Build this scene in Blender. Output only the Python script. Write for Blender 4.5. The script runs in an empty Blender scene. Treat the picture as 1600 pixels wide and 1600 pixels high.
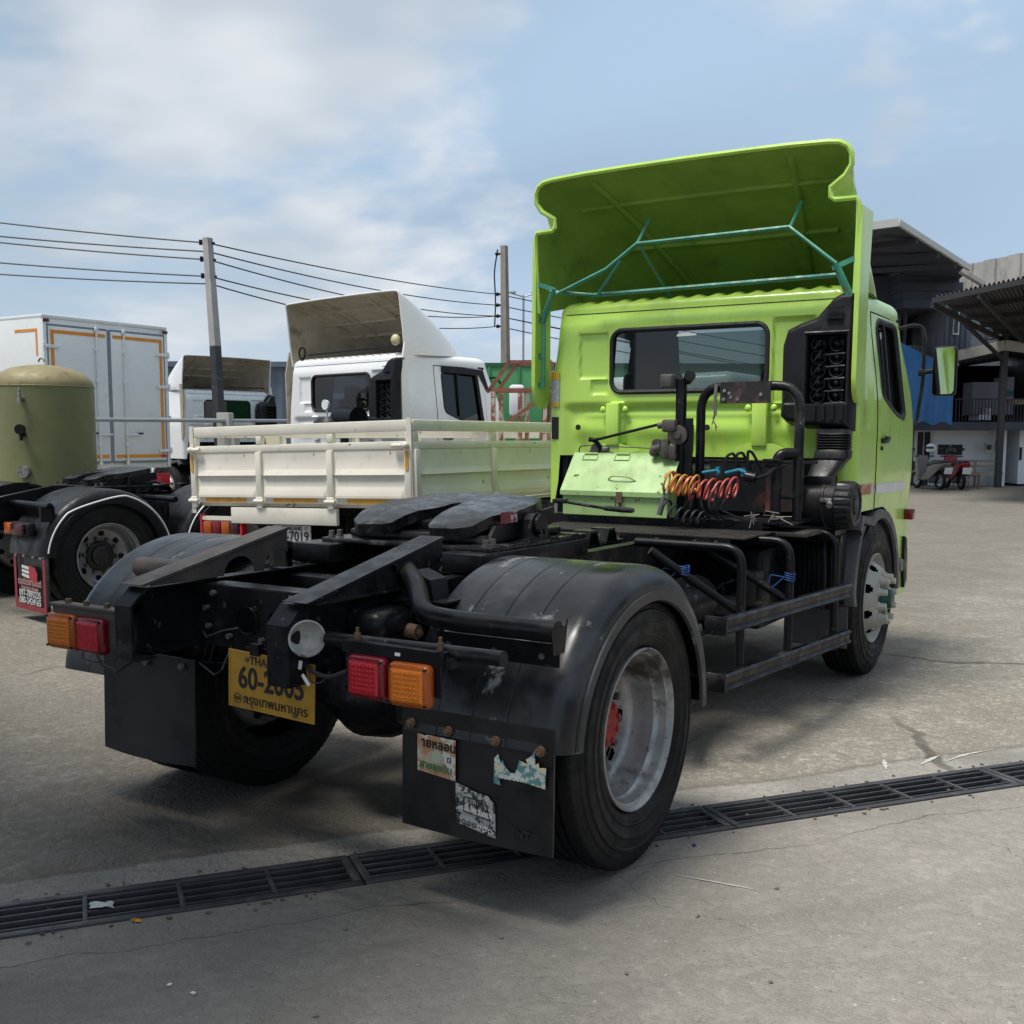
import bpy, bmesh, math, random
from math import sin, cos, pi, radians, sqrt, atan2, hypot
from mathutils import Vector, Matrix
random.seed(7)
V = Vector
SC = bpy.context.scene
COL = SC.collection

# ---------------------------------------------------------------- camera
YAW, PITCH, ROLL = 0.5557, 0.1114, 0.0032
cd = bpy.data.cameras.new('camera')
cam = bpy.data.objects.new('camera', cd)
COL.objects.link(cam)
fw = V((-sin(YAW)*cos(PITCH), cos(YAW)*cos(PITCH), -sin(PITCH)))
rt = V((cos(YAW), sin(YAW), 0))
up = rt.cross(fw)
rt2 = cos(ROLL)*rt+sin(ROLL)*up
up2 = -sin(ROLL)*rt+cos(ROLL)*up
M = Matrix((rt2, up2, -fw)).transposed().to_4x4()
M.translation = V((2.8496, -3.5733, 1.5888))
cam.matrix_world = M
cd.sensor_fit = 'HORIZONTAL'
cd.sensor_width = 36
cd.lens = 36*1698.4/1600
cd.shift_y = (872.2-800)/1600
cd.clip_start = 0.05
cd.clip_end = 2000
SC.camera = cam

# ---------------------------------------------------------------- sky, sun, exposure
SUN_DIR = V((-0.20, -0.36, 1.05)).normalized()      # towards the sun
SUN_EL = math.asin(SUN_DIR.z)
SUN_ROT = atan2(SUN_DIR.x, SUN_DIR.y)
W = bpy.data.worlds.new('World')
SC.world = W
W.use_nodes = True
def build_world():
    nt = W.node_tree
    nt.nodes.clear()
    n = nt.nodes.new
    L = nt.links.new
    out = n('ShaderNodeOutputWorld')
    bg = n('ShaderNodeBackground')
    sky = n('ShaderNodeTexSky')
    sky.sky_type = 'NISHITA'
    sky.sun_disc = False
    sky.sun_elevation = SUN_EL
    sky.sun_rotation = SUN_ROT
    sky.air_density = 1.0
    sky.dust_density = 1.2
    sky.ozone_density = 1.6
    tc = n('ShaderNodeTexCoord')
    sep = n('ShaderNodeSeparateXYZ')
    L(tc.outputs['Generated'], sep.inputs[0])
    # direction -> cloud plane
    def math_(op, a, b=None, c=None):
        m = n('ShaderNodeMath')
        m.operation = op
        for i, v in enumerate((a, b, c)):
            if v is None:
                continue
            if hasattr(v, 'links'):
                L(v, m.inputs[i])
            else:
                m.inputs[i].default_value = v
        return m.outputs[0]
    zc = math_('MAXIMUM', sep.outputs[2], 0.0)
    den = math_('ADD', zc, 0.22)
    ux = math_('DIVIDE', sep.outputs[0], den)
    uy = math_('DIVIDE', sep.outputs[1], den)
    comb = n('ShaderNodeCombineXYZ')
    L(ux, comb.inputs[0]); L(uy, comb.inputs[1])
    def noise(scale, detail, rough, dist, loc, sx=1, sy=1, rot=0):
        mp = n('ShaderNodeMapping')
        mp.inputs['Location'].default_value = loc
        mp.inputs['Scale'].default_value = (sx, sy, 1)
        mp.inputs['Rotation'].default_value = (0, 0, rot)
        L(comb.outputs[0], mp.inputs[0])
        t = n('ShaderNodeTexNoise')
        t.inputs['Scale'].default_value = scale
        t.inputs['Detail'].default_value = detail
        t.inputs['Roughness'].default_value = rough
        t.inputs['Distortion'].default_value = dist
        L(mp.outputs[0], t.inputs['Vector'])
        return t.outputs['Fac']
    def ramp(fac, a, b):
        r = n('ShaderNodeMapRange')
        r.interpolation_type = 'SMOOTHSTEP'
        r.inputs['From Min'].default_value = a
        r.inputs['From Max'].default_value = b
        L(fac, r.inputs['Value'])
        return r.outputs[0]
    def mixc(f, a, b):
        m = n('ShaderNodeMix')
        m.data_type = 'RGBA'
        if hasattr(f, 'links'):
            L(f, m.inputs[0])
        else:
            m.inputs[0].default_value = f
        for s, v in ((6, a), (7, b)):
            if hasattr(v, 'links'):
                L(v, m.inputs[s])
            else:
                m.inputs[s].default_value = (*v, 1)
        return m.outputs[2]
    thin = ramp(noise(0.7, 2, 0.5, 0.0, (3.1, 1.7, 0), 0.7, 1.3, 0.5), 0.30, 0.72)
    puff = ramp(noise(0.62, 6, 0.56, 0.15, CLOUD_LOC, 1.0, 1.0, 0.0), 0.488, 0.585)
    puff2 = ramp(noise(1.9, 4, 0.58, 0.1, (2.2, 0.4, 0.0)), 0.60, 0.70)
    puff = math_('MAXIMUM', puff, math_('MULTIPLY', puff2, 0.7))
    shade = ramp(noise(1.6, 3, 0.55, 0.0, (1.3, 6.4, 2.0)), 0.32, 0.68)
    mul = n('ShaderNodeMix'); mul.data_type = 'RGBA'; mul.blend_type = 'MULTIPLY'
    mul.inputs[0].default_value = 1
    L(sky.outputs[0], mul.inputs[6]); mul.inputs[7].default_value = (1.05, 0.97, 0.88, 1)
    c_hi = (8.8, 8.9, 9.0)
    c_lo = (5.0, 5.8, 6.6)
    c_thin = (4.8, 6.4, 8.4)
    veil = math_('MULTIPLY', thin, 0.40)
    veil = math_('ADD', veil, 0.58)
    base = mixc(veil, mul.outputs[2], c_thin)
    cl = mixc(shade, c_lo, c_hi)
    col = mixc(math_('MULTIPLY', puff, 0.80), base, cl)
    # pale band of haze just over the horizon
    hz = ramp(sep.outputs[2], 0.16, -0.02)
    col = mixc(math_('MULTIPLY', hz, 0.55), col, (6.6, 7.2, 7.8))
    L(col, bg.inputs[0])
    bg.inputs[1].default_value = 0.1
    L(bg.outputs[0], out.inputs[0])
CLOUD_LOC = (5.5, 6.6, 0.0)
build_world()
W.cycles.sampling_method = 'MANUAL'
W.cycles.sample_map_resolution = 256
sl = bpy.data.lights.new('sun', 'SUN')
sl.energy = 4.2
sl.angle = radians(20)
sl.color = (1.0, 0.95, 0.88)
sun = bpy.data.objects.new('sun', sl)
COL.objects.link(sun)
sun.rotation_euler = (-SUN_DIR).to_track_quat('-Z', 'Y').to_euler()
sun.location = (0, 0, 30)
vs = SC.view_settings
vs.view_transform = 'Standard'
vs.look = 'None'
vs.gamma = 1
vs.exposure = 0.0
vs.use_curve_mapping = False

# ---------------------------------------------------------------- material helper
def srgb(r, g, b):
    f = lambda c: ((c/255+0.055)/1.055)**2.4 if c/255 > 0.04045 else c/255/12.92
    return (f(r), f(g), f(b))
def mat(name, col, rough=0.5, metal=0.0, var=0.0, vscale=6.0, wear=None, wamt=(0.55, 0.7), wscale=9.0, wrough=None,
        wear2=None, w2amt=(0.6, 0.66), w2scale=30.0, bump=0.0, bscale=60.0, spec=0.5, coat=0.0, stretch=(1, 1, 1), rvar=0.12, emit=None):
    m = bpy.data.materials.new(name)
    m.use_nodes = True
    nt = m.node_tree
    b = nt.nodes['Principled BSDF']
    n, L = nt.nodes.new, nt.links.new
    b.inputs['Roughness'].default_value = rough
    b.inputs['Metallic'].default_value = metal
    b.inputs['Specular IOR Level'].default_value = spec
    b.inputs['Coat Weight'].default_value = coat
    b.inputs['Coat Roughness'].default_value = 0.08
    if emit:
        b.inputs['Emission Color'].default_value = (*emit[0], 1)
        b.inputs['Emission Strength'].default_value = emit[1]
    tc = n('ShaderNodeTexCoord')
    mp = n('ShaderNodeMapping')
    mp.inputs['Scale'].default_value = stretch
    L(tc.outputs['Object'], mp.inputs[0])
    def noise(s, d=3, r=0.6, loc=0):
        t = n('ShaderNodeTexNoise')
        t.inputs['Scale'].default_value = s
        t.inputs['Detail'].default_value = d
        t.inputs['Roughness'].default_value = r
        mm = n('ShaderNodeVectorMath'); mm.operation = 'ADD'
        mm.inputs[1].default_value = (loc, loc*1.7, loc*0.6)
        L(mp.outputs[0], mm.inputs[0]); L(mm.outputs[0], t.inputs['Vector'])
        return t.outputs['Fac']
    def rng(f, a, c, lo=0, hi=1):
        r = n('ShaderNodeMapRange')
        r.interpolation_type = 'SMOOTHSTEP'
        for k, v in zip(('From Min', 'From Max', 'To Min', 'To Max'), (a, c, lo, hi)):
            r.inputs[k].default_value = v
        L(f, r.inputs['Value'])
        return r.outputs[0]
    def mix(f, a, c):
        x = n('ShaderNodeMix'); x.data_type = 'RGBA'
        L(f, x.inputs[0])
        for s, v in ((6, a), (7, c)):
            if hasattr(v, 'links'): L(v, x.inputs[s])
            else: x.inputs[s].default_value = (*v[:3], 1)
        return x.outputs[2]
    cur = None
    if var > 0:
        f = rng(noise(vscale, 3, 0.62, 3.3), 0.25, 0.75)
        cur = mix(f, tuple(c*(1-var) for c in col), tuple(min(1, c*(1+var)) for c in col))
    rgh = None
    if rvar > 0:
        rgh = rng(noise(vscale*2.3, 2, 0.6, 8.1), 0.3, 0.7, max(0.02, rough-rvar), min(1, rough+rvar))
    def addwear(cur, rgh, wc, amt, sc, loc, wr):
        f = rng(noise(sc, 5, 0.65, loc), amt[0], amt[1])
        c2 = mix(f, cur if cur is not None else col, wc)
        r2 = rgh
        if wr is not None:
            x = n('ShaderNodeMix'); x.data_type = 'FLOAT'
            L(f, x.inputs[0])
            if rgh is not None: L(rgh, x.inputs[2])
            else: x.inputs[2].default_value = rough
            x.inputs[3].default_value = wr
            r2 = x.outputs[0]
        return c2, r2
    if wear is not None:
        cur, rgh = addwear(cur, rgh, wear, wamt, wscale, 1.7, wrough)
    if wear2 is not None:
        cur, rgh = addwear(cur, rgh, wear2, w2amt, w2scale, 5.9, 0.85)
    if cur is not None: L(cur, b.inputs['Base Color'])
    else: b.inputs['Base Color'].default_value = (*col, 1)
    if rgh is not None: L(rgh, b.inputs['Roughness'])
    if bump > 0:
        bp_ = n('ShaderNodeBump')
        bp_.inputs['Strength'].default_value = bump
        bp_.inputs['Distance'].default_value = 0.004
        L(noise(bscale, 2, 0.6, 2.2), bp_.inputs['Height'])
        L(bp_.outputs[0], b.inputs['Normal'])
    return m
def glass_mat(name, tint, refl=0.5, rough=0.03):
    m = bpy.data.materials.new(name)
    m.use_nodes = True
    nt = m.node_tree
    n, L = nt.nodes.new, nt.links.new
    nt.nodes.remove(nt.nodes['Principled BSDF'])
    out = nt.nodes['Material Output']
    tr = n('ShaderNodeBsdfTransparent'); tr.inputs[0].default_value = (*tint, 1)
    gl = n('ShaderNodeBsdfGlossy'); gl.inputs['Roughness'].default_value = rough
    gl.inputs[0].default_value = (refl, refl, refl, 1)
    ge = n('ShaderNodeNewGeometry')
    dt = n('ShaderNodeVectorMath'); dt.operation = 'DOT_PRODUCT'
    L(ge.outputs['Normal'], dt.inputs[0]); L(ge.outputs['Incoming'], dt.inputs[1])
    def mm(op, a, b=None):
        x = n('ShaderNodeMath'); x.operation = op
        for i, v in enumerate((a, b)):
            if v is None: continue
            if hasattr(v, 'links'): L(v, x.inputs[i])
            else: x.inputs[i].default_value = v
        return x.outputs[0]
    fr_ = mm('POWER', mm('SUBTRACT', 1.0, mm('ABSOLUTE', dt.outputs['Value'])), 5.0)
    fr_ = mm('ADD', mm('MULTIPLY', fr_, 0.94), 0.06)
    mx = n('ShaderNodeMixShader')
    L(fr_, mx.inputs[0]); L(tr.outputs[0], mx.inputs[1]); L(gl.outputs[0], mx.inputs[2])
    L(mx.outputs[0], out.inputs[0])
    return m

# ---------------------------------------------------------------- mesh builder
def basis(d):
    d = V(d).normalized()
    a = V((0, 0, 1)) if abs(d.z) < 0.9 else V((1, 0, 0))
    u = d.cross(a).normalized()
    return u, d.cross(u).normalized(), d
def fillet(pts, r, n=6):
    pts = [V(p) for p in pts]
    out = [pts[0]]
    for i in range(1, len(pts)-1):
        a, b, c = pts[i-1], pts[i], pts[i+1]
        d1, d2 = (a-b), (c-b)
        rr = min(r, d1.length*0.49, d2.length*0.49)
        p, q = b+d1.normalized()*rr, b+d2.normalized()*rr
        for k in range(n+1):
            t = k/n
            out.append((1-t)**2*p+2*t*(1-t)*b+t*t*q)
    out.append(pts[-1])
    return out
class G:
    def __init__(s):
        s.bm = bmesh.new()
    def face(s, vs):
        try: return s.bm.faces.new(vs)
        except ValueError: return None
    def poly(s, pts):
        return s.face([s.bm.verts.new(V(p)) for p in pts])
    def box(s, c, size, rot=None, bev=0.0, seg=2):
        mtx = Matrix.Translation(V(c))
        if rot is not None:
            mtx = mtx @ (rot.to_4x4() if isinstance(rot, Matrix) else Matrix.Rotation(rot, 4, 'Z'))
        mtx = mtx @ Matrix.Diagonal((*size, 1))
        r = bmesh.ops.create_cube(s.bm, size=1, matrix=mtx)
        if bev > 0:
            es = list({e for v in r['verts'] for e in v.link_edges})
            bmesh.ops.bevel(s.bm, geom=es, offset=bev, segments=seg, profile=0.5, affect='EDGES', clamp_overlap=True)
        return s
    def b2(s, lo, hi, bev=0.0, seg=2):
        lo, hi = V(lo), V(hi)
        return s.box((lo+hi)/2, [abs(a) for a in (hi-lo)], None, bev, seg)
    def beam(s, p0, p1, w, h, upv=(0, 0, 1), bev=0.0):
        p0, p1 = V(p0), V(p1)
        d = (p1-p0)
        L_ = d.length
        d.normalize()
        x = V(upv).cross(d)
        if x.length < 1e-4: x = V((1, 0, 0)).cross(d)
        x.normalize()
        z = d.cross(x)
        return s.box((p0+p1)/2, (w, L_, h), Matrix((x, d, z)).transposed(), bev)
    def cyl(s, p0, p1, r, r2=None, n=16, cap=True):
        p0, p1 = V(p0), V(p1)
        u, v, d = basis(p1-p0)
        r2 = r if r2 is None else r2
        a = [s.bm.verts.new(p0+(u*cos(2*pi*i/n)+v*sin(2*pi*i/n))*r) for i in range(n)]
        b = [s.bm.verts.new(p1+(u*cos(2*pi*i/n)+v*sin(2*pi*i/n))*r2) for i in range(n)]
        for i in range(n):
            s.face((a[i], a[(i+1) % n], b[(i+1) % n], b[i]))
        if cap:
            s.face(a[::-1]); s.face(b)
        return s
    def tube(s, pts, r, n=10, fil=0.0, cap=True, closed=False):
        pts = [V(p) for p in pts]
        if fil > 0: pts = fillet(pts, fil)
        rings = []
        m = len(pts)
        u = None
        for i, p in enumerate(pts):
            if closed: d = pts[(i+1) % m]-pts[i-1]
            else: d = pts[min(i+1, m-1)]-pts[max(i-1, 0)]
            d.normalize()
            if u is None: u, v, _ = basis(d)
            else:
                u = (u-d*u.dot(d)).normalized()
                v = d.cross(u)
            rr = r[i] if isinstance(r, (list, tuple)) else r
            rings.append([s.bm.verts.new(p+(u*cos(2*pi*k/n)+v*sin(2*pi*k/n))*rr) for k in range(n)])
        for i in range(m if closed else m-1):
            a, b = rings[i], rings[(i+1) % m]
            for k in range(n):
                s.face((a[k], a[(k+1) % n], b[(k+1) % n], b[k]))
        if cap and not closed:
            s.face(rings[0][::-1]); s.face(rings[-1])
        return s
    def lathe(s, prof, o, axis, n=48, closed=False, skip=None, mod=None):
        """prof: (radius, distance along axis)"""
        o = V(o)
        u, v, d = basis(axis)
        rings = []
        for k, (r, a) in enumerate(prof):
            ring = []
            for i in range(n):
                rr, aa = (r, a) if mod is None else mod(k, i, r, a)
                t = 2*pi*i/n
                ring.append(s.bm.verts.new(o+d*aa+(u*cos(t)+v*sin(t))*rr))
            rings.append(ring)
        m = len(prof)
        for k in range(m if closed else m-1):
            a, b = rings[k], rings[(k+1) % m]
            for i in range(n):
                if skip and skip(k, i): continue
                s.face((a[i], a[(i+1) % n], b[(i+1) % n], b[i]))
        return s
    def sph(s, c, r, n=12):
        r = V(r) if hasattr(r, '__len__') else V((r, r, r))
        bmesh.ops.create_uvsphere(s.bm, u_segments=n, v_segments=max(6, n//2), radius=1,
                                  matrix=Matrix.Translation(V(c)) @ Matrix.Diagonal((*r, 1)))
        return s
    def prism(s, poly, o, u, v, w):
        """poly (a,b) in plane o+a*u+b*v, extruded by the vector w"""
        o, u, v, w = V(o), V(u), V(v), V(w)
        a = [s.bm.verts.new(o+u*p[0]+v*p[1]) for p in poly]
        b = [s.bm.verts.new(o+u*p[0]+v*p[1]+w) for p in poly]
        k = len(poly)
        s.face(a[::-1]); s.face(b)
        for i in range(k):
            s.face((a[i], a[(i+1) % k], b[(i+1) % k], b[i]))
        return s
    def grid(s, nu, nv, f, keep=None, wrap=False):
        vs = [[s.bm.verts.new(V(f(i, j))) for j in range(nv)] for i in range(nu)]
        for i in range(nu if wrap else nu-1):
            for j in range(nv-1):
                q = (vs[i][j], vs[(i+1) % nu][j], vs[(i+1) % nu][j+1], vs[i][j+1])
                if keep and not keep((q[0].co+q[2].co)/2, i, j): continue
                s.face(q)
        return vs
    def solid(s, t):
        bmesh.ops.recalc_face_normals(s.bm, faces=s.bm.faces)
        bmesh.ops.solidify(s.bm, geom=s.bm.faces[:], thickness=t)
        return s
    def mesh(s, name, m, ang=35, fix=True):
        lone = [v for v in s.bm.verts if not v.link_faces]
        if lone: bmesh.ops.delete(s.bm, geom=lone, context='VERTS')
        if fix: bmesh.ops.recalc_face_normals(s.bm, faces=s.bm.faces)
        me = bpy.data.meshes.new(name)
        s.bm.to_mesh(me)
        s.bm.free()
        me.materials.append(m)
        me.shade_smooth()
        me.set_sharp_from_angle(angle=radians(ang))
        return me
    def obj(s, name, m, parent=None, ang=35, fix=True, **kw):
        return link(name, s.mesh(name, m, ang, fix), parent, **kw)
def link(name, me, parent=None, loc=None, mtx=None, label=None):
    o = bpy.data.objects.new(name, me)
    COL.objects.link(o)
    if parent is not None: o.parent = parent
    if loc is not None: o.location = loc
    if mtx is not None: o.matrix_local = mtx
    if label: o['label'] = label
    return o
def thing(name, label, cat, loc=(0, 0, 0), rz=0.0, group=None):
    o = bpy.data.objects.new(name, None)
    o.empty_display_size = 0.2
    COL.objects.link(o)
    o.location = loc
    o.rotation_euler = (0, 0, rz)
    return tag(o, label, cat, group)
def tag(o, label, cat, group=None):
    o['label'] = label
    o['category'] = cat
    if group: o['group'] = group
    return o
def struct(o, kind='structure'):
    o['kind'] = kind
    return o
def text(body, size, m, parent, mtx, name='lettering', bold=0.0, ext=0.0006, align='CENTER', sx=1.0):
    cu = bpy.data.curves.new(name, 'FONT')
    cu.body = body
    cu.size = size
    cu.align_x = align
    cu.align_y = 'CENTER'
    cu.extrude = ext
    cu.offset = bold
    cu.resolution_u = 3
    o = bpy.data.objects.new(name, cu)
    COL.objects.link(o)
    bpy.context.view_layer.update()
    dg = bpy.context.evaluated_depsgraph_get()
    me = bpy.data.meshes.new_from_object(o.evaluated_get(dg))
    bpy.data.objects.remove(o)
    bpy.data.curves.remove(cu)
    me.materials.clear()
    me.materials.append(m)
    if sx != 1: me.transform(Matrix.Diagonal((sx, 1, 1, 1)))
    return link(name, me, parent, mtx=mtx)
def frame(o, u, v):
    """matrix with x axis u, y axis v, origin o"""
    u, v = V(u).normalized(), V(v).normalized()
    w = u.cross(v)
    m = Matrix((u, v, w)).transposed().to_4x4()
    m.translation = V(o)
    return m
def sstep(x, a, b):
    t = min(1, max(0, (x-a)/(b-a)))
    return t*t*(3-2*t)
def inpoly(x, y, P):
    c = False
    j = len(P)-1
    for i in range(len(P)):
        if (P[i][1] > y) != (P[j][1] > y) and x < (P[j][0]-P[i][0])*(y-P[i][1])/(P[j][1]-P[i][1])+P[i][0]:
            c = not c
        j = i
    return c
def rrect(x0, x1, z0, z1, r, n=5):
    out = []
    for cx, cz, a0 in ((x1-r, z1-r, 0), (x0+r, z1-r, 90), (x0+r, z0+r, 180), (x1-r, z0+r, 270)):
        for k in range(n+1):
            a = radians(a0+90*k/n)
            out.append((cx+r*cos(a), cz+r*sin(a)))
    return out

# ---------------------------------------------------------------- materials
GREEN = (0.49, 0.74, 0.115)
M_green = mat('green_paint', GREEN, 0.26, var=0.05, vscale=2.5, coat=0.5, wear=(0.34, 0.48, 0.12), wamt=(0.52, 0.85), wscale=5, rvar=0.05, stretch=(1, 1, 0.35))
M_green_shade = mat('green_paint_shaded', (0.235, 0.37, 0.06), 0.6, var=0.15, vscale=3, wear=(0.10, 0.15, 0.035), wamt=(0.55, 0.85), wscale=5)  # darker copy of the green, with the underside's shade put into the colour
M_teal = mat('teal_tube_paint', (0.05, 0.25, 0.17), 0.5, var=0.2, vscale=8, wear=(0.20, 0.11, 0.06), wamt=(0.58, 0.66), wscale=22)
M_black = mat('black_chassis_paint', (0.0058, 0.0064, 0.0082), 0.36, var=0.3, vscale=4, wear=(0.024, 0.022, 0.020), wamt=(0.56, 0.85), wscale=6, wrough=0.65, wear2=(0.075, 0.06, 0.047), w2amt=(0.63, 0.70), w2scale=13, spec=0.25)
M_blackw = mat('worn_black_paint', (0.0085, 0.0088, 0.011), 0.34, var=0.3, vscale=5, wear=(0.045, 0.044, 0.043), wamt=(0.52, 0.74), wscale=5, wrough=0.5, wear2=(0.17, 0.16, 0.15), w2amt=(0.645, 0.70), w2scale=22, bump=0.1, bscale=30, spec=0.25)
M_brown = mat('rusty_brown_steel', (0.066, 0.052, 0.044), 0.55, var=0.25, vscale=5, wear=(0.12, 0.085, 0.066), wamt=(0.5, 0.75), wscale=7, bump=0.2)
M_grease = mat('greasy_black_steel', (0.009, 0.009, 0.010), 0.30, var=0.4, vscale=9, wear=(0.085, 0.085, 0.09), wamt=(0.52, 0.74), wscale=8, wrough=0.5, bump=0.7, bscale=16, spec=0.45)
M_plastic = mat('black_plastic', (0.0125, 0.013, 0.015), 0.42, var=0.25, vscale=5, wear=(0.034, 0.034, 0.037), wamt=(0.5, 0.85), wscale=5, spec=0.25)
M_fender = mat('fender_rubber', (0.012, 0.013, 0.0155), 0.30, var=0.25, vscale=3, wear=(0.045, 0.049, 0.056), wamt=(0.48, 0.74), wscale=3.2, wrough=0.45, wear2=(0.20, 0.215, 0.21), w2amt=(0.60, 0.70), w2scale=5.5, stretch=(1, 0.6, 1), spec=0.4)
M_greyplastic = mat('grey_plastic', (0.085, 0.087, 0.095), 0.5, var=0.2, vscale=5, wear=(0.16, 0.16, 0.16), wamt=(0.55, 0.8), wscale=6)
M_tyre = mat('tyre_rubber', (0.0085, 0.0088, 0.0095), 0.55, var=0.3, vscale=6, wear=(0.022, 0.021, 0.020), wamt=(0.5, 0.8), wscale=5, spec=0.25)
M_rim = mat('silver_rim', (0.36, 0.36, 0.355), 0.38, 0.5, var=0.3, vscale=6, wear=(0.085, 0.07, 0.058), wamt=(0.50, 0.68), wscale=5, wrough=0.8, wear2=(0.12, 0.06, 0.035), w2amt=(0.60, 0.68), w2scale=14)
M_wheelf = mat('cream_wheel_disc', (0.40, 0.385, 0.345), 0.45, 0.15, var=0.12, vscale=6, wear=(0.16, 0.14, 0.12), wamt=(0.58, 0.8), wscale=7)
M_nut = mat('cream_nut_cover', (0.55, 0.53, 0.45), 0.5, var=0.1, vscale=30)
M_redhub = mat('red_hub_paint', (0.36, 0.035, 0.025), 0.55, var=0.3, vscale=18, wear=(0.06, 0.03, 0.03), wamt=(0.52, 0.65), wscale=25)
M_greenhub = mat('green_hub_cap', (0.008, 0.085, 0.055), 0.4)
M_steel = mat('bare_steel', (0.32, 0.31, 0.30), 0.45, 0.7, var=0.3, vscale=30, wear=(0.12, 0.08, 0.06), wamt=(0.5, 0.7), wscale=30)
M_bolt = mat('bolt_steel', (0.14, 0.13, 0.12), 0.5, 0.5, var=0.3, vscale=40)
M_rustbolt = mat('rusty_bolt', (0.14, 0.085, 0.05), 0.7, 0.2, var=0.3, vscale=40)
M_box = mat('pale_green_toolbox', (0.33, 0.50, 0.19), 0.5, var=0.10, vscale=4, wear=(0.25, 0.35, 0.13), wamt=(0.5, 0.75), wscale=6, wear2=(0.12, 0.065, 0.03), w2amt=(0.635, 0.665), w2scale=16)
M_tread = mat('brown_tread_plate', (0.055, 0.047, 0.041), 0.55, 0.3, var=0.25, vscale=6, wear=(0.04, 0.035, 0.03), wamt=(0.5, 0.7), wscale=5, bump=0.6, bscale=120)
M_rubber = mat('black_rubber_gasket', (0.012, 0.012, 0.013), 0.55)
M_glass = glass_mat('window_glass', (0.30, 0.37, 0.36), 0.9)
M_glassdark = glass_mat('tinted_window_glass', (0.07, 0.085, 0.09), 0.9)
M_inside = mat('dark_cab_lining', (0.03, 0.032, 0.033), 0.8)
M_seat = mat('grey_seat_cloth', (0.05, 0.052, 0.055), 0.9)
M_mirror = mat('mirror_glass', (0.85, 0.87, 0.87), 0.02, 1.0, rvar=0)
M_red = mat('red_lens', (0.46, 0.008, 0.022), 0.22, var=0.1, vscale=20, coat=0.3)
M_amber = mat('amber_lens', (0.62, 0.16, 0.008), 0.22, var=0.1, vscale=20, coat=0.3)
M_redlamp = mat('red_lamp_rim', (0.17, 0.004, 0.010), 0.25)
M_amberlamp = mat('amber_lamp_rim', (0.36, 0.075, 0.006), 0.25)
M_yellow = mat('yellow_plate', (0.44, 0.235, 0.022), 0.45, var=0.12, vscale=9, wear=(0.30, 0.17, 0.03), wamt=(0.55, 0.75), wscale=12)
M_ink = mat('black_ink', (0.012, 0.012, 0.012), 0.5, rvar=0)
M_white = mat('white_truck_paint', (0.80, 0.80, 0.79), 0.3, var=0.03, vscale=2, coat=0.4, wear=(0.62, 0.61, 0.58), wamt=(0.6, 0.9), wscale=4, rvar=0.05)
M_cream = mat('dusty_cream_fibreglass', (0.42, 0.355, 0.265), 0.65, var=0.12, vscale=4, wear=(0.22, 0.175, 0.125), wamt=(0.5, 0.75), wscale=4, wear2=(0.12, 0.1, 0.08), w2amt=(0.66, 0.72), w2scale=15)
M_bed = mat('worn_cream_bed_paint', (0.71, 0.665, 0.57), 0.5, var=0.06, vscale=3, wear=(0.52, 0.48, 0.40), wamt=(0.55, 0.8), wscale=4, wear2=(0.10, 0.05, 0.03), w2amt=(0.672, 0.69), w2scale=8)
M_reflect = mat('amber_reflector', (0.62, 0.30, 0.02), 0.4, var=0.15, vscale=15, wear=(0.4, 0.33, 0.2), wamt=(0.6, 0.7), wscale=20)
M_redtrim = mat('red_trim', (0.50, 0.015, 0.03), 0.4)
M_whitetrim = mat('white_trim', (0.75, 0.75, 0.76), 0.45, var=0.05, vscale=10)
M_orange = mat('orange_tape', (0.72, 0.26, 0.01), 0.4, var=0.08, vscale=10)
M_greytrim = mat('grey_seal', (0.20, 0.215, 0.24), 0.5)
M_olive = mat('olive_tank_paint', (0.185, 0.185, 0.078), 0.5, var=0.08, vscale=2, wear=(0.14, 0.135, 0.06), wamt=(0.5, 0.8), wscale=3)
M_rusty = mat('rusted_tank_dome', (0.22, 0.185, 0.085), 0.55, var=0.15, vscale=4, wear=(0.16, 0.085, 0.035), wamt=(0.55, 0.75), wscale=9)
M_conc = mat('pole_concrete', (0.33, 0.32, 0.30), 0.9, var=0.15, vscale=3, bump=0.4)
M_blackpole = mat('black_painted_pole', (0.035, 0.036, 0.04), 0.6, var=0.3, vscale=5, wear=(0.22, 0.22, 0.22), wamt=(0.62, 0.7), wscale=12)
M_wire = mat('cable_rubber', (0.02, 0.02, 0.022), 0.6, rvar=0)
M_galv = mat('galvanised_pipe', (0.32, 0.34, 0.35), 0.45, 0.4, var=0.1, vscale=3)
M_hosered = mat('red_air_hose', (0.50, 0.085, 0.075), 0.4, var=0.1, vscale=20)
M_hoseyel = mat('yellow_air_hose', (0.55, 0.29, 0.04), 0.4, var=0.1, vscale=20)
M_blue = mat('blue_cord', (0.012, 0.06, 0.22), 0.6)
M_tealhose = mat('teal_air_fitting', (0.01, 0.17, 0.26), 0.4)
M_redplate = mat('red_data_plate', (0.22, 0.03, 0.035), 0.45, var=0.2, vscale=30, wear=(0.55, 0.5, 0.5), wamt=(0.54, 0.6), wscale=28)

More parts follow.
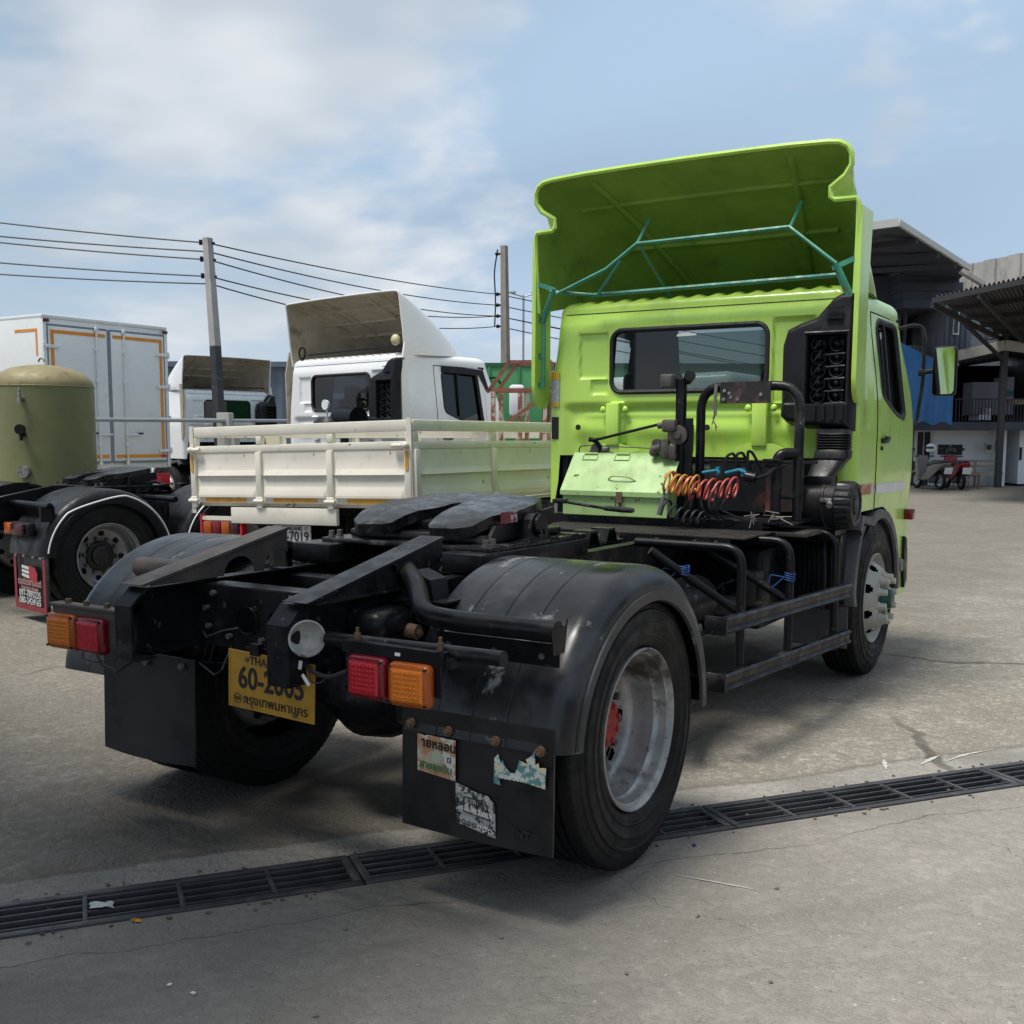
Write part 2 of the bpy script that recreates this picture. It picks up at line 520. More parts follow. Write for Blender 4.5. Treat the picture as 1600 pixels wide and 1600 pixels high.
# ---------------------------------------------------------------- ground: yard, apron, drain
DR_A = V((-0.501, -1.477, 0))
DR_ANG = atan2(0.802, 0.597)          # local x runs along the drain, local -y towards the camera
def concrete(name, base, dark, light, agg, gloss, near):
    m = bpy.data.materials.new(name)
    m.use_nodes = True
    nt = m.node_tree
    b = nt.nodes['Principled BSDF']
    n, L = nt.nodes.new, nt.links.new
    tc = n('ShaderNodeTexCoord')
    P = tc.outputs['Object']
    def noise(s, d, r, loc=0, dist=0, sc=None):
        t = n('ShaderNodeTexNoise')
        t.inputs['Scale'].default_value = s
        t.inputs['Detail'].default_value = d
        t.inputs['Roughness'].default_value = r
        t.inputs['Distortion'].default_value = dist
        mp = n('ShaderNodeMapping')
        mp.inputs['Location'].default_value = (loc, loc*0.7, 0)
        if sc: mp.inputs['Scale'].default_value = sc
        L(P, mp.inputs[0]); L(mp.outputs[0], t.inputs['Vector'])
        return t.outputs['Fac']
    def rng(f, a, c, lo=0, hi=1):
        r = n('ShaderNodeMapRange'); r.interpolation_type = 'SMOOTHSTEP'
        for k, v in zip(('From Min', 'From Max', 'To Min', 'To Max'), (a, c, lo, hi)):
            r.inputs[k].default_value = v
        L(f, r.inputs['Value'])
        return r.outputs[0]
    def mt(op, a, c):
        x = n('ShaderNodeMath'); x.operation = op
        for i, v in enumerate((a, c)):
            if hasattr(v, 'links'): L(v, x.inputs[i])
            else: x.inputs[i].default_value = v
        return x.outputs[0]
    def mix(f, a, c, mode='MIX'):
        x = n('ShaderNodeMix'); x.data_type = 'RGBA'; x.blend_type = mode
        if hasattr(f, 'links'): L(f, x.inputs[0])
        else: x.inputs[0].default_value = f
        for s, v in ((6, a), (7, c)):
            if hasattr(v, 'links'): L(v, x.inputs[s])
            else: x.inputs[s].default_value = (*v[:3], 1)
        return x.outputs[2]
    sep = n('ShaderNodeSeparateXYZ'); L(P, sep.inputs[0])
    big = rng(noise(0.30, 5, 0.62, 9.4, 0.5), 0.33, 0.68)
    mid = rng(noise(1.6, 6, 0.68, 7.0, 0.3), 0.36, 0.66)
    fine = rng(noise(30, 3, 0.75, 4.0), 0.30, 0.70)
    grit = rng(noise(140, 1, 0.7, 9.0), 0.35, 0.65)
    col = mix(big, dark, base)
    col = mix(mt('MULTIPLY', mid, 0.75), col, light)
    # long soft streaks from tyres and water
    st = rng(noise(1.0, 5, 0.62, 12.0, 0.6, (0.5, 2.6, 1)), 0.46, 0.66)
    col = mix(mt('MULTIPLY', st, 0.55), col, tuple(c*0.62 for c in base))
    # oily patches
    oil = rng(noise(0.75, 4, 0.55, 27.0, 0.3), 0.60, 0.74)
    col = mix(mt('MULTIPLY', oil, 0.5), col, tuple(c*0.42 for c in base))
    # exposed aggregate and pale scuffs
    vo = n('ShaderNodeTexVoronoi'); vo.inputs['Scale'].default_value = 75
    L(P, vo.inputs['Vector'])
    spk = rng(vo.outputs['Distance'], 0.34, 0.16)
    aggm = mt('MULTIPLY', spk, rng(noise(0.9, 3, 0.6, 31.0), 0.40, 0.62, 0.1, agg))
    col = mix(mt('MULTIPLY', aggm, 0.6), col, tuple(min(1, c*1.5) for c in light))
    blot = rng(noise(6.5, 4, 0.72, 44.0), 0.40, 0.62)
    amp = 0.32 if near else 0.75
    col = mix(mt('MULTIPLY', blot, amp), col, tuple(c*0.60 for c in base))
    pal = rng(noise(11, 4, 0.75, 55.0, 0.2, (0.7, 1.3, 1)), 0.56, 0.70)
    col = mix(mt('MULTIPLY', pal, 0.30 if near else 0.65), col, tuple(min(1, c*1.45) for c in base))
    fsh = rng(noise(19, 3, 0.72, 88.0), 0.45, 0.56)
    col = mix(mt('MULTIPLY', fsh, 0.24 if near else 0.66), col, tuple(c*0.48 for c in base))
    col = mix(mt('MULTIPLY', fine, 0.30), col, tuple(c*0.50 for c in base))
    pit = rng(noise(38, 2, 0.6, 66.0), 0.61 if not near else 0.66, 0.66 if not near else 0.70)
    col = mix(mt('MULTIPLY', pit, 0.55), col, tuple(c*0.30 for c in base))
    dot = rng(noise(30, 2, 0.65, 77.0), 0.62 if not near else 0.685, 0.67 if not near else 0.72)
    col = mix(mt('MULTIPLY', dot, 0.6), col, tuple(min(1, c*1.9) for c in base))
    col = mix(mt('MULTIPLY', grit, 0.25), col, tuple(c*1.25 for c in light))
    wob = mt('MULTIPLY', mt('SUBTRACT', noise(1.8, 5, 0.6, 3.0), 0.5), 0.16)
    wob2 = mt('MULTIPLY', mt('SUBTRACT', noise(9, 3, 0.6, 5.0), 0.5), 0.05)
    yy = mt('ADD', mt('ADD', sep.outputs[1], wob), wob2)
    # broad tone with a noisy edge: concrete darker and browner towards the left
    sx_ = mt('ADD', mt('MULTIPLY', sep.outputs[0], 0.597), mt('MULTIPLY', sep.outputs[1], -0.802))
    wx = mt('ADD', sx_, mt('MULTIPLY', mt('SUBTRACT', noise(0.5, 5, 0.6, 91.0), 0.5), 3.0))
    side_tone = rng(wx, 0.9, 2.8, 0.55 if not near else 0.30, 0.0)
    col = mix(side_tone, col, tuple(c*k for c, k in zip(base, (0.40, 0.385, 0.36))))
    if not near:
        # dark stain that also paints the shade under the tractor into the concrete
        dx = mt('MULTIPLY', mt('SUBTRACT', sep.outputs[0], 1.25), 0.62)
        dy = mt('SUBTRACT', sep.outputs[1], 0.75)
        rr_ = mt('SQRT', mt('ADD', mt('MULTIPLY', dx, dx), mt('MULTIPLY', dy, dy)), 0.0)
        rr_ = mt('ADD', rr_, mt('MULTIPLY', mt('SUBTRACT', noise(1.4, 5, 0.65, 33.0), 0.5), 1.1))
        stain_shade = rng(rr_, 0.95, 0.35, 0.0, 0.72)
        col = mix(stain_shade, col, (0.075, 0.066, 0.054))
    if not near:
        # smoother mortar haunch along the drain
        h = rng(yy, 0.20, 0.17)
        hc = mix(mid, (0.24, 0.225, 0.20), (0.35, 0.33, 0.29))
        hc = mix(mt('MULTIPLY', fine, 0.35), hc, (0.15, 0.14, 0.12))
        col = mix(h, col, hc)
        edge = mt('MULTIPLY', rng(yy, 0.19, 0.205), rng(yy, 0.26, 0.21))
        col = mix(mt('MULTIPLY', edge, 0.5), col, tuple(c*0.4 for c in base))
    crack = None
    def line(v, w):
        a = n('ShaderNodeMath'); a.operation = 'ABSOLUTE'; L(v, a.inputs[0])
        return rng(a.outputs[0], w, w*0.3)
    if near:
        yv = mt('ADD', mt('ADD', sep.outputs[1], mt('MULTIPLY', mt('SUBTRACT', noise(1.1, 5, 0.6, 6.0), 0.5), 0.34)), 0.50)
        crack = mt('MULTIPLY', line(yv, 0.0045), rng(noise(0.8, 2, 0.5, 1.0), 0.36, 0.46))
        # cracks across
        for off, w in ((1.92, 0.0030), (3.3, 0.004)):
            xv = mt('SUBTRACT', mt('ADD', sep.outputs[0], mt('MULTIPLY', mt('SUBTRACT', noise(1.3, 5, 0.62, off), 0.5), 0.7)), off)
            xv = mt('ADD', xv, mt('MULTIPLY', sep.outputs[1], 0.35))
            c2 = mt('MULTIPLY', line(xv, w), rng(noise(1.2, 3, 0.5, 40+off), 0.40, 0.55))
            crack = mt('MAXIMUM', crack, mt('MULTIPLY', c2, rng(sep.outputs[1], -0.35, -0.6)))
        col = mix(mt('MULTIPLY', crack, 0.6), col, (0.03, 0.028, 0.025))
    else:
        vc = n('ShaderNodeTexVoronoi'); vc.feature = 'DISTANCE_TO_EDGE'
        vc.inputs['Scale'].default_value = 0.16
        add = n('ShaderNodeMix'); add.data_type = 'RGBA'; add.blend_type = 'ADD'; add.inputs[0].default_value = 0.35
        nz = n('ShaderNodeTexNoise'); nz.inputs['Scale'].default_value = 1.2; nz.inputs['Detail'].default_value = 7
        L(P, nz.inputs['Vector']); L(P, add.inputs[6]); L(nz.outputs['Color'], add.inputs[7]); L(add.outputs[2], vc.inputs['Vector'])
        crack = mt('MULTIPLY', rng(vc.outputs['Distance'], 0.0035, 0.001), rng(noise(0.5, 3, 0.5, 17.0), 0.45, 0.6))
        col = mix(mt('MULTIPLY', crack, 0.7), col, (0.04, 0.036, 0.03))
    L(col, b.inputs['Base Color'])
    r_ = rng(noise(3.0, 2, 0.6, 15.0), 0.3, 0.7, gloss, 0.95)
    L(r_, b.inputs['Roughness'])
    b.inputs['Specular IOR Level'].default_value = 0.35
    bm_ = n('ShaderNodeBump'); bm_.inputs['Strength'].default_value = 0.55 if near else 0.9
    bm_.inputs['Distance'].default_value = 0.006
    hgt = mt('ADD', mt('MULTIPLY', fsh, 0.7), mt('MULTIPLY', blot, 0.8 if not near else 0.3))
    L(hgt, bm_.inputs['Height']); L(bm_.outputs[0], b.inputs['Normal'])
    return m
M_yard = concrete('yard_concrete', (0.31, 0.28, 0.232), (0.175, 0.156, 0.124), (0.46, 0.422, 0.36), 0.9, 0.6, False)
M_apron = concrete('apron_concrete', (0.285, 0.262, 0.228), (0.225, 0.206, 0.178), (0.335, 0.309, 0.27), 0.35, 0.5, True)
gm = Matrix.Translation(DR_A) @ Matrix.Rotation(DR_ANG, 4, 'Z')
g = G()
R_ = 700
# subdivided near strip so that the sheet is not one giant quad
xs = [-R_, -40, -8, -4, 0, 4, 8, 16, 40, R_]
ys = [0, 0.5, 2, 6, 20, 60, R_]
g.grid(len(xs), len(ys), lambda i, j: (xs[i], ys[j], 0))
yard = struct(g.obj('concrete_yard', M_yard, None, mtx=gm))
g = G()
ys2 = [-0.29, -0.8, -2, -6, -20, -R_]
g.grid(len(xs), len(ys2), lambda i, j: (xs[i], ys2[j], 0))
apron = struct(g.obj('concrete_apron', M_apron, None, mtx=gm))
for o in (yard, apron):
    if o.data.polygons[0].normal.z < 0: o.data.flip_normals()
M_pit = mat('drain_dirt', (0.008, 0.007, 0.006), 0.95, var=0.3, vscale=6)
g = G()
g.poly([(-40, 0, 0), (40, 0, 0), (40, 0, -0.25), (-40, 0, -0.25)])
g.poly([(-40, 0, -0.25), (40, 0, -0.25), (40, -0.29, -0.25), (-40, -0.29, -0.25)])
g.poly([(-40, -0.29, -0.25), (40, -0.29, -0.25), (40, -0.29, 0), (-40, -0.29, 0)])
struct(g.obj('drain_channel', M_pit, None, mtx=gm))
M_iron = mat('cast_iron_grate', (0.05, 0.051, 0.056), 0.5, 0.2, var=0.25, vscale=8, wear=(0.11, 0.105, 0.095), wamt=(0.5, 0.75), wscale=7, bump=0.3, bscale=50)
PL = 1.55
fr = G()
fr.b2((0.004, -0.286, -0.03), (PL-0.004, -0.252, 0.007), 0.003)
fr.b2((0.004, -0.038, -0.03), (PL-0.004, -0.004, 0.007), 0.003)
fr.b2((0.004, -0.2518, -0.03), (0.034, -0.0382, 0.0065), 0.003)
fr.b2((PL-0.034, -0.2518, -0.03), (PL-0.004, -0.0382, 0.0065), 0.003)
me_fr = fr.mesh('grate_frame', M_iron)
lb = G(); lb.b2((0.0345, -0.0050, -0.022), (PL-0.0345, 0.0050, 0.004), 0.0015); me_lb = lb.mesh('long_bar', M_iron)
cb = G(); cb.b2((-0.008, -0.2515, -0.035), (0.008, -0.0385, 0.0055), 0.002); me_cb = cb.mesh('cross_bar', M_iron)
GR = ['drain grate with a crumpled clear wrapper caught in its slots', 'drain grate running under the mud flap with the three torn stickers',
      'drain grate lying under the wheel with the red hub', 'drain grate ending at the chalk marks beside the yard']+['plain drain grate in the far run of the drain away from the tractor']*5
for k, s0 in enumerate((-0.35, 1.2, 2.75, 4.3, 5.85, 7.4, 8.95, -1.9, -3.45)):
    t = thing('drain_grate', GR[k], 'drain grate', (0, 0, 0), 0, 'cast iron grates of the drain')
    t.matrix_world = gm @ Matrix.Translation((s0, 0, 0))
    link('grate_frame', me_fr, t)
    for j in range(4): link('long_bar', me_lb, t, loc=(0, -0.062-0.0555*j, 0))
    for j in range(1, 5): link('cross_bar', me_cb, t, loc=(PL*j/5, 0, 0))
# litter
def scrap(name, lab, cat, px, col, size, seed, loc, group=None):
    random.seed(seed)
    g = G()
    n = 7
    hs = [[random.uniform(0, 0.010) for _ in range(n)] for _ in range(n)]
    def f(i, j):
        a, b = i/(n-1)-0.5, j/(n-1)-0.5
        r = 1-0.25*random.random()*(abs(a) > 0.45 or abs(b) > 0.45)
        return (a*size[0]*r, b*size[1]*r, 0.003+hs[i][j]*size[0]*12)
    g.grid(n, n, f)
    o = g.obj(name, mat(name+'_paper', col, 0.6, var=0.1, vscale=30), None, 60)
    o.location = loc
    o.rotation_euler = (0, 0, seed*1.3)
    return tag(o, lab, cat, group)
scrap('wrapper_scrap', 'crumpled clear wrapper lying across the drain grate slots', 'litter', 0, (0.55, 0.56, 0.55), (0.09, 0.05), 3, (-0.177, -1.314, 0.006))
scrap('yellow_leaf', 'orange yellow dry leaf beside the drain grate', 'leaf', 0, (0.60, 0.25, 0.02), (0.04, 0.022), 5, (0.0, -1.318, 0.0))
for k, (x, y) in enumerate(((0.424, -1.547), (0.519, -1.543))):
    scrap('paper_scrap', 'small white paper scrap lying on the smooth concrete apron', 'litter', 0, (0.72, 0.72, 0.70), (0.018, 0.014), 11+k, (x, y, 0), 'paper scraps on the apron')
scrap('blue_scrap', 'torn dark blue plastic scrap near the big tyre', 'litter', 0, (0.015, 0.02, 0.12), (0.028, 0.016), 21, (1.296, 0.287, 0))

# ---------------- unseen canopy added behind the camera to shade the apron and chassis
CN = thing('shade_canopy', 'unseen canopy roof on steel posts added to shade the apron', 'canopy')
M_cn = mat('shade_canopy_grey_sheet', (0.22, 0.22, 0.22), 0.6, var=0.1, vscale=1)
g = G()
nn_ = 120
g.grid(nn_, 2, lambda i, j: (-9+9.45*i/(nn_-1), (-1.75, -11.0)[j], (4.75, 5.6)[j]+(0.03 if (i//2) % 2 else -0.03)))
g.solid(0.003)
g.obj('shade_canopy_roof_sheet', M_cn, CN, 20)
for y in (-1.9, -5.4, -8.2, -10.8):
    g = G(); zz = 4.66+0.85*(-2.45-y)/8.55; g.beam((-8.9, y, zz), (0.40, y, zz), 0.06, 0.10); g.obj('purlin', M_galv, CN)
for x in (-8.6, -4.2, 0.2):
    for y in (-4.6, -10.5):
        g = G(); g.b2((x-0.06, y-0.06, 0), (x+0.06, y+0.06, 4.60+0.85*(-2.45-y)/8.55)); g.obj('post', M_galv, CN)

# chalk strokes and pebbles
M_chalk = mat('chalk', (0.46, 0.445, 0.40), 0.95, var=0.15, vscale=40)
def stroke(pts, w, lab):
    P = fillet([V((x, y, 0.0035)) for x, y in pts], 0.2, 5)
    random.seed(len(lab))
    g = G()
    L_, R2 = [], []
    for i, p in enumerate(P):
        d = (P[min(i+1, len(P)-1)]-P[max(i-1, 0)]).normalized()
        nn = V((-d.y, d.x, 0))
        k = w*random.uniform(0.35, 1.0)*(0.3 if i in (0, len(P)-1) else 1)
        L_.append(g.bm.verts.new(p+nn*k)); R2.append(g.bm.verts.new(p-nn*k))
    for i in range(len(P)-1): g.face((L_[i], R2[i], R2[i+1], L_[i+1]))
    tag(g.obj('chalk_mark', M_chalk), lab, 'chalk mark', 'chalk strokes on the concrete')
CH = [([(1.65, 1.86), (1.675, 1.78), (1.70, 1.70)], 0.016, 'short upright white chalk stroke on the mortar beside the drain'),
      ([(1.825, 1.87), (1.84, 1.97), (1.87, 2.08)], 0.015, 'slanted white chalk tick beside the drain'),
      ([(1.92, 2.0), (1.96, 2.13), (2.0, 2.21), (2.08, 2.34)], 0.014, 'curved white chalk stroke beside the drain'),
      ([(1.35, -0.02), (1.48, -0.004), (1.65, 0.012)], 0.005, 'long thin pale scrape on the apron near the big tyre')]
for p_, w_, l_ in CH: stroke(p_, w_, l_)
M_peb = mat('grey_pebble', (0.22, 0.2, 0.18), 0.9, var=0.3, vscale=40)
random.seed(77)
for (x, y) in ((0.62, -1.0), (1.55, -0.30), (1.70, 0.06), (1.08, -0.78), (1.52, -0.78), (0.35, -1.9), (1.9, -0.6), (0.9, -1.45)):
    g = G(); g.sph((0, 0, 0.004), (random.uniform(0.006, 0.011), random.uniform(0.005, 0.008), 0.006), 8)
    o = g.obj('pebble', M_peb); o.location = (x, y, 0); o.rotation_euler = (0, 0, random.uniform(0, 3)); tag(o, 'tiny grey stone lying on the smooth concrete apron', 'stone', 'stones on the apron')

# dirt and dry leaf bits gathered along the drain
random.seed(55)
g = G()
for k in range(190):
    a = random.uniform(-0.4, 5.6)
    y = random.choice((random.gauss(-0.31, 0.018), random.gauss(0.015, 0.015), random.uniform(-0.29, 0.0)))
    p = gm @ V((a, y, 0.004 if (y > 0 or y < -0.29) else -0.01))
    r = random.uniform(0.003, 0.009)
    g.box(p, (r*2, r*1.2, r*0.8), Matrix.Rotation(random.uniform(0, 3), 3, 'Z'))
struct(g.obj('drain_debris', mat('drain_litter', (0.13, 0.105, 0.075), 0.9, var=0.5, vscale=9)), 'stuff')

# ---------------------------------------------------------------- wheels (axis +x outboard, outer sidewall at x = 0)
TW = 0.28
def tyre_mesh(R=0.519, bead=0.298, n=216, name='tyre'):
    k = R-bead
    side = [(bead, -0.035), (bead+0.06*k, -0.020), (bead+0.13*k, -0.013), (bead+0.17*k, -0.007), (bead+0.20*k, -0.0075), (bead+0.22*k, -0.0035), (bead+0.24*k, -0.0035), (bead+0.26*k, -0.0065), (bead+0.40*k, 0.000), (bead+0.42*k, 0.0035),
            (bead+0.45*k, 0.0035), (bead+0.47*k, -0.001), (bead+0.60*k, -0.003), (bead+0.62*k, 0.001), (bead+0.66*k, 0.000), (bead+0.68*k, -0.007), (bead+0.78*k, -0.011), (bead+0.80*k, -0.016), (bead+0.86*k, -0.019)]
    sh = [(R-0.022, -0.022), (R-0.008, -0.028), (R-0.001, -0.040)]
    tr = []
    for gx in (0.083, 0.118, 0.162, 0.197):
        tr += [(R, -gx+0.006), (R-0.012, -gx+0.004), (R-0.012, -gx-0.004), (R, -gx-0.006)]
    half = side+sh
    prof = half+tr+[(r, -TW-a) for r, a in reversed(half)]
    ns, ne = len(side), len(prof)-len(side)
    def mod(q, i, r, a):
        if (ns-1 <= q < ns+3 or ne-3 <= q < ne+1) and i % 2 == 0:
            return r-0.006, a
        return r, a
    g = G()
    g.lathe(prof, (0, 0, 0), (1, 0, 0), n, mod=mod)
    return g.mesh(name, M_tyre, 28)
def rim_mesh(kind, m, b=0.298, name='rim'):
    g = G()
    s = b/0.298
    if kind == 'dish':
        prof = [(0.296, -0.040), (0.302, -0.020), (0.302, -0.012), (0.296, -0.010), (0.290, -0.018), (0.284, -0.030), (0.276, -0.034), (0.272, -0.060), (0.266, -0.078),
                (0.262, -0.082), (0.258, -0.115), (0.256, -0.165), (0.244, -0.185), (0.236, -0.190), (0.222, -0.196), (0.212, -0.199), (0.200, -0.202), (0.188, -0.205), (0.176, -0.207), (0.16, -0.209), (0.10, -0.209)]
        rows = (14, 15, 16, 17)
        nh = 8
    else:
        prof = [(0.296, -0.045), (0.302, -0.022), (0.302, -0.012), (0.296, -0.009), (0.290, -0.018), (0.282, -0.032), (0.268, -0.052), (0.260, -0.058), (0.252, -0.048), (0.244, -0.036),
                (0.236, -0.024), (0.226, -0.010), (0.216, 0.004), (0.205, 0.018), (0.196, 0.028), (0.186, 0.036), (0.175, 0.040), (0.165, 0.041), (0.10, 0.041)]
        rows = (8, 9, 10, 11, 12)
        nh = 8
    prof = [(r*s, a) for r, a in prof]
    n = 240
    r0, r1 = prof[rows[0]][0], prof[rows[-1]+1][0]
    rc, rh = (r0+r1)/2, abs(r0-r1)/2
    def skip(q, i):
        if q not in rows: return False
        r = (prof[q][0]+prof[q+1][0])/2
        t = (i+0.5)/n*nh
        dt = (t-math.floor(t)-0.5)/nh*2*pi*rc
        return (dt/(0.030*s))**2+((r-rc)/(rh*1.02))**2 < 1
    g.lathe(prof, (0, 0, 0), (1, 0, 0), n, skip=skip)
    return g.mesh(name, m, 30, fix=False)
def hub_mesh(kind, m, name='hub'):
    g = G()
    if kind == 'dish':
        g.lathe([(0.135, -0.21), (0.135, -0.20), (0.125, -0.185), (0.095, -0.18), (0.090, -0.15), (0.078, -0.142), (0.05, -0.140), (0.0, -0.140)], (0, 0, 0), (1, 0, 0), 32)
        for k in range(8):
            a = 2*pi*k/8
            g.cyl((-0.142, 0.068*cos(a), 0.068*sin(a)), (-0.132, 0.068*cos(a), 0.068*sin(a)), 0.010, n=6)
    else:
        g.lathe([(0.125, 0.035), (0.125, 0.044), (0.068, 0.05), (0.062, 0.06), (0.060, 0.095), (0.052, 0.105), (0.0, 0.107)], (0, 0, 0), (1, 0, 0), 32)
    return g.mesh(name, m, 30)
def nut_mesh(L, r, m, x0, name='wheel_nut'):
    g = G()
    g.cyl((x0, 0, 0), (x0+L*0.25, 0, 0), r*1.25, r*1.2, 12)
    g.cyl((x0+L*0.25, 0, 0), (x0+L, 0, 0), r, r*0.93, 6)
    return g.mesh(name, m, 30)
ME_TYRE = tyre_mesh()
ME_DISH = rim_mesh('dish', M_rim)
ME_CONV = rim_mesh('conv', M_wheelf)
M_darkhub = mat('dark_hub_grease', (0.02, 0.019, 0.018), 0.5, var=0.4, vscale=20)
ME_HUBR = hub_mesh('dish', M_redhub)
ME_HUBD = hub_mesh('dish', M_darkhub)
ME_HUBG = hub_mesh('conv', M_greenhub)
ME_NUTC = nut_mesh(0.058, 0.0235, M_nut, 0.038)
ME_NUTS = nut_mesh(0.040, 0.0150, M_bolt, -0.208)
def wheel(root, side, x, y, z, kind, hub, nuts=10, rimme=None, rot=0.0, tyme=None):
    """x: outer sidewall; one part 'wheel' (its tyre) with rim, hub and nuts as sub-parts"""
    mtx = Matrix.Translation((x, y, z)) @ (Matrix.Identity(4) if side > 0 else Matrix.Rotation(pi, 4, 'Z')) @ Matrix.Rotation(rot, 4, 'X')
    w = link('wheel', tyme or ME_TYRE, root, mtx=mtx)
    link('rim', rimme or (ME_DISH if kind == 'dish' else ME_CONV), w)
    if hub: link('hub', hub, w)
    if nuts:
        rr = 0.152 if kind == 'dish' else 0.148
        for k in range(nuts):
            a = 2*pi*(k+0.35)/nuts
            link('wheel_nut', ME_NUTS if kind == 'dish' else ME_NUTC, w, loc=(0, rr*cos(a), rr*sin(a)))
    return w
def duals(root, y, xo, hubme, nuts, z=0.519, cx=0.0, rimme=None):
    for s in (1, -1):
        wheel(root, s, cx+s*xo, y, z, 'dish', hubme, nuts, rimme, 0.3 if s > 0 else 0)
        wheel(root, s, cx+s*(xo-0.33), y, z, 'dish', None, 0, rimme)

# ---------------------------------------------------------------- fender
def fender(root, x0, x1, yc, zc, m, ry0=0.655, ry1=0.61, rz=0.60, a0=174, a1=-2, lip=True, grooves=(0.25, 0.5, 0.75), name='fender'):
    """x0 inner, x1 outer edge"""
    d = 1 if x1 > x0 else -1
    w = abs(x1-x0)
    prof = [(0.0, -0.03), (0.0, -0.004), (0.008, 0.0)]
    for gfr in grooves:
        c = gfr*(w-0.07)
        prof += [(c-0.006, 0.0), (c, -0.007), (c+0.006, 0.0)]
    for k in range(9):
        a = pi/2*k/8
        prof.append((w-0.075+0.075*sin(a), -0.075*(1-cos(a))))
    if lip: prof += [(w, -0.080), (w-0.004, -0.085), (w+0.008, -0.090), (w+0.008, -0.116), (w+0.0, -0.120)]
    nt_ = 44
    def f(i, j):
        a = radians(a0+(a1-a0)*i/(nt_-1))
        px, pr = prof[j]
        ry = ry0 if cos(a) < 0 else ry1
        return (x0+d*px, yc+(ry+pr)*cos(a), zc+(rz+pr)*sin(a))
    g = G()
    g.grid(nt_, len(prof), f)
    g.solid(-0.006)
    return g.obj(name, m, root, 30)

# ---------------------------------------------------------------- fifth wheel coupling
def fifth_wheel(root, yc, z, cx=0.0, handle=True):
    """plate centre (yc), top height z at the rear; nose up at the front"""
    tilt = radians(6.5)
    hw, lr, lf = 0.385, 0.33, 0.36
    out = []
    out += [(-0.10, -lr+0.02), (-0.045, -0.08), (-0.032, 0.02)]
    for k in range(7): out.append((-0.03*cos(pi*k/6), 0.04+0.03*sin(pi*k/6)))
    out += [(0.032, 0.02), (0.045, -0.08), (0.10, -lr+0.02), (0.13, -lr-0.015), (0.25, -lr-0.03), (0.32, -lr+0.03), (hw-0.02, -0.16), (hw, -0.10), (hw, 0.10), (hw-0.05, 0.25)]
    for k in range(1, 8):
        a = radians(20+140*k/8)
        out.append(((hw-0.06)*cos(a), 0.25+(lf-0.25)*sin(a)))
    out += [(-hw+0.05, 0.25), (-hw, 0.10), (-hw, -0.10), (-hw+0.02, -0.16), (-0.32, -lr+0.03), (-0.25, -lr-0.03), (-0.13, -lr-0.015)]
    g = G()
    bm = g.bm
    top = [bm.verts.new((p[0], p[1], 0)) for p in out]
    f0 = bm.faces.new(top)
    r = bmesh.ops.inset_region(bm, faces=[f0], thickness=0.022, depth=0)
    bmesh.ops.triangulate(bm, faces=bm.faces[:])
    bmesh.ops.subdivide_edges(bm, edges=[e for e in bm.edges if e.calc_length() > 0.09], cuts=2, use_grid_fill=True)
    rim = {v for e in bm.edges if e.is_boundary for v in e.verts}
    for v in bm.verts:
        zz = -0.030*sstep(-v.co.y, 0.18, 0.36)-0.010*(v in rim)
        v.co.z = zz+0.004*sin(v.co.x*31+v.co.y*17)*0.6
    ext = bmesh.ops.extrude_face_region(bm, geom=bm.faces[:])
    for v in [q for q in ext['geom'] if isinstance(q, bmesh.types.BMVert)]:
        v.co.z = min(v.co.z-0.045, -0.055-0.035*sstep(-v.co.y, 0.2, 0.45)) if v in rim or True else v.co.z
    R = Matrix.Translation((cx, yc, z+0.05)) @ Matrix.Rotation(tilt, 4, 'X')
    fw_ = link('fifth_wheel', g.mesh('fifth_wheel', M_grease, 40), root, mtx=R)
    # skirts
    for s in (1, -1):
        g = G()
        g.prism([(-0.26, -0.085), (-0.20, -0.03), (0.30, -0.03), (0.30, -0.10), (0.16, -0.115), (-0.10, -0.105)], (s*(hw-0.022)-0.01, 0, -0.02), (0, 1, 0), (0, 0, 1), (0.02, 0, 0))
        g.obj('side_skirt', M_black, fw_)
        g = G()
        zb = z-0.135
        g.prism([(-0.20, 0), (0.24, 0), (0.22, 0.025), (0.12, 0.05), (0.09, 0.13), (0.05, 0.155), (0.0, 0.155), (-0.03, 0.13), (-0.05, 0.05), (-0.17, 0.02)], (cx+s*0.405-0.03, yc+0.03, zb), (0, 1, 0), (0, 0, 1), (0.06, 0, 0))
        g.cyl((cx+s*0.43, yc+0.06, zb+0.10), (cx+s*0.45, yc+0.06, zb+0.10), 0.05, n=18)
        for dy in (-0.02, 0.02): g.cyl((cx+s*0.45, yc+0.06+dy, zb+0.075), (cx+s*0.46, yc+0.06+dy, zb+0.075), 0.012, n=6)
        g.obj('pivot_bracket', M_black, root)
    g = G()
    g.box((0, 0.1, -0.09), (0.30, 0.40, 0.07), None, 0.02)
    g.box((0, -0.1, -0.08), (0.42, 0.10, 0.05), None, 0.01)
    g.obj('lock_housing', M_grease, fw_)
    return fw_
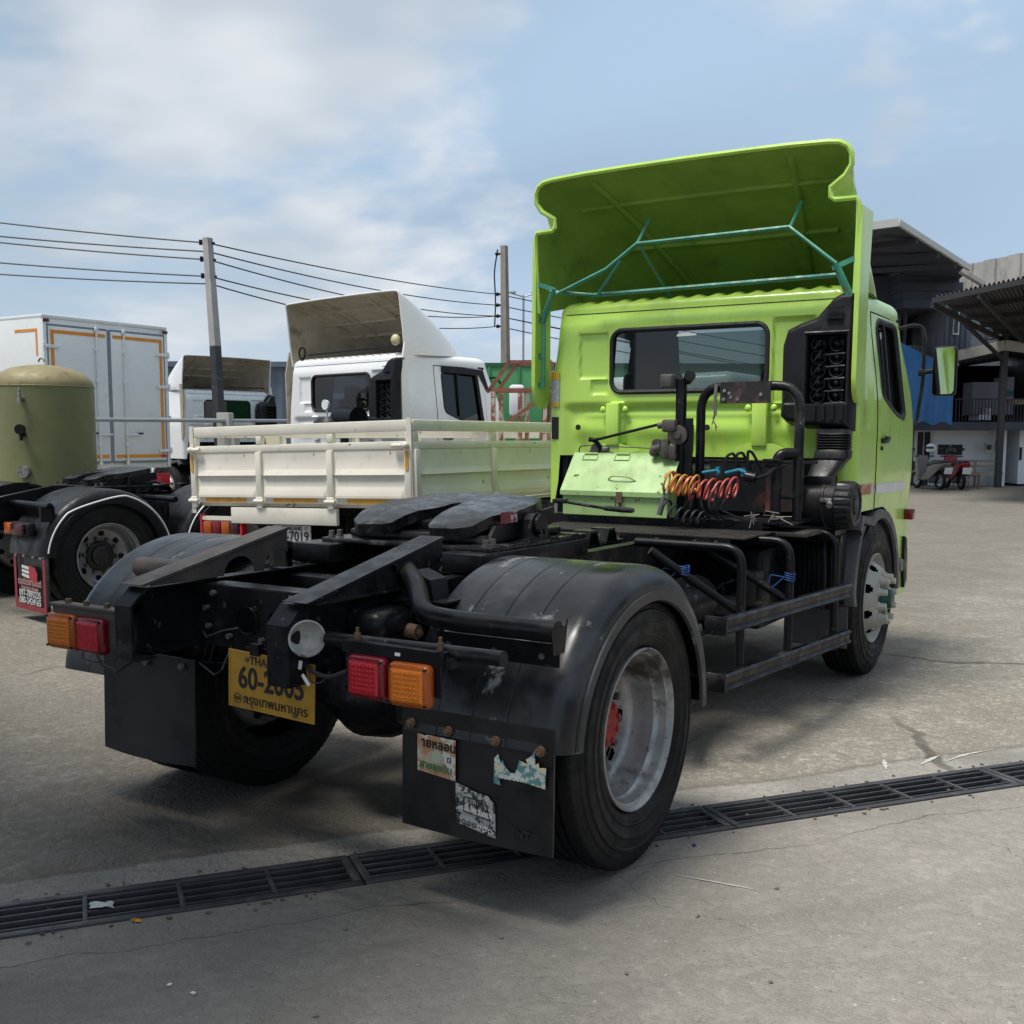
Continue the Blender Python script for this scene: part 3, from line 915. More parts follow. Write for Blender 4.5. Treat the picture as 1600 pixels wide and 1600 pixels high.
def coupling_mount(root, y0, y1, z, cx=0.0, hw=0.45):
    """base plate with bolts and hat shaped humps along both sides"""
    g = G()
    g.b2((cx-hw, y0, z-0.012), (cx+hw, y1-0.35, z+0.008), 0.003)
    g.b2((cx-hw+0.08, y0+0.1, z+0.009), (cx+hw-0.08, y1-0.45, z+0.045), 0.01)
    o = g.obj('coupling_plate', M_grease, root)
    for s in (1, -1):
        g = G()
        p = []
        yy = y0+0.25
        while yy < y1-0.12:
            p += [(yy, 0.0), (yy+0.045, 0.0), (yy+0.075, 0.062), (yy+0.135, 0.062), (yy+0.165, 0.0)]
            yy += 0.19
        p.append((yy+0.05, 0.0))
        poly = p+[(a, b+0.012) for a, b in reversed(p)]
        ws = 0.10
        for k in range(len(p)-1):
            (a, b), (c, d) = p[k], p[k+1]
            g.prism([(a, b), (c, d), (c, d+0.012), (a, b+0.012)], (cx+s*hw-(ws if s > 0 else 0), 0, z-0.06), (0, 1, 0), (0, 0, 1), (ws, 0, 0))
        bmesh.ops.remove_doubles(g.bm, verts=g.bm.verts, dist=1e-5)
        g.obj('hat_section', M_black, root, 25)
        yy = y0+0.03
        while yy < y1-0.1:
            xx = cx+s*(hw-0.035)
            zz = z+0.008 if yy < y0+0.24 else z-0.045
            g = G()
            g.cyl((xx, yy, zz), (xx, yy, zz+0.008), 0.017, n=12)
            g.cyl((xx, yy, zz+0.006), (xx, yy, zz+0.030), 0.013, n=6)
            g.obj('mount_bolt', M_bolt, root)
            yy += 0.055 if yy < y0+0.06 else 0.19
# C-section rail
def rail(root, x_web, inward, y0, y1, z0, z1, m, name='frame_rail', fl=0.07, t=0.008):
    g = G()
    P = [(0, z0), (fl, z0), (fl, z0+t), (t, z0+t), (t, z1-t), (fl, z1-t), (fl, z1), (0, z1)]
    g.prism(P, (x_web, y0, 0), (inward, 0, 0), (0, 0, 1), (0, y1-y0, 0))
    return g.obj(name, m, root)

# ---------------------------------------------------------------- truck cab (rear wall at y = o.y)
def cab(root, o, paint, inner, liner, rich=True, glass=None, notch=True, frame_m=None, stripe=True):
    """forward control sleeper cab with roof deflector; o = (x, y of the rear wall, z shift)"""
    ox, oy, oz = o
    glass = glass or M_glass
    ZT = 2.44
    def hw(z): return 1.088-0.075*sstep(z, 1.72, 2.5)-0.02*sstep(1.45, z, 1.1+0.05)*0
    def yf(z): return 1.80-0.30*sstep(z, 1.65, 2.6)
    def arch(y):                         # lower edge of the side
        d = y-0.66
        a = 0.52+sqrt(max(0, 0.61**2-d*d)) if abs(d) < 0.61 else 0.0
        if y < 0.66: return 1.125
        return max(0.46, min(1.125, a))
    side_y = [0.085, 0.11, 0.15, 0.19, 0.24, 0.30, 0.36, 0.42, 0.48, 0.512, 0.518, 0.5245, 0.53]+[0.55+0.025*k for k in range(31)]+[1.322, 1.328, 1.335, 1.35, 1.42, 1.50, 1.56]
    WIN = [(0.64, 1.93), (0.66, 1.87), (0.82, 1.81), (1.02, 1.75), (1.24, 1.72), (1.27, 1.76), (1.22, 2.30), (1.18, 2.36), (0.70, 2.36), (0.64, 2.31)]
    REARW = rrect(-0.575, 0.515, 1.895, 2.305, 0.075)
    xr_ = [1.0-0.014*k for k in range(0, 143)]
    # plan stations: right front corner, right side, rear right corner, rear, ... left
    ST = []
    for k in range(6): ST.append(('fr', k/6))
    for y in reversed(side_y): ST.append(('sr', y))
    for k in range(1, 8): ST.append(('cr', k/8))
    for x in xr_: ST.append(('r', x))
    for k in range(1, 8): ST.append(('cl', k/8))
    for y in side_y: ST.append(('sl', y))
    for k in range(1, 7): ST.append(('fl', k/6))
    def rear_dy(x, z):
        """how far the rear skin lies forward (+) or back (-)"""
        d = 0.05*sstep(z, 2.33, 2.52)
        def rec(x0, x1, z0, z1, dep, e=0.018):
            return dep*sstep(x, x0, x0+e)*sstep(-x, -x1, -x1+e)*sstep(z, z0, z0+e)*sstep(-z, -z1, -z1+e)
        d += rec(-0.835, -0.60, 1.985, 2.305, 0.020)+rec(-0.74, -0.60, 1.875, 1.99, 0.020)
        d += rec(0.545, 0.83, 1.80, 2.34, 0.020)
        d += 0.035*sstep(-z, -1.83, -1.77)*sstep(x+0.98, 0, 0.12)*sstep(0.98-x, 0, 0.12)
        d -= 0.024*math.exp(-((z-1.645)/0.075)**2)*sstep(x+0.92, 0, 0.1)*sstep(0.92-x, 0, 0.1)*(1-0.6*math.exp(-((x+0.53)/0.09)**2)-0.6*math.exp(-((x-0.49)/0.09)**2))
        d -= 0.010*math.exp(-((z-1.74)/0.02)**2)*sstep(x+0.9, 0, 0.2)*sstep(0.9-x, 0, 0.2)
        for c in (-0.53, 0.49):
            d -= rec(c-0.052, c+0.052, 1.53, 1.83, 0.030, 0.012)
        return d
    def plan(st, z, ins=0.0, detail=True):
        k, a = st
        h = hw(z)-ins
        yb = ins
        F = yf(z)-ins
        rr, rf = 0.085, 0.24
        if k in ('sr', 'sl'):
            s = 1 if k == 'sr' else -1
            yy = max(a, yb+rr)
            yy = min(yy, F-rf)
            bul = 0.012*sstep(z, 1.15, 1.35)*sstep(-z, -1.85, -1.6)*sstep(yy, 0.45, 0.7)
            if rich and 0.16 < yy < 0.46:   # pressed panel behind the door
                bul -= 0.012*sstep(yy, 0.20, 0.24)*sstep(-yy, -0.42, -0.38)*sstep(z, 1.62, 1.68)*sstep(-z, -2.30, -2.24)
            return (s*(h+bul), yy)
        if k in ('cr', 'cl'):
            s = 1 if k == 'cr' else -1
            t = a if k == 'cr' else 1-a
            an = pi/2*t
            y = yb+rr-rr*sin(an)
            if detail: y += rear_dy(s*0.97, z)*t
            return (s*(h-rr+rr*cos(an)), y)
        if k == 'r':
            x = a*(h-rr)
            return (x, yb+(rear_dy(x, z) if detail else 0))
        s = 1 if k == 'fr' else -1
        t = 1-a if k == 'fr' else a
        an = pi/2*t
        return (s*(h-rf+rf*cos(an)), F-rf+rf*sin(an))
    def zlow(st):
        k, a = st
        if k in ('sr', 'sl'): return arch(a)
        if k == 'r':
            x = abs(a*1.0)
            return 1.46-0.34*sstep(x, 0.975, 0.999)
        if k in ('cr', 'cl'): return 1.12
        return 0.46
    NZ = 72
    def pt(i, j, ins=0.0, detail=True):
        st = ST[i]
        zb = zlow(st)
        z = zb+(ZT-zb)*j/(NZ-1)
        x, y = plan(st, z, ins, detail)
        return (ox+x, oy+y, oz+z)
    def isdoor(p):
        y, z = p.y-oy, p.z-oz
        return 0.518 < y < 1.335 and z < 2.40 and abs(p.x-ox) > 0.9
    def indoorwin(p): return abs(p.x-ox) > 0.9 and inpoly(p.y-oy, p.z-oz, WIN)
    def inrear(p): return p.y-oy < 0.2 and inpoly(p.x-ox, p.z-oz, REARW)
    g = G()
    n = len(ST)
    g.grid(n, NZ, lambda i, j: pt(i, j), keep=lambda p, i, j: not (inrear(p) or (isdoor(p) and p.x > ox) or (indoorwin(p) and p.x < ox)))
    # roof: rounded shoulder, corrugated rear edge, flat cap
    RR = 9
    def rp(i, j):
        a = pi/2*j/(RR-1)
        ins = 0.085*(1-cos(a))
        z = ZT+0.085*sin(a)
        x, y = plan(ST[i], ZT, ins)
        if ST[i][0] == 'r':
            z += 0.011*cos(2*pi*x/0.135)*sstep(a, 0.7, 1.3)
            y += 0.07*sstep(a, 0.9, 1.57)
        return (ox+x, oy+y, oz+z)
    vs = g.grid(n, RR, rp)
    g.face([vs[i][RR-1] for i in range(n)])
    bmesh.ops.remove_doubles(g.bm, verts=g.bm.verts, dist=0.0004)
    shell = g.obj('cab_shell', paint, root, 42)
    # dark lining inside
    g = G()
    sel = [i for i in range(n) if ST[i][0] != 'r' or i % 5 == 0]
    g.grid(len(sel), 19, lambda i, j: pt(sel[i], j*4 if j < 18 else NZ-1, 0.045, False), keep=lambda p, i, j: not (inrear(p) or indoorwin(p)))
    z_ = [pt(sel[i], NZ-1, 0.045, False) for i in range(len(sel))]
    g.poly(z_)
    g.poly([(x, y, oz+1.2) for x, y, z in z_])
    g.obj('cab_lining', M_inside, shell)
    # front closure below the windscreen, windscreen glass, dashboard
    g = G()
    g.b2((ox-0.84, oy+1.70, oz+0.46), (ox+0.84, oy+1.80, oz+1.58), 0.03)
    g.obj('front_panel', paint, shell)
    g = G()
    g.poly([(ox-0.83, oy+1.79, oz+1.58), (ox+0.83, oy+1.79, oz+1.58), (ox+0.77, oy+1.56, oz+2.42), (ox-0.77, oy+1.56, oz+2.42)])
    g.obj('windscreen', glass, shell)
    g = G()
    for sx in (-0.55, 0.5):
        g.box((ox+sx, oy+0.62, oz+1.75), (0.46, 0.14, 0.62), None, 0.05)
        g.box((ox+sx, oy+0.60, oz+2.12), (0.26, 0.10, 0.18), None, 0.04)
    g.b2((ox-0.9, oy+1.35, oz+1.25), (ox+0.9, oy+1.7, oz+1.62), 0.05)
    g.obj('seats_and_dashboard', M_seat, shell)
    # rear window
    def yrear(x, z): return rear_dy(x, z)
    g = G()
    g.poly([(ox+x, oy+0.012, oz+z) for x, z in REARW])
    g.obj('rear_window', glass, shell)
    g = G()
    g.tube([(ox+x, oy+0.002, oz+z) for x, z in rrect(-0.578, 0.518, 1.892, 2.308, 0.078, 8)], 0.017, 8, closed=True)
    g.obj('window_gasket', M_rubber, shell)
    # seam line between roof pressing and rear wall
    g = G()
    pts = []
    for x in [0.95-0.1*k for k in range(20)]:
        pts.append((ox+x, oy+rear_dy(x, 2.43)+0.001, oz+2.435))
    g.tube(pts, 0.0035, 5)
    g.obj('roof_seam', M_rubber, shell)
    # doors
    for s in ((1,) if not rich else (1,)):
        ids = [i for i in range(n) if ST[i][0] == 'sr' and 0.524 <= ST[i][1] <= 1.329]
        g = G()
        def dp(i, j):
            st = ST[ids[i]]
            zb = zlow(st)+0.004
            z = zb+(2.392-zb)*j/(NZ-1)
            x, y = plan(st, z)
            return (ox+x+0.004, oy+y, oz+z)
        g.grid(len(ids), NZ, dp, keep=lambda p, i, j: not indoorwin(p))
        door = g.obj('door', paint, root, 40)
        def side_x(y, z): return ox+plan(('sr', y), z)[0]
        g = G()
        g.tube([(side_x(y, z)-0.006, oy+y, oz+z) for y, z in fillet2(WIN, 0.05)], 0.020, 8, closed=True)
        g.obj('door_window_seal', M_rubber, door)
        g = G()
        g.poly([(side_x(y, z)-0.030, oy+y, oz+z) for y, z in WIN])
        g.obj('door_window', glass, door)
        g = G()
        g.beam((side_x(0.92, 1.80)-0.012, oy+0.90, oz+1.80), (side_x(0.9, 2.34)-0.012, oy+0.90, oz+2.34), 0.02, 0.02)
        g.obj('window_bar', M_rubber, door)
        g = G()
        hx = side_x(0.62, 1.56)
        g.box((hx+0.012, oy+0.67, oz+1.57), (0.03, 0.15, 0.035), None, 0.01)
        g.box((hx+0.028, oy+0.67, oz+1.585), (0.02, 0.10, 0.03), None, 0.008)
        g.cyl((hx, oy+0.61, oz+1.52), (hx+0.014, oy+0.61, oz+1.52), 0.014, n=12)
        g.obj('door_handle', M_plastic, door)
        if stripe:
            for (y0, y1, mm, nm) in ((0.535, 1.33, M_whitetrim, 'white_stripe'), (0.15, 0.50, STRIPE2, 'peeling_stripe')):
                g = G()
                yl = [y0+(y1-y0)*k/12 for k in range(13)]
                g.grid(13, 3, lambda i, j: (side_x(yl[i], 1.24+0.032*j)+0.0065, oy+yl[i], oz+1.235+0.032*j-0.015*yl[i]))
                g.obj(nm, mm, door)
    # wheel arch trim
    for s in (1, -1):
        g = G()
        pts = []
        prof = [(1.115, 0.10), (1.118, 0.38)]
        path = [(0.12, 1.02), (0.16, 1.105)]+[(0.66+0.60*cos(radians(a)), 0.52+0.60*sin(radians(a))) for a in (112, 100, 90, 80, 70, 60, 50, 40, 30, 20, 10, 0)]
        xs_ = (0.78, 1.02, 1.085, 1.105, 1.105, 1.09)
        zo = (-0.03, -0.012, -0.008, -0.012, -0.055, -0.06)
        def f(i, j):
            y, z = path[i]
            cx_, cz_ = 0.66, 0.52
            l = hypot(y-cx_, z-cz_)
            k = (l+zo[j])/l
            return (ox+s*xs_[j], oy+cx_+(y-cx_)*k, oz+cz_+(z-cz_)*k)
        g.grid(len(path), 6, f)
        g.solid(-0.008)
        g.obj('wheel_arch_trim', M_greyplastic, root, 35)
    for s in (1, -1):
        g = G(); g.b2((ox+min(s*0.62, s*1.03), oy+0.05, oz+1.0), (ox+max(s*0.62, s*1.03), oy+0.60, oz+1.50), 0.02); g.obj('inner_arch', M_black, root)
    # bumper corner, step
    g = G()
    g.b2((ox-1.06, oy+1.38, oz+0.42), (ox+1.06, oy+1.84, oz+0.80), 0.07, 3)
    g.obj('bumper', paint, root)
    # air intake at the rear right corner
    IN = [(0.645, 1.715), (0.645, 2.15), (0.675, 2.255), (0.76, 2.295), (0.85, 2.325), (0.945, 2.435), (1.00, 2.462), (1.085, 2.462), (1.105, 2.435), (1.105, 1.625), (0.80, 1.645), (0.69, 1.67)]
    HX0, HX1, HZ0, HZ1 = 0.825, 1.045, 1.80, 2.19
    yf_ = oy-0.16
    def edge_d(x, z):
        best = 9
        for (ax, az), (bx, bz) in zip(IN, IN[1:]+IN[:1]):
            ex, ez = bx-ax, bz-az
            t = max(0, min(1, ((x-ax)*ex+(z-az)*ez)/(ex*ex+ez*ez)))
            best = min(best, hypot(x-ax-t*ex, z-az-t*ez))
        return best if inpoly(x, z, IN) else 0
    gx = [0.6375+0.0075*k for k in range(64)]
    gz = [1.62+0.0075*k for k in range(114)]
    hx0, hx1, hz0, hz1 = gx[24], gx[56], gz[23], gz[78]
    def ip(i, j):
        x, z = gx[i], gz[j]
        k = 1-min(1, edge_d(x, z)/0.045)
        up_ = 0.03*sstep(z, 2.20, 2.40)
        d = 0.012*sstep(z, 1.79, 1.80)-0.012
        return (ox+x, yf_+up_+d+0.16*(1-sqrt(max(0, 1-k*k))), oz+z)
    g = G()
    g.grid(64, 114, ip, keep=lambda p, i, j: not (24 <= i < 56 and 23 <= j < 78) and edge_d(p.x-ox, p.z-oz) > 0)
    HX0, HX1, HZ0, HZ1 = hx0, hx1, hz0, hz1
    c4 = [(hx0, hz0), (hx1, hz0), (hx1, hz1), (hx0, hz1)]
    for (a_, b_), (c_, d_) in zip(c4, c4[1:]+c4[:1]):
        g.poly([(ox+a_, yf_, oz+b_), (ox+c_, yf_, oz+d_), (ox+c_, oy-0.01, oz+d_), (ox+a_, oy-0.01, oz+b_)])
    g.poly([(ox+a_, oy-0.012, oz+b_) for a_, b_ in c4])
    # ribs on the lower box
    for k in range(4): g.b2((ox+0.865+0.055*k, yf_-0.026, oz+1.695), (ox+0.890+0.055*k, yf_+0.01, oz+1.782))
    g.b2((ox+0.93, yf_-0.012, oz+2.295), (ox+1.03, yf_+0.01, oz+2.302))
    g.b2((ox+0.93, yf_-0.012, oz+2.355), (ox+1.03, yf_+0.01, oz+2.362))
    intake = g.obj('air_intake', M_plastic, root, 50, fix=False)
    g = G()
    for (a, b) in (((HX0-0.012, HZ1+0.012), (HX1+0.012, HZ1+0.012)), ((HX1+0.012, HZ1+0.012), (HX1+0.012, HZ0-0.012)), ((HX0-0.012, HZ0-0.012), (HX0-0.012, HZ1+0.012))):
        g.tube([(ox+a[0], yf_-0.002, oz+a[1]), (ox+b[0], yf_-0.002, oz+b[1])], 0.008, 6)
    g.obj('intake_frame', M_plastic, intake)
    if 'swirl' not in CACHE:
        q = G()
        q.lathe([(0.047, 0.05), (0.049, 0.0), (0.046, -0.012), (0.041, -0.008), (0.038, 0.03), (0.030, 0.06)], (0, 0, 0), (0, 1, 0), 20)
        q.lathe([(0.0, -0.012), (0.012, -0.008), (0.022, 0.02), (0.026, 0.06)], (0, 0, 0), (0, 1, 0), 12)
        for a in (20, 140, 260):
            q.beam((0.016*cos(radians(a)), 0.015, 0.016*sin(radians(a))), (0.042*cos(radians(a)), 0.02, 0.042*sin(radians(a))), 0.006, 0.03)
        CACHE['swirl'] = q.mesh('swirl_tube', M_plastic, 35)
    for r_ in range(5):
        for c_ in range(2):
            link('swirl_tube', CACHE['swirl'], intake, loc=(ox+0.880+0.110*c_, oy-0.115, oz+2.150-0.077*r_))
        g = G()
        g.tube([(ox+0.83, oy-0.09, oz+2.10-0.073*r_), (ox+0.86, oy-0.135, oz+2.125-0.073*r_), (ox+0.90, oy-0.140, oz+2.175-0.073*r_)], 0.006, 6)
        g.tube([(ox+0.83, oy-0.07, oz+2.09-0.073*r_), (ox+0.93, oy-0.12, oz+2.085-0.073*r_), (ox+1.04, oy-0.12, oz+2.09-0.073*r_)], 0.008, 6)
        g.obj('swirl_vane', M_plastic, intake)
    deflector(root, o, paint, inner, liner, notch, frame_m, rich)
    return shell
def fillet2(P, r):
    q = fillet([(P[-1][0]+P[0][0], P[-1][1]+P[0][1], 0)] and [((P[-1][0]+P[0][0])/2, (P[-1][1]+P[0][1])/2, 0)]+[(a, b, 0) for a, b in P]+[((P[-1][0]+P[0][0])/2, (P[-1][1]+P[0][1])/2, 0)], r, 3)
    return [(p.x, p.y) for p in q[:-1]]
CACHE = {}
STRIPE2 = mat('peeling_red_white_stripe', (0.62, 0.60, 0.56), 0.5, wear=(0.45, 0.15, 0.06), wamt=(0.42, 0.5), wscale=9, wear2=(0.30, 0.5, 0.08), w2amt=(0.6, 0.64), w2scale=12)
def deflector(root, o, paint, inner, liner, notch, frame_m, rich):
    ox, oy, oz = o
    if notch:
        half = [(1.095, -0.13, 2.44), (1.10, -0.14, 2.60), (1.105, -0.15, 2.80), (1.105, -0.16, 2.955), (1.09, -0.165, 2.985), (0.965, -0.17, 2.988), (0.942, -0.175, 3.005), (0.942, -0.18, 3.06), (1.03, -0.20, 3.115),
                (1.068, -0.21, 3.17), (1.068, -0.22, 3.23), (1.045, -0.225, 3.275), (1.00, -0.23, 3.30), (0.93, -0.232, 3.31), (0.7, -0.236, 3.32), (0.4, -0.24, 3.325), (0.0, -0.24, 3.328)]
    else:
        half = [(1.06, 0.06, 2.44), (1.065, 0.04, 2.60), (1.065, 0.02, 2.80), (1.06, 0.0, 2.95), (1.06, -0.015, 3.08), (1.058, -0.025, 3.15), (1.05, -0.03, 3.178), (1.03, -0.035, 3.193), (0.97, -0.04, 3.198), (0.7, -0.04, 3.205), (0.4, -0.04, 3.21), (0.0, -0.04, 3.21)]
    m = len(half)
    # smooth loop just ahead of the notch
    sm = []
    for k, (x, y, z) in enumerate(half):
        if notch and 4 <= k <= 9: x = 1.085-0.02*sstep(z, 2.95, 3.2)
        sm.append((x, y, z))
    base = []
    for k, (x, y, z) in enumerate(half):
        t = k/(m-1)
        a = sstep(t, 0.0, 1.0)
        an = pi/2*t
        base.append((1.04*cos(an)**0.55 if cos(an) > 0 else 0, 0.16+1.30*sin(an)**0.8, 2.50+0.06*t))
    full = [(x, y, z) for x, y, z in half]+[(-x, y, z) for x, y, z in reversed(half[:-1])]
    fsm = [(x, y, z) for x, y, z in sm]+[(-x, y, z) for x, y, z in reversed(sm[:-1])]
    fba = [(x, y, z) for x, y, z in base]+[(-x, y, z) for x, y, z in reversed(base[:-1])]
    NV = 16
    def P(i, v, off=0.0):
        a = V(full[i]).lerp(V(fsm[i]), sstep(v, 0.03, 0.12))
        b = V(fba[i])
        p = a.lerp(b, v)
        topness = sstep(a.z, 2.9, 3.25)
        p.z += 0.07*sin(pi*v)**0.9*topness*(1-0.3*v)
        p.y += -0.12*sin(pi*v)*topness*0
        if off: p += (V((0, 0.7, 2.5))-p).normalized()*off
        return p+V((ox, oy, oz))
    g = G()
    NI = len(full)
    g.grid(NI, NV, lambda i, j: P(i, j/(NV-1)))
    d = g.obj('roof_deflector', paint, root, 50)
    g = G()
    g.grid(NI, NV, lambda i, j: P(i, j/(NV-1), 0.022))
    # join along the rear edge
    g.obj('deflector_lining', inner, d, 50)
    g = G()
    g.tube([P(i, 0.0, 0.011) for i in range(NI)], 0.017 if notch else 0.012, 6)
    g.obj('deflector_edge', paint, d, 35)
    # pressed ribs on the inside
    g = G()
    mid = NI//2
    cols = [mid-2, mid+2] if notch else [mid-3, mid-2, mid-1, mid+1, mid+2, mid+3]
    for i in cols:
        g.tube([P(i, 0.05+0.75*k/10, 0.030) for k in range(11)], 0.024, 6)
    for v in ((0.22, 0.52) if notch else (0.2, 0.4, 0.6)):
        w = 4 if notch else 5
        g.tube([P(i, v, 0.030) for i in range(mid-w, mid+w+1)], 0.020, 6)
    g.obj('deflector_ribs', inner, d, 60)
    # side fairings beside the cab
    if notch:
        for s in (1, -1):
            g = G()
            poly = [(-0.16, 2.50), (-0.16, 1.92), (-0.13, 1.84), (-0.06, 1.79), (0.02, 1.80), (0.05, 1.88), (0.05, 2.50)]
            poly = [(-0.155, 2.94), (-0.16, 2.5), (-0.165, 1.95), (-0.15, 1.86), (-0.10, 1.80), (-0.02, 1.785), (0.03, 1.82), (0.05, 1.9), (0.05, 2.50), (0.10, 2.94)]
            g.prism(poly, (ox+s*1.105-0.014, oy, oz), (0, 1, 0), (0, 0, 1), (0.028, 0, 0))
            g.obj('side_fairing', paint, root)
            g = G()
            g.tube([(ox+s*1.06, oy-0.10, oz+1.93), (ox+s*1.06, oy-0.10, oz+2.38)], 0.014, 6)
            g.tube([(ox+s*1.06, oy-0.10, oz+2.38), (ox+s*0.98, oy-0.13, oz+2.57)], 0.016, 6)
            g.box((ox+s*1.03, oy-0.14, oz+2.62), (0.17, 0.012, 0.03), Matrix.Rotation(-s*0.35, 3, 'Y'))
            for zz in (1.95, 2.15, 2.40): g.box((ox+s*1.078, oy-0.10, oz+zz), (0.04, 0.03, 0.035))
            g.obj('fairing_bracket', frame_m, root)
        g = G()
        f_ = lambda x, z, y=-0.15: (ox+x, oy+y, oz+z)
        g.tube([f_(-0.93, 2.56), f_(-0.55, 2.70), f_(-0.33, 2.845), f_(0.684, 2.855), f_(0.976, 2.615)], 0.013, 6)
        g.tube([f_(-0.70, 2.545, -0.08), f_(1.0, 2.56, -0.08)], 0.015, 6)
        g.tube([f_(-0.64, 2.54, -0.1), f_(-0.45, 2.75)], 0.011, 6)
        g.tube([f_(-0.98, 2.58), f_(-0.62, 2.54, -0.08)], 0.012, 6)
        for x in (-0.33, 0.684): g.tube([f_(x, 2.84), f_(x+0.03, 3.02, -0.02)], 0.011, 6)
        g.tube([f_(-0.31, 2.83), f_(-0.25, 2.5, 0.3)], 0.010, 6)
        g.tube([f_(0.976, 2.615), f_(1.07, 2.40, -0.1)], 0.018, 6)
        g.tube([f_(-0.95, 2.6), f_(-1.07, 2.40, -0.1)], 0.018, 6)
        g.obj('deflector_frame', frame_m, root)
    else:
        g = G()
        g.tube([(ox-0.75, oy+0.08, oz+2.57), (ox+0.95, oy+0.08, oz+2.60)], 0.013, 6)
        g.obj('deflector_frame', M_black, root)
        for s in (1, -1):
            g = G()
            poly = [(-0.01, 1.6), (0.04, 1.5), (0.07, 1.6), (0.08, 2.45), (0.10, 2.62), (0.03, 2.62), (-0.03, 2.35)]
            g.prism(poly, (ox+s*1.075-0.012, oy, oz), (0, 1, 0), (0, 0, 1), (0.024, 0, 0))
            g.obj('side_fairing', paint if s > 0 else inner, root)

# ================================================================ the green tractor truck
T = thing('tractor_truck', 'bright green tractor unit with black chassis, fifth wheel and pale green toolbox', 'truck')
cab(T, (0.02, 3.20, 0), M_green, M_green_shade, M_inside, True, M_glass, True, M_teal)
CX = -0.035
# frame
rail(T, CX+0.425, -1, -0.90, 4.9, 0.775, 1.03, M_black)
rail(T, CX-0.425, 1, -0.90, 4.9, 0.775, 1.03, M_black)
def end_cap(x0, x1, m):
    g = G()
    yb = -1.0
    P = [(-0.895, 1.034), (-0.93, 1.034), (yb, 0.972), (yb, 0.768), (-0.988, 0.768), (-0.988, 0.968), (-0.925, 1.022), (-0.895, 1.022)]
    g.prism(P, (x0, 0, 0), (0, 1, 0), (0, 0, 1), (x1-x0, 0, 0))
    return g
g = end_cap(0.30, 0.388, M_blackw)
g.b2((0.389, -1.0, 0.768), (0.397, -0.895, 0.975)); g.prism([(-1.0, 0.9745), (-0.93, 1.034), (-0.895, 1.034), (-0.895, 0.9745)], (0.389, 0, 0), (0, 1, 0), (0, 0, 1), (0.008, 0, 0))
g.obj('frame_end_cap', M_blackw, T)
g = end_cap(-0.452, -0.372, M_blackw)
g.prism([(-1.0, 0.768), (-0.899, 0.768), (-0.899, 1.034), (-0.93, 1.034), (-1.0, 0.972)], (-0.46, 0, 0), (0, 1, 0), (0, 0, 1), (0.007, 0, 0))
g.b2((-0.452, -0.987, 0.768), (-0.36, -0.899, 0.776))
g.obj('frame_end_cap', M_blackw, T)
# rear crossmember with two round holes
g = G()
def cross_keep(p, i, j):
    for hx in (-0.13, 0.03):
        if (p.x-hx)**2+(p.z-0.895)**2 < 0.052**2: return False
    return True
xs_ = [-0.40+0.0125*k for k in range(61)]
zs_ = [0.785+0.0122*k for k in range(20)]
g.grid(61, 20, lambda i, j: (xs_[i], -0.66, zs_[j]), cross_keep)
g.solid(0.008)
g.b2((-0.40, -0.652, 1.012), (0.35, -0.55, 1.020)); g.b2((-0.40, -0.652, 0.78), (0.35, -0.55, 0.787))
for hx in (-0.13, 0.03):
    g.tube([(hx+0.054*cos(a*pi/12), -0.668, 0.895+0.054*sin(a*pi/12)) for a in range(24)], 0.004, 5, closed=True)
cm = g.obj('crossmember', M_black, T)
for x, z in ((-0.33, 0.86), (-0.34, 0.93), (-0.30, 0.99), (0.12, 0.93), (-0.05, 0.83), (-0.22, 0.83), (0.2, 0.85)):
    g = G(); g.cyl((x, -0.662, z), (x, -0.682, z), 0.011, n=6); g.obj('bolt', M_bolt, cm)
g = G(); g.cyl((0.12, -0.665, 0.965), (0.12, -0.72, 0.96), 0.028, n=14); g.obj('yellow_coupling', mat('yellow_plastic', (0.42, 0.30, 0.07), 0.5), cm)
g = G(); g.b2((0.09, -0.672, 0.99), (0.15, -0.668, 1.01)); g.obj('tin_tab', M_steel, cm)
g = G(); g.tube([(-0.34, -0.69, 0.84), (-0.28, -0.73, 0.83), (-0.2, -0.72, 0.86), (-0.15, -0.69, 0.87)], 0.004, 6); g.obj('loose_cable', M_wire, cm); g = G()
g.tube([(-0.18, -0.7, 0.80), (-0.17, -0.76, 0.72), (-0.2, -0.77, 0.70), (-0.3, -0.75, 0.73)], 0.0035, 6); g.obj('loose_cable', M_wire, cm); g = G()
g.tube([(0.05, -0.69, 0.95), (0.06, -0.73, 0.86), (0.03, -0.7, 0.80)], 0.006, 6); g.obj('loose_cable', M_wire, cm)
for y in (-0.1, 0.55, 1.3, 2.0, 2.7):
    g = G(); g.b2((CX-0.415, y-0.05, 0.80), (CX+0.415, y+0.05, 1.0), 0.01); g.obj('crossmember', M_black, T)
# boxes bolted on the rails between ramps and coupling
for s in (1, -1):
    g = G()
    g.b2((CX+s*0.40-0.11, 0.02, 1.035), (CX+s*0.40+0.11, 0.20, 1.118), 0.012)
    g.b2((CX+s*0.40-0.10, 0.205, 1.035), (CX+s*0.40+0.10, 0.95, 1.115), 0.008)
    g.obj('rail_spacer', M_black, T)
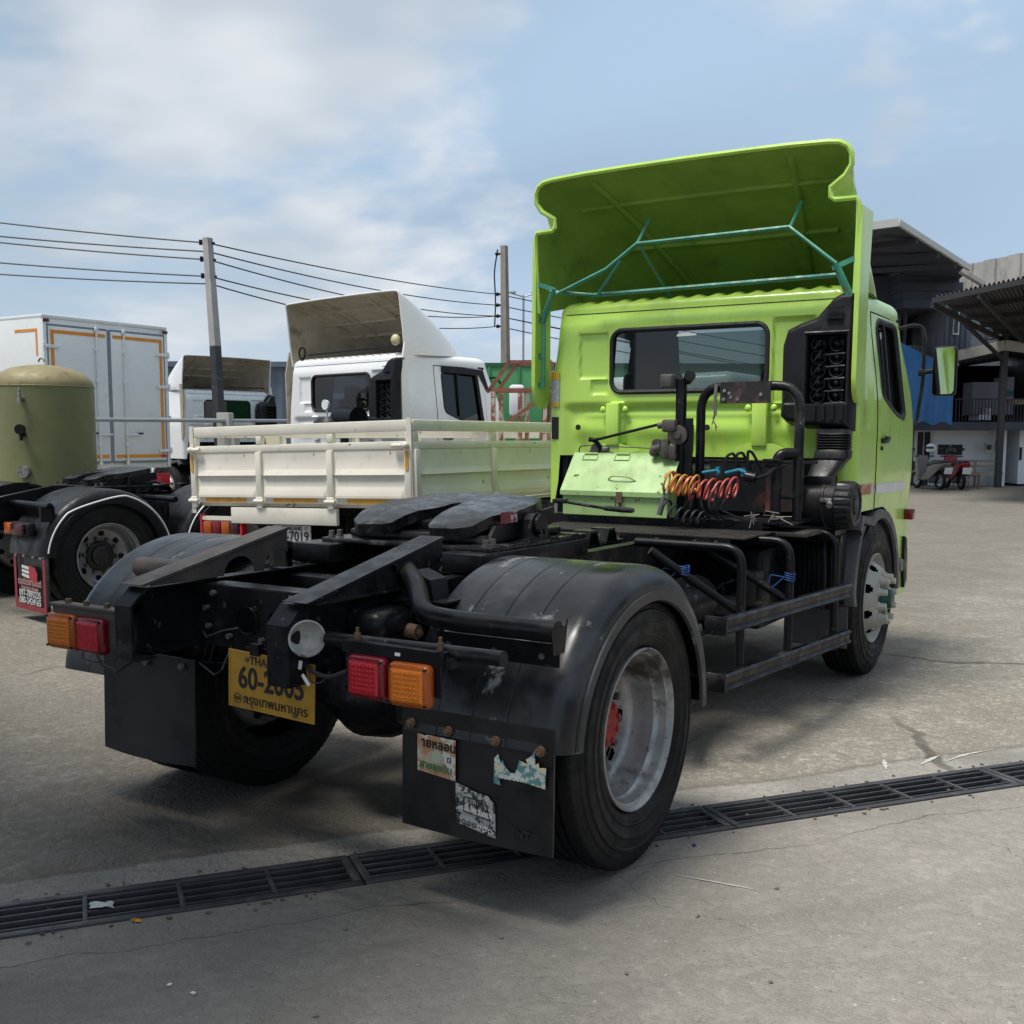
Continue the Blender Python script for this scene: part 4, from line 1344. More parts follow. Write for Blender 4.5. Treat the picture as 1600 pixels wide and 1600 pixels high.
# ramps
for s, x0, x1, m in ((1, 0.335, 0.432, M_blackw), (-1, -0.475, -0.372, M_brown)):
    g = G()
    y0, z0, y1, z1 = -0.935, 1.040, -0.185, 1.195
    n_ = V((0, -(z1-z0), (y1-y0))).normalized()
    g.prism([(y0, z0), (y1, z1), (y1+n_.y*0.012, z1+n_.z*0.012), (y0-0.02, z0+0.006)], (x0-0.006, 0, 0), (0, 1, 0), (0, 0, 1), (x1-x0+0.012, 0, 0))
    r_ = g.obj('coupling_ramp', m, T)
    if s > 0:
        g = G(); g.prism([(y0+0.03, 1.036), (y1, 1.036), (y1, z1-0.002), (y0+0.03, z0+0.003)], (x1-0.008, 0, 0), (0, 1, 0), (0, 0, 1), (0.006, 0, 0)); g.obj('ramp_side', m, r_)
        g = G(); g.b2((x0, y1-0.006, 1.036), (x1-0.009, y1, z1-0.006)); g.b2((x0, y0+0.03, 1.034), (x1+0.016, y1+0.05, 1.0405)); g.obj('ramp_back', m, r_)
    else:
        g = G()
        P = [(y0+0.03, 1.036)]
        for c in (-0.46, -0.24):
            P += [(c-0.085+0.085*(1-cos(pi*k/10)), 1.036+0.085*sin(pi*k/10)*(1.0 if c > -0.3 else 0.85)) for k in range(11)]
        P += [(y1, 1.036), (y1, z1-0.002), (y0+0.03, z0+0.003)]
        g.prism(P, (x1-0.008, 0, 0), (0, 1, 0), (0, 0, 1), (0.006, 0, 0)); g.obj('ramp_side', m, r_)
        g = G(); g.b2((x0, y1-0.006, 1.036), (x1-0.009, y1, z1-0.006)); g.obj('ramp_back', m, r_)
# tail lamps
def lamp(parent, xc, yc, zc, w, h, lensm, rimm, studs=True, rz=0.0):
    R = Matrix.Translation((xc, yc, zc)) @ Matrix.Rotation(rz, 4, 'Z')
    g = G(); g.box((0, 0.022, 0), (w, 0.05, h), None, 0.022, 4)
    o = link('tail_lamp', g.mesh('tail_lamp', rimm, 40), parent, mtx=R)
    n = 97
    g = G()
    wi, hi = w-0.040, h-0.034
    def f(i, j):
        a, b = i/(n-1), j/(n-1)
        e = min(a, 1-a, b, 1-b)
        y = -0.0035-0.0055*sstep(e, 0, 0.07)
        if studs and e > 0.09:
            y -= 0.0034*(max(0, sin(a*pi*16))*max(0, sin(b*pi*14)))**1.5
        return ((a-0.5)*wi, y, (b-0.5)*hi)
    g.grid(n, n, f)
    link('lens', g.mesh('lens', lensm, 50), parent, mtx=R)
    for sx in (1, -1):
        for sz in (1, -1):
            g = G(); g.cyl((sx*(w/2-0.014), -0.006, sz*(h/2-0.013)), (sx*(w/2-0.014), 0.01, sz*(h/2-0.013)), 0.0045, n=8)
            link('lamp_screw', g.mesh('lamp_screw', M_ink, 40), parent, mtx=R)
    return o
g = G()
g.tube([(0.475, -0.895, 0.926), (1.165, -0.905, 0.936)], 0.024, 16)
tb = g.obj('lamp_tube', M_blackw, T, 30)
g = G()
g.b2((0.585, -0.955, 0.905), (0.985, -0.950, 0.942)); g.b2((0.585, -0.950, 0.935), (0.985, -0.90, 0.942)); g.b2((0.60, -0.952, 0.80), (0.97, -0.946, 0.905)); g.b2((0.985, -0.952, 0.895), (1.01, -0.88, 0.925))
lb_ = g.obj('lamp_bracket', M_black, T)
for x in (0.625, 0.95):
    g = G(); g.cyl((x, -0.925, 0.942), (x, -0.925, 0.965), 0.011, n=6); g.cyl((x, -0.925, 0.965), (x, -0.925, 0.983), 0.006, n=8); g.obj('bolt', M_rustbolt, lb_)
lamp(lb_, 0.700, -0.985, 0.8365, 0.158, 0.138, M_red, M_redlamp, True, -0.03)
lamp(lb_, 0.868, -0.985, 0.832, 0.158, 0.138, M_amber, M_amberlamp, True, 0.04)
g = G(); g.b2((0.80, -0.9575, 0.915), (0.82, -0.9555, 0.925)); g.obj('paper_tag', M_whitetrim, lb_)
g = G()
g.b2((-0.91, -0.955, 0.925), (-0.50, -0.90, 0.940), 0.004); g.b2((-0.90, -0.945, 0.79), (-0.53, -0.938, 0.925))
lb2 = g.obj('lamp_bracket', M_brown, T)
g = G(); g.tube([(-0.52, -0.91, 0.945), (-0.40, -0.91, 0.95)], 0.016, 10); g.obj('bracket_stub', M_black, lb2)
for x in (-0.83, -0.72, -0.60):
    g = G(); g.cyl((x, -0.925, 0.940), (x, -0.925, 0.956), 0.013, n=6); g.obj('bolt', M_rustbolt, lb2)
lamp(lb2, -0.825, -0.975, 0.834, 0.165, 0.140, M_amber, M_amberlamp, True, 0.03)
lamp(lb2, -0.652, -0.975, 0.832, 0.165, 0.140, M_red, M_redlamp, False, -0.04)
g = G(); g.tube([(-0.75, -0.93, 0.77), (-0.72, -0.95, 0.735), (-0.64, -0.95, 0.73), (-0.55, -0.93, 0.75)], 0.003, 6)
g.tube([(-0.67, -0.93, 0.765), (-0.62, -0.94, 0.72), (-0.55, -0.93, 0.70), (-0.5, -0.90, 0.74)], 0.007, 6); g.obj('lamp_cable', M_wire, lb2)
# round reversing lamp and cable at the right end cap
g = G()
ax = V((0.80, -0.60, 0.05)).normalized()
g.lathe([(0.030, -0.05), (0.048, -0.035), (0.060, 0.0), (0.062, 0.012), (0.056, 0.014), (0.052, 0.004), (0.03, -0.02), (0.0, -0.028)], V((0.425, -0.945, 0.930)), ax, 28)
g.obj('round_lamp', mat('dusty_lamp_shell', (0.36, 0.35, 0.33), 0.55, var=0.2, vscale=20, wear=(0.05, 0.05, 0.05), wamt=(0.5, 0.7), wscale=20), T, 40)
g = G(); g.tube([(0.40, -0.93, 0.84), (0.47, -0.95, 0.815), (0.54, -0.96, 0.815), (0.61, -0.955, 0.845)], 0.008, 8, 0.03)
g.tube([(0.43, -0.94, 0.83), (0.45, -0.96, 0.79), (0.50, -0.96, 0.79), (0.53, -0.95, 0.83)], 0.003, 6, 0.02)
rc = g.obj('lamp_cable', M_wire, T)
g = G(); g.box((0.437, -0.965, 0.795), (0.012, 0.006, 0.045), Matrix.Rotation(-0.7, 3, 'Y'), 0.002); g.box((0.405, -0.955, 0.84), (0.012, 0.008, 0.03), Matrix.Rotation(0.2, 3, 'Y'), 0.002); g.obj('wrapped_joint', M_whitetrim, rc)
g = G(); g.cyl((0.30, -0.84, 0.93), (0.24, -0.84, 0.93), 0.024, n=14); g.sph((0.24, -0.84, 0.93), 0.026); g.cyl((0.24, -0.84, 0.93), (0.24, -0.84, 0.86), 0.020, n=12); g.obj('cable_elbow', mat('dusty_rubber', (0.13, 0.12, 0.11), 0.8), T)
# licence plate (hangs a little crooked)
R = Matrix.Translation((0.232, -0.915, 0.742)) @ Matrix.Rotation(0.035, 4, 'Y') @ Matrix.Rotation(radians(90), 4, 'X')
g = G(); g.box((0, 0, 0), (0.398, 0.203, 0.002), None)
for x0, x1, y0, y1 in ((-0.199, 0.199, 0.0955, 0.1015), (-0.199, 0.199, -0.1015, -0.0955), (-0.199, -0.193, -0.095, 0.095), (0.193, 0.199, -0.095, 0.095)):
    g.b2((x0, y0, 0.001), (x1, y1, 0.0035))
lp = link('licence_plate', g.mesh('licence_plate', M_yellow), T, mtx=R)
fr_ = lambda x, y: Matrix.Translation((x, y, 0.0028))
text('THAILAND', 0.040, M_ink, lp, fr_(0.0, 0.072), bold=0.0006)
text('60-2005', 0.108, M_ink, lp, fr_(0.0, 0.005), bold=0.0022, sx=0.86)
text('กรุงเทพมหานคร', 0.046, M_ink, lp, fr_(0.02, -0.068), bold=0.0004)
g = G(); g.tube([(-0.155+0.017*cos(a*pi/10), -0.068+0.017*sin(a*pi/10), 0.003) for a in range(20)], 0.0012, 5, closed=True); g.obj('plate_seal', M_ink, lp)
text('ขส', 0.020, M_ink, lp, fr_(-0.155, -0.068))
for x, y in ((-0.11, 0.075), (0.10, 0.075), (-0.115, -0.068), (0.115, -0.085)):
    g = G(); g.cyl((x, y, 0.001), (x, y, 0.009), 0.008, n=6); g.obj('plate_bolt', M_bolt, lp)
g = G(); g.b2((0.15, -0.93, 0.84), (0.19, -0.905, 0.88)); g.b2((0.1, -0.90, 0.84), (0.48, -0.89, 0.86)); g.obj('plate_bracket', M_black, T)
# spring hanger / brake housing on the rail
g = G()
g.box((0.47, -0.60, 0.93), (0.15, 0.22, 0.12), None, 0.05, 4)
g.cyl((0.40, -0.60, 0.93), (0.425, -0.60, 0.93), 0.105, n=20)
g.prism([(-0.13, 0), (0.12, 0), (0.10, -0.04), (0.02, -0.06), (-0.06, -0.13), (-0.13, -0.13)], (0.40, -0.60, 0.90), (0, 1, 0), (0, 0, 1), (0.10, 0, 0))
sh = g.obj('spring_hanger', M_black, T, 40)
g = G(); g.cyl((0.53, -0.55, 0.91), (0.585, -0.55, 0.905), 0.026, n=14); g.cyl((0.585, -0.55, 0.905), (0.60, -0.55, 0.905), 0.012, n=8); g.obj('grease_cap', M_rustbolt, sh)
for y, z in ((-0.70, 0.96), (-0.76, 0.92), (-0.76, 0.87), (-0.82, 0.80), (-0.7, 0.81), (-0.45, 0.98), (-0.3, 0.9)):
    g = G(); g.cyl((0.39, y, z), (0.408, y, z), 0.014, n=6); g.obj('bolt', M_black, T)
# leaf springs, axle
for s in (1, -1):
    g = G()
    for k in range(6):
        L_ = 0.72-0.09*k
        pts = [(CX+s*0.47, -L_+2*L_*i/10, 0.60+0.013*k*-1+0.12*((-1+2*i/10)*L_/0.72)**2) for i in range(11)]
        for a, b in zip(pts[:-1], pts[1:]): g.beam(a, b, 0.08, 0.012)
    g.obj('leaf_spring', M_black, T)
g = G()
g.tube([(-0.9, 0, 0.519), (-0.35, 0, 0.519), (-0.18, 0, 0.519), (0.15, 0, 0.519), (0.32, 0, 0.519), (0.9, 0, 0.519)], [0.07, 0.085, 0.17, 0.17, 0.085, 0.07], 20)
g.lathe([(0.0, -0.24), (0.10, -0.22), (0.17, -0.14), (0.21, 0.0), (0.19, 0.10), (0.10, 0.16)], (-0.02, 0, 0.515), (0, 1, 0), 24)
g.obj('rear_axle', M_black, T, 40)
for s in (1, -1):
    g = G(); g.lathe([(0.0, 0.0), (0.20, 0.0), (0.205, 0.02), (0.205, 0.16), (0.0, 0.17)], (s*0.78, 0, 0.519), (-s, 0, 0), 28); g.obj('brake_drum', M_black, T)
    g = G(); g.cyl((CX+s*0.40, -0.28, 0.50), (CX+s*0.40, -0.28, 0.66), 0.075, n=18); g.obj('brake_chamber', M_black, T)
duals(T, 0.0, 1.205, ME_HUBR, 10)
# rear fenders and stays
fr1 = fender(T, 0.60, 1.222, 0.0, 0.52, M_fender)
fender(T, CX*2-0.60, CX*2-1.222, 0.0, 0.52, M_fender)
g = G(); g.tube([(0.44, -0.42, 1.10), (0.56, -0.52, 1.06), (0.68, -0.655, 0.995), (0.80, -0.668, 0.985), (1.215, -0.668, 0.985)], 0.036, 14, 0.06)
st_ = g.obj('fender_stay', M_black, T, 40)
g = G(); g.prism([(-0.50, 1.13), (-0.36, 1.13), (-0.36, 1.06), (-0.46, 1.05)], (0.434, 0, 0), (0, 1, 0), (0, 0, 1), (0.012, 0, 0)); g.prism([(0.44, 1.01), (0.50, 1.11), (0.58, 1.08), (0.60, 0.99)], (0, -0.47, 0), (1, 0, 0), (0, 0, 1), (0, 0.10, 0.0)); g.b2((0.45, -0.50, 1.00), (0.66, -0.38, 1.008)); g.obj('stay_foot', M_black, st_)
g = G(); g.prism([(-0.05, 0), (0.045, 0.0), (0.055, 0.02), (0.035, -0.085), (-0.035, -0.085)], (1.213, -0.665, 1.0), (0, 1, 0), (0, 0, 1), (0.005, 0, 0)); g.obj('stay_end_plate', M_black, st_); g = G(); g.prism([(-0.03, 0), (0.035, 0.0), (0.03, -0.085)], (0.735, -0.64, 1.0), (0, 1, 0), (0, 0, 1), (0.006, 0, 0)); g.obj('stay_end_plate', M_black, st_)
g = G(); g.b2((0.74, -0.651, 0.868), (1.21, -0.646, 0.942)); g.obj('fender_strap', M_black, st_)
for x in (0.79, 0.97, 1.15):
    g = G(); g.cyl((x, -0.646, 0.900), (x, -0.660, 0.900), 0.011, n=6); g.obj('bolt', M_bolt, st_)
g = G(); g.tube([(CX-0.40, -0.55, 1.06), (-0.60, -0.60, 1.05), (-0.80, -0.60, 1.05)], 0.042, 14, 0.06); g.obj('fender_stay', M_brown, T, 40)
# mud flaps
def flap(x0, x1, y, z0, z1, bend, name='mud_flap', cut=0.0):
    g = G()
    g.grid(13, 9, lambda i, j: (x0+(x1-x0)*i/12, y-bend*(1-j/8)**2*sin(pi*i/12)-0.02*bend*20*(1-j/8), z0+(z1-z0)*j/8-cut*(1-i/12)*(1-j/8)*0))
    g.solid(0.009)
    return g.obj(name, M_flap, T, 40)
M_flap = mat('mud_flap_rubber', (0.0065, 0.0067, 0.0078), 0.42, var=0.2, vscale=3, wear=(0.02, 0.0195, 0.019), wamt=(0.5, 0.8), wscale=5)
fl = flap(0.592, 1.195, -0.652, 0.248, 0.665, 0.012)
for x, z in ((0.635, 0.612), (0.79, 0.605), (0.98, 0.600), (1.15, 0.592)):
    g = G(); g.cyl((x, -0.655, z), (x, -0.667, z), 0.017, n=14); g.cyl((x, -0.667, z), (x, -0.675, z), 0.010, n=6); g.obj('bolt', M_rustbolt, fl)
fl2 = flap(-0.868, -0.335, -0.742, 0.318, 0.735, 0.03)
for x, z in ((-0.60, 0.70), (-0.40, 0.705)):
    g = G(); g.cyl((x, -0.745, z), (x, -0.76, z), 0.013, n=10); g.obj('bolt', M_bolt, fl2)
# stickers on the right flap
def sticker_mat(name, c1, c2, c3, sc):
    return mat(name, c1, 0.5, var=0.1, vscale=20, wear=c2, wamt=(0.48, 0.52), wscale=sc, wear2=c3, w2amt=(0.54, 0.57), w2scale=sc*1.6, stretch=(1, 1, 1))
yS = -0.6685
M_s1 = sticker_mat('tan_sticker', (0.42, 0.34, 0.26), (0.40, 0.22, 0.12), (0.52, 0.50, 0.45), 9)
M_s2 = sticker_mat('torn_teal_sticker', (0.42, 0.46, 0.45), (0.08, 0.20, 0.22), (0.50, 0.47, 0.30), 22)
M_s3 = sticker_mat('line_art_sticker', (0.34, 0.35, 0.34), (0.03, 0.03, 0.03), (0.40, 0.41, 0.40), 34)
M_lg = mat('green_ink', (0.04, 0.16, 0.07), 0.5); M_lb = mat('navy_ink', (0.03, 0.04, 0.14), 0.5); M_lw = mat('white_ink', (0.62, 0.62, 0.60), 0.5)
g = G(); g.prism([(0.668, 0.455), (0.825, 0.440), (0.826, 0.580), (0.71, 0.583), (0.70, 0.579), (0.668, 0.583)], (0, yS, 0), (1, 0, 0), (0, 0, 1), (0, 0.0008, 0)); g.obj('sticker', M_s1, fl)
tm = lambda x, z, rot=0.0: frame((x, yS-0.0012, z), (cos(rot), 0, sin(rot)), (-sin(rot), 0, cos(rot)))
text('ายหลอน', 0.043, M_ink, fl, tm(0.757, 0.553, -0.04), bold=0.0012)
text('สายลุยดิน', 0.034, M_lg, fl, tm(0.745, 0.476, -0.06), bold=0.001)
g = G(); g.cyl((0.748, yS-0.0006, 0.512), (0.748, yS, 0.512), 0.022, n=20); g.obj('plain_disc', mat('pale_disc_print', (0.33, 0.42, 0.30), 0.5), fl)
g = G(); g.b2((0.792, yS-0.0009, 0.499), (0.808, yS, 0.517)); g.obj('blue_icon', M_lb, fl)
text('f', 0.018, M_lw, fl, frame((0.801, yS-0.0018, 0.507), (1, 0, 0), (0, 0, 1)), bold=0.0006)
TS = [(0.978, 0.462), (1.005, 0.458), (1.00, 0.475), (0.99, 0.484), (1.04, 0.487), (1.12, 0.480), (1.172, 0.474), (1.176, 0.545), (1.150, 0.540), (1.148, 0.556), (1.135, 0.548), (1.133, 0.592), (1.118, 0.572), (1.10, 0.560), (1.108, 0.545), (1.075, 0.553), (1.068, 0.526), (1.06, 0.508), (1.04, 0.506), (1.02, 0.525), (1.012, 0.545), (1.005, 0.532), (0.995, 0.562), (0.98, 0.545)]
g = G(); g.prism(TS, (0, yS, 0), (1, 0, 0), (0, 0, 1), (0, 0.0008, 0)); g.obj('torn_sticker', M_s2, fl)
text('เพื่อนหัวเทา', 0.021, M_lw, fl, tm(1.045, 0.490, 0.02), bold=0.0006)
g = G(); g.prism([(0.828, 0.300), (0.985, 0.274), (0.983, 0.385), (0.955, 0.412), (0.90, 0.418), (0.862, 0.432), (0.826, 0.436)], (0, yS, 0), (1, 0, 0), (0, 0, 1), (0, 0.0008, 0)); g.obj('line_art_sticker', M_s3, fl)
for k in range(7):
    g = G(); g.tube([(0.838+0.021*k+0.007*cos(a*pi/6), yS-0.001, 0.311-0.003*k+0.007*sin(a*pi/6)) for a in range(12)], 0.0016, 5, closed=True); g.obj('printed_wheel', M_ink if k < 4 else M_lw, fl)
g = G()
for a, b in (((0.86, 0.345), (0.965, 0.33)), ((0.86, 0.395), (0.945, 0.392)), ((0.86, 0.345), (0.86, 0.395)), ((0.965, 0.33), (0.945, 0.392)), ((0.835, 0.36), (0.86, 0.37)), ((0.88, 0.39), (0.885, 0.35)), ((0.91, 0.39), (0.915, 0.345))):
    g.tube([(a[0], yS-0.001, a[1]), (b[0], yS-0.001, b[1])], 0.0022, 5)
g.obj('printed_truck_outline', M_ink, fl)
text('คนไม่พูดเยอะ', 0.026, M_lw, fl, tm(0.905, 0.352, -0.12), bold=0.0010)
text('JNT', 0.04, mat('embossed_rubber', (0.02, 0.02, 0.021), 0.4), fl, tm(1.085, 0.305, -0.04), bold=0.001)
# ---- coupling
coupling_mount(T, 0.12, 1.32, 1.128, CX+0.03)
fw5 = fifth_wheel(T, 0.48, 1.235, 0.0)
g = G(); g.tube([(0.44, 0.72, 1.30), (0.55, 0.72, 1.288), (0.665, 0.72, 1.276)], 0.007, 8)
g.tube([(0.665, 0.72, 1.276), (0.69, 0.70, 1.276), (0.76, 0.70, 1.272), (0.80, 0.715, 1.270), (0.79, 0.745, 1.270), (0.70, 0.75, 1.274), (0.672, 0.735, 1.276)], 0.011, 8, 0.02)
g.box((0.44, 0.72, 1.30), (0.07, 0.03, 0.02), None, 0.004); g.obj('release_handle', M_grease, T)
g = G(); g.b2((0.388, 0.30, 1.222), (0.3895, 0.43, 1.270)); g.obj('data_plate', M_redplate, T)
# ---- deck
g = G(); g.b2((-0.45, 1.90, 1.052), (0.885, 2.36, 1.064), 0.002); dk = g.obj('tread_deck', M_tread, T)
g = G()
for k in range(0, 42):
    for j in range(0, 14):
        g.box((-0.43+0.0315*k, 1.915+0.032*j, 1.065), (0.018, 0.005, 0.003), (0.7 if (k+j) % 2 else -0.7))
g.obj('tread_pattern', M_tread, dk)['kind'] = 'stuff'
g = G(); g.b2((-0.45, 1.878, 1.00), (0.81, 1.896, 1.058)); g.b2((0.55, 2.36, 1.01), (0.90, 2.372, 1.06)); ab = g.obj('deck_angle_bar', M_black, T)
for x in (-0.3, -0.05, 0.16, 0.40, 0.62, 0.74):
    g = G(); g.cyl((x, 1.879, 1.03), (x, 1.866, 1.03), 0.013, n=6); g.obj('bolt', M_bolt, ab)
g = G(); g.b2((-0.55, 2.375, 1.05), (0.82, 2.40, 1.112)); g.b2((-0.55, 2.40, 1.10), (0.98, 2.80, 1.112)); up_ = g.obj('upper_deck', M_blackw, T)
for x in (-0.2, 0.05, 0.33, 0.62):
    g = G(); g.b2((x-0.025, 2.368, 1.085), (x+0.025, 2.3745, 1.120)); g.obj('deck_clip', M_black, up_)
g = G(); g.b2((0.86, 2.40, 1.035), (1.06, 2.72, 1.06), 0.004); g.obj('step_plate', M_tread, T)
for x in (0.18, -0.3): 
    g = G(); g.b2((x, 1.90, 0.98), (x+0.04, 2.38, 1.05)); g.obj('deck_bracket', M_black, T)
# ---- toolbox
g = G()
bx0, bx1 = -0.435, 0.268
g.prism([(2.31, 1.113), (2.62, 1.113), (2.62, 1.478), (2.48, 1.478), (2.31, 1.262)], (bx0, 0, 0), (0, 1, 0), (0, 0, 1), (bx1-bx0, 0, 0))
bmesh.ops.bevel(g.bm, geom=g.bm.edges[:], offset=0.004, segments=2, affect='EDGES')
tbx = g.obj('toolbox', M_box, T)
nl = V((0, -(1.478-1.262), (2.48-2.31))).normalized()
lx0, lx1 = bx0-0.010, bx1+0.010
g = G()
p0, p1 = V((0, 2.300, 1.258)), V((0, 2.482, 1.486))
g.prism([(p0.y, p0.z), (p1.y, p1.z), (p1.y+nl.y*0.008, p1.z+nl.z*0.008), (p0.y+nl.y*0.008, p0.z+nl.z*0.008)], (lx0, 0, 0), (0, 1, 0), (0, 0, 1), (lx1-lx0, 0, 0))
g.b2((lx0, 2.292, 1.235), (lx1, 2.301, 1.262)); g.b2((lx0, 2.48, 1.480), (lx1, 2.63, 1.488))
g.obj('lid', M_box, tbx)
for x in (-0.32, -0.10, 0.17):
    g = G(); c = p0.lerp(p1, 0.95)+nl*0.011; g.tube([(x-0.05, c.y-0.004, c.z-0.006), (x-0.05, c.y-0.026, c.z-0.032), (x+0.05, c.y-0.026, c.z-0.032), (x+0.05, c.y-0.004, c.z-0.006)], 0.004, 6); g.cyl((x-0.045, c.y+0.002, c.z+0.004), (x+0.045, c.y+0.002, c.z+0.004), 0.008, n=8); g.obj('hinge', M_box, tbx)
g = G(); c = p0.lerp(p1, 0.30)+nl*0.012
g.tube([(-0.14, c.y, c.z), (-0.11, c.y-0.016, c.z+0.022), (0.0, c.y-0.016, c.z+0.018), (0.045, c.y, c.z-0.008)], 0.005, 6, 0.02); g.obj('handle', M_box, tbx)
g = G(); g.b2((-0.06, 2.288, 1.20), (-0.02, 2.302, 1.262)); g.obj('hasp', M_rustbolt, tbx)
g = G(); g.b2((-0.048, 2.307, 1.15), (-0.034, 2.3085, 1.22)); g.b2((-0.075, 2.307, 1.165), (-0.068, 2.3085, 1.215)); g.obj('rust_streak', mat('rust_stain', (0.16, 0.08, 0.03), 0.8), tbx)
# ---- stand of tubes with plate, lamps, lever
g = G()
g.tube([(0.345, 2.60, 1.115), (0.345, 2.60, 1.885), (0.945, 2.60, 1.885), (0.945, 2.60, 1.115)], 0.028, 14, 0.14)
g.tube([(0.845, 2.52, 1.115), (0.845, 2.52, 1.50), (0.945, 2.60, 1.50)], 0.030, 14, 0.11)
g.tube([(0.845, 2.52, 1.25), (0.945, 2.60, 1.25)], 0.013, 8)
hp = g.obj('air_line_stand', M_blackw, T, 40)
g = G(); g.b2((0.478, 2.562, 1.785), (0.782, 2.570, 1.905)); g.b2((0.478, 2.562, 1.903), (0.782, 2.60, 1.909)); g.obj('stand_plate', mat('scuffed_black_plate', (0.02, 0.017, 0.016), 0.35, var=0.3, vscale=8, wear=(0.10, 0.05, 0.045), wamt=(0.5, 0.62), wscale=6), hp)
for x, z in ((0.505, 1.86), (0.535, 1.845), (0.50, 1.81), (0.545, 1.822), (0.585, 1.81), (0.725, 1.835)):
    g = G(); g.cyl((x, 2.562, z), (x, 2.555, z), 0.010, n=8); g.obj('rivet', M_steel, hp)
g = G(); g.tube([(0.455, 2.56, 1.90), (0.452, 2.55, 1.82), (0.455, 2.55, 1.72)], 0.010, 6)
random.seed(4)
for k in range(9): g.tube([(0.453+random.uniform(-0.008, 0.008), 2.55, 1.82-0.02*k), (0.453+random.uniform(-0.02, 0.02), 2.545, 1.77-0.018*k)], 0.004, 5)
g.obj('frayed_rope', mat('dirty_rope', (0.16, 0.15, 0.12), 0.9), hp)
g = G(); g.b2((0.248, 2.44, 1.115), (0.30, 2.49, 1.93), 0.004); g.b2((0.302, 2.45, 1.50), (0.352, 2.48, 1.66)); g.b2((0.30, 2.455, 1.115), (0.35, 2.475, 1.70)); po = g.obj('lever_post', M_black, T)
g = G(); g.box((0.205, 2.43, 1.915), (0.085, 0.07, 0.085), None, 0.014); g.box((0.205, 2.394, 1.915), (0.066, 0.006, 0.066), None, 0.002); g.obj('work_lamp', mat('dusty_lamp', (0.07, 0.07, 0.068), 0.5, var=0.3, vscale=30), po)
g = G(); g.cyl((0.318, 2.45, 1.92), (0.35, 2.41, 1.945), 0.028, 0.034, 14); g.cyl((0.285, 2.46, 1.90), (0.318, 2.45, 1.92), 0.015, n=8); g.obj('swivel_lamp', M_black, po)
g = G(); random.seed(5)
g.lathe([(0, 0.0), (0.055, 0.0), (0.06, 0.01), (0.055, 0.02), (0.025, 0.022), (0.02, 0.045), (0, 0.045)], (0.268, 2.435, 1.60), (0.3, -1, 0), 20)
g.box((0.225, 2.42, 1.655), (0.09, 0.06, 0.075), None, 0.015); g.cyl((0.19, 2.42, 1.66), (0.15, 2.42, 1.655), 0.02, n=10); g.box((0.20, 2.42, 1.52), (0.05, 0.05, 0.12), None, 0.012); g.box((0.245, 2.42, 1.50), (0.05, 0.04, 0.09), None, 0.01)
g.cyl((0.11, 2.43, 1.51), (0.17, 2.43, 1.53), 0.03, n=12); g.cyl((0.14, 2.41, 1.55), (0.14, 2.45, 1.55), 0.028, n=12); g.sph((0.12, 2.43, 1.50), 0.03)
g.obj('hand_brake_valve', mat('greasy_casting', (0.085, 0.078, 0.068), 0.5, 0.3, var=0.4, vscale=20), po, 40)
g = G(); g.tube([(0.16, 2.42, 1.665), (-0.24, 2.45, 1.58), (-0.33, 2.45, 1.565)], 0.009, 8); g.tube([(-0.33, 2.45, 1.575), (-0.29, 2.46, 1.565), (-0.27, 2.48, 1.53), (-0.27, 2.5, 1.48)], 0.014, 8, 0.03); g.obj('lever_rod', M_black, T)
g = G(); g.cyl((-0.34, 2.50, 1.505), (-0.22, 2.50, 1.505), 0.022, n=10); g.cyl((-0.30, 2.47, 1.52), (-0.30, 2.53, 1.52), 0.028, n=10); g.b2((-0.36, 2.49, 1.485), (-0.2, 2.53, 1.497)); g.obj('pivot_clevis', M_bolt, T)
g = G(); g.tube([(-0.48, 2.6, 1.44), (-0.48, 2.6, 1.53), (-0.42, 2.6, 1.535), (0.0, 2.62, 1.52), (0.10, 2.62, 1.50), (0.30, 2.6, 1.40)], 0.004, 6, 0.03); g.obj('loose_cable', M_wire, T)
# coiled air hoses
def coil(p0, p1, turns, r, hr, sag, ph, m, name):
    p0, p1 = V(p0), V(p1)
    pts = []
    N = int(turns*16)
    rnd = [random.uniform(0.78, 1.15) for _ in range(int(turns)+2)]
    for i in range(N+1):
        t = i/N
        c = p0.lerp(p1, t)+V((0, 0, -sag*4*t*(1-t)))
        a = 2*pi*turns*t+ph
        q = r*rnd[int(turns*t)]
        pts.append(c+V((0.25*q*sin(a), -q*cos(a)*0.9, q*sin(a))))
    g = G(); g.tube(pts, hr, 7)
    return g.obj(name, m, T, 50)
random.seed(9)
coil((0.28, 2.27, 1.335), (0.70, 2.30, 1.315), 10, 0.058, 0.0062, 0.035, 0.3, M_hosered, 'red_coiled_hose')
coil((0.27, 2.26, 1.350), (0.47, 2.28, 1.330), 5.5, 0.060, 0.0062, 0.03, 2.4, M_hoseyel, 'yellow_coiled_hose')
coil((0.30, 2.20, 1.19), (0.52, 2.30, 1.14), 6, 0.04, 0.007, 0.03, 0.0, M_wire, 'black_coiled_cable')
g = G(); g.cyl((0.255, 2.22, 1.14), (0.275, 2.24, 1.24), 0.017, n=12); g.tube([(0.275, 2.24, 1.24), (0.27, 2.25, 1.30), (0.24, 2.28, 1.32)], 0.007, 6, 0.02); g.obj('suzie_plug', M_greyplastic, T)
g = G(); g.tube([(0.46, 2.36, 1.385), (0.55, 2.36, 1.40), (0.56, 2.36, 1.385)], 0.010, 8); g.tube([(0.60, 2.36, 1.385), (0.68, 2.36, 1.405), (0.72, 2.36, 1.39)], 0.011, 8); g.cyl((0.55, 2.37, 1.375), (0.55, 2.37, 1.42), 0.014, n=8); g.cyl((0.70, 2.37, 1.37), (0.70, 2.37, 1.415), 0.014, n=8); g.obj('air_couplings', M_tealhose, T)
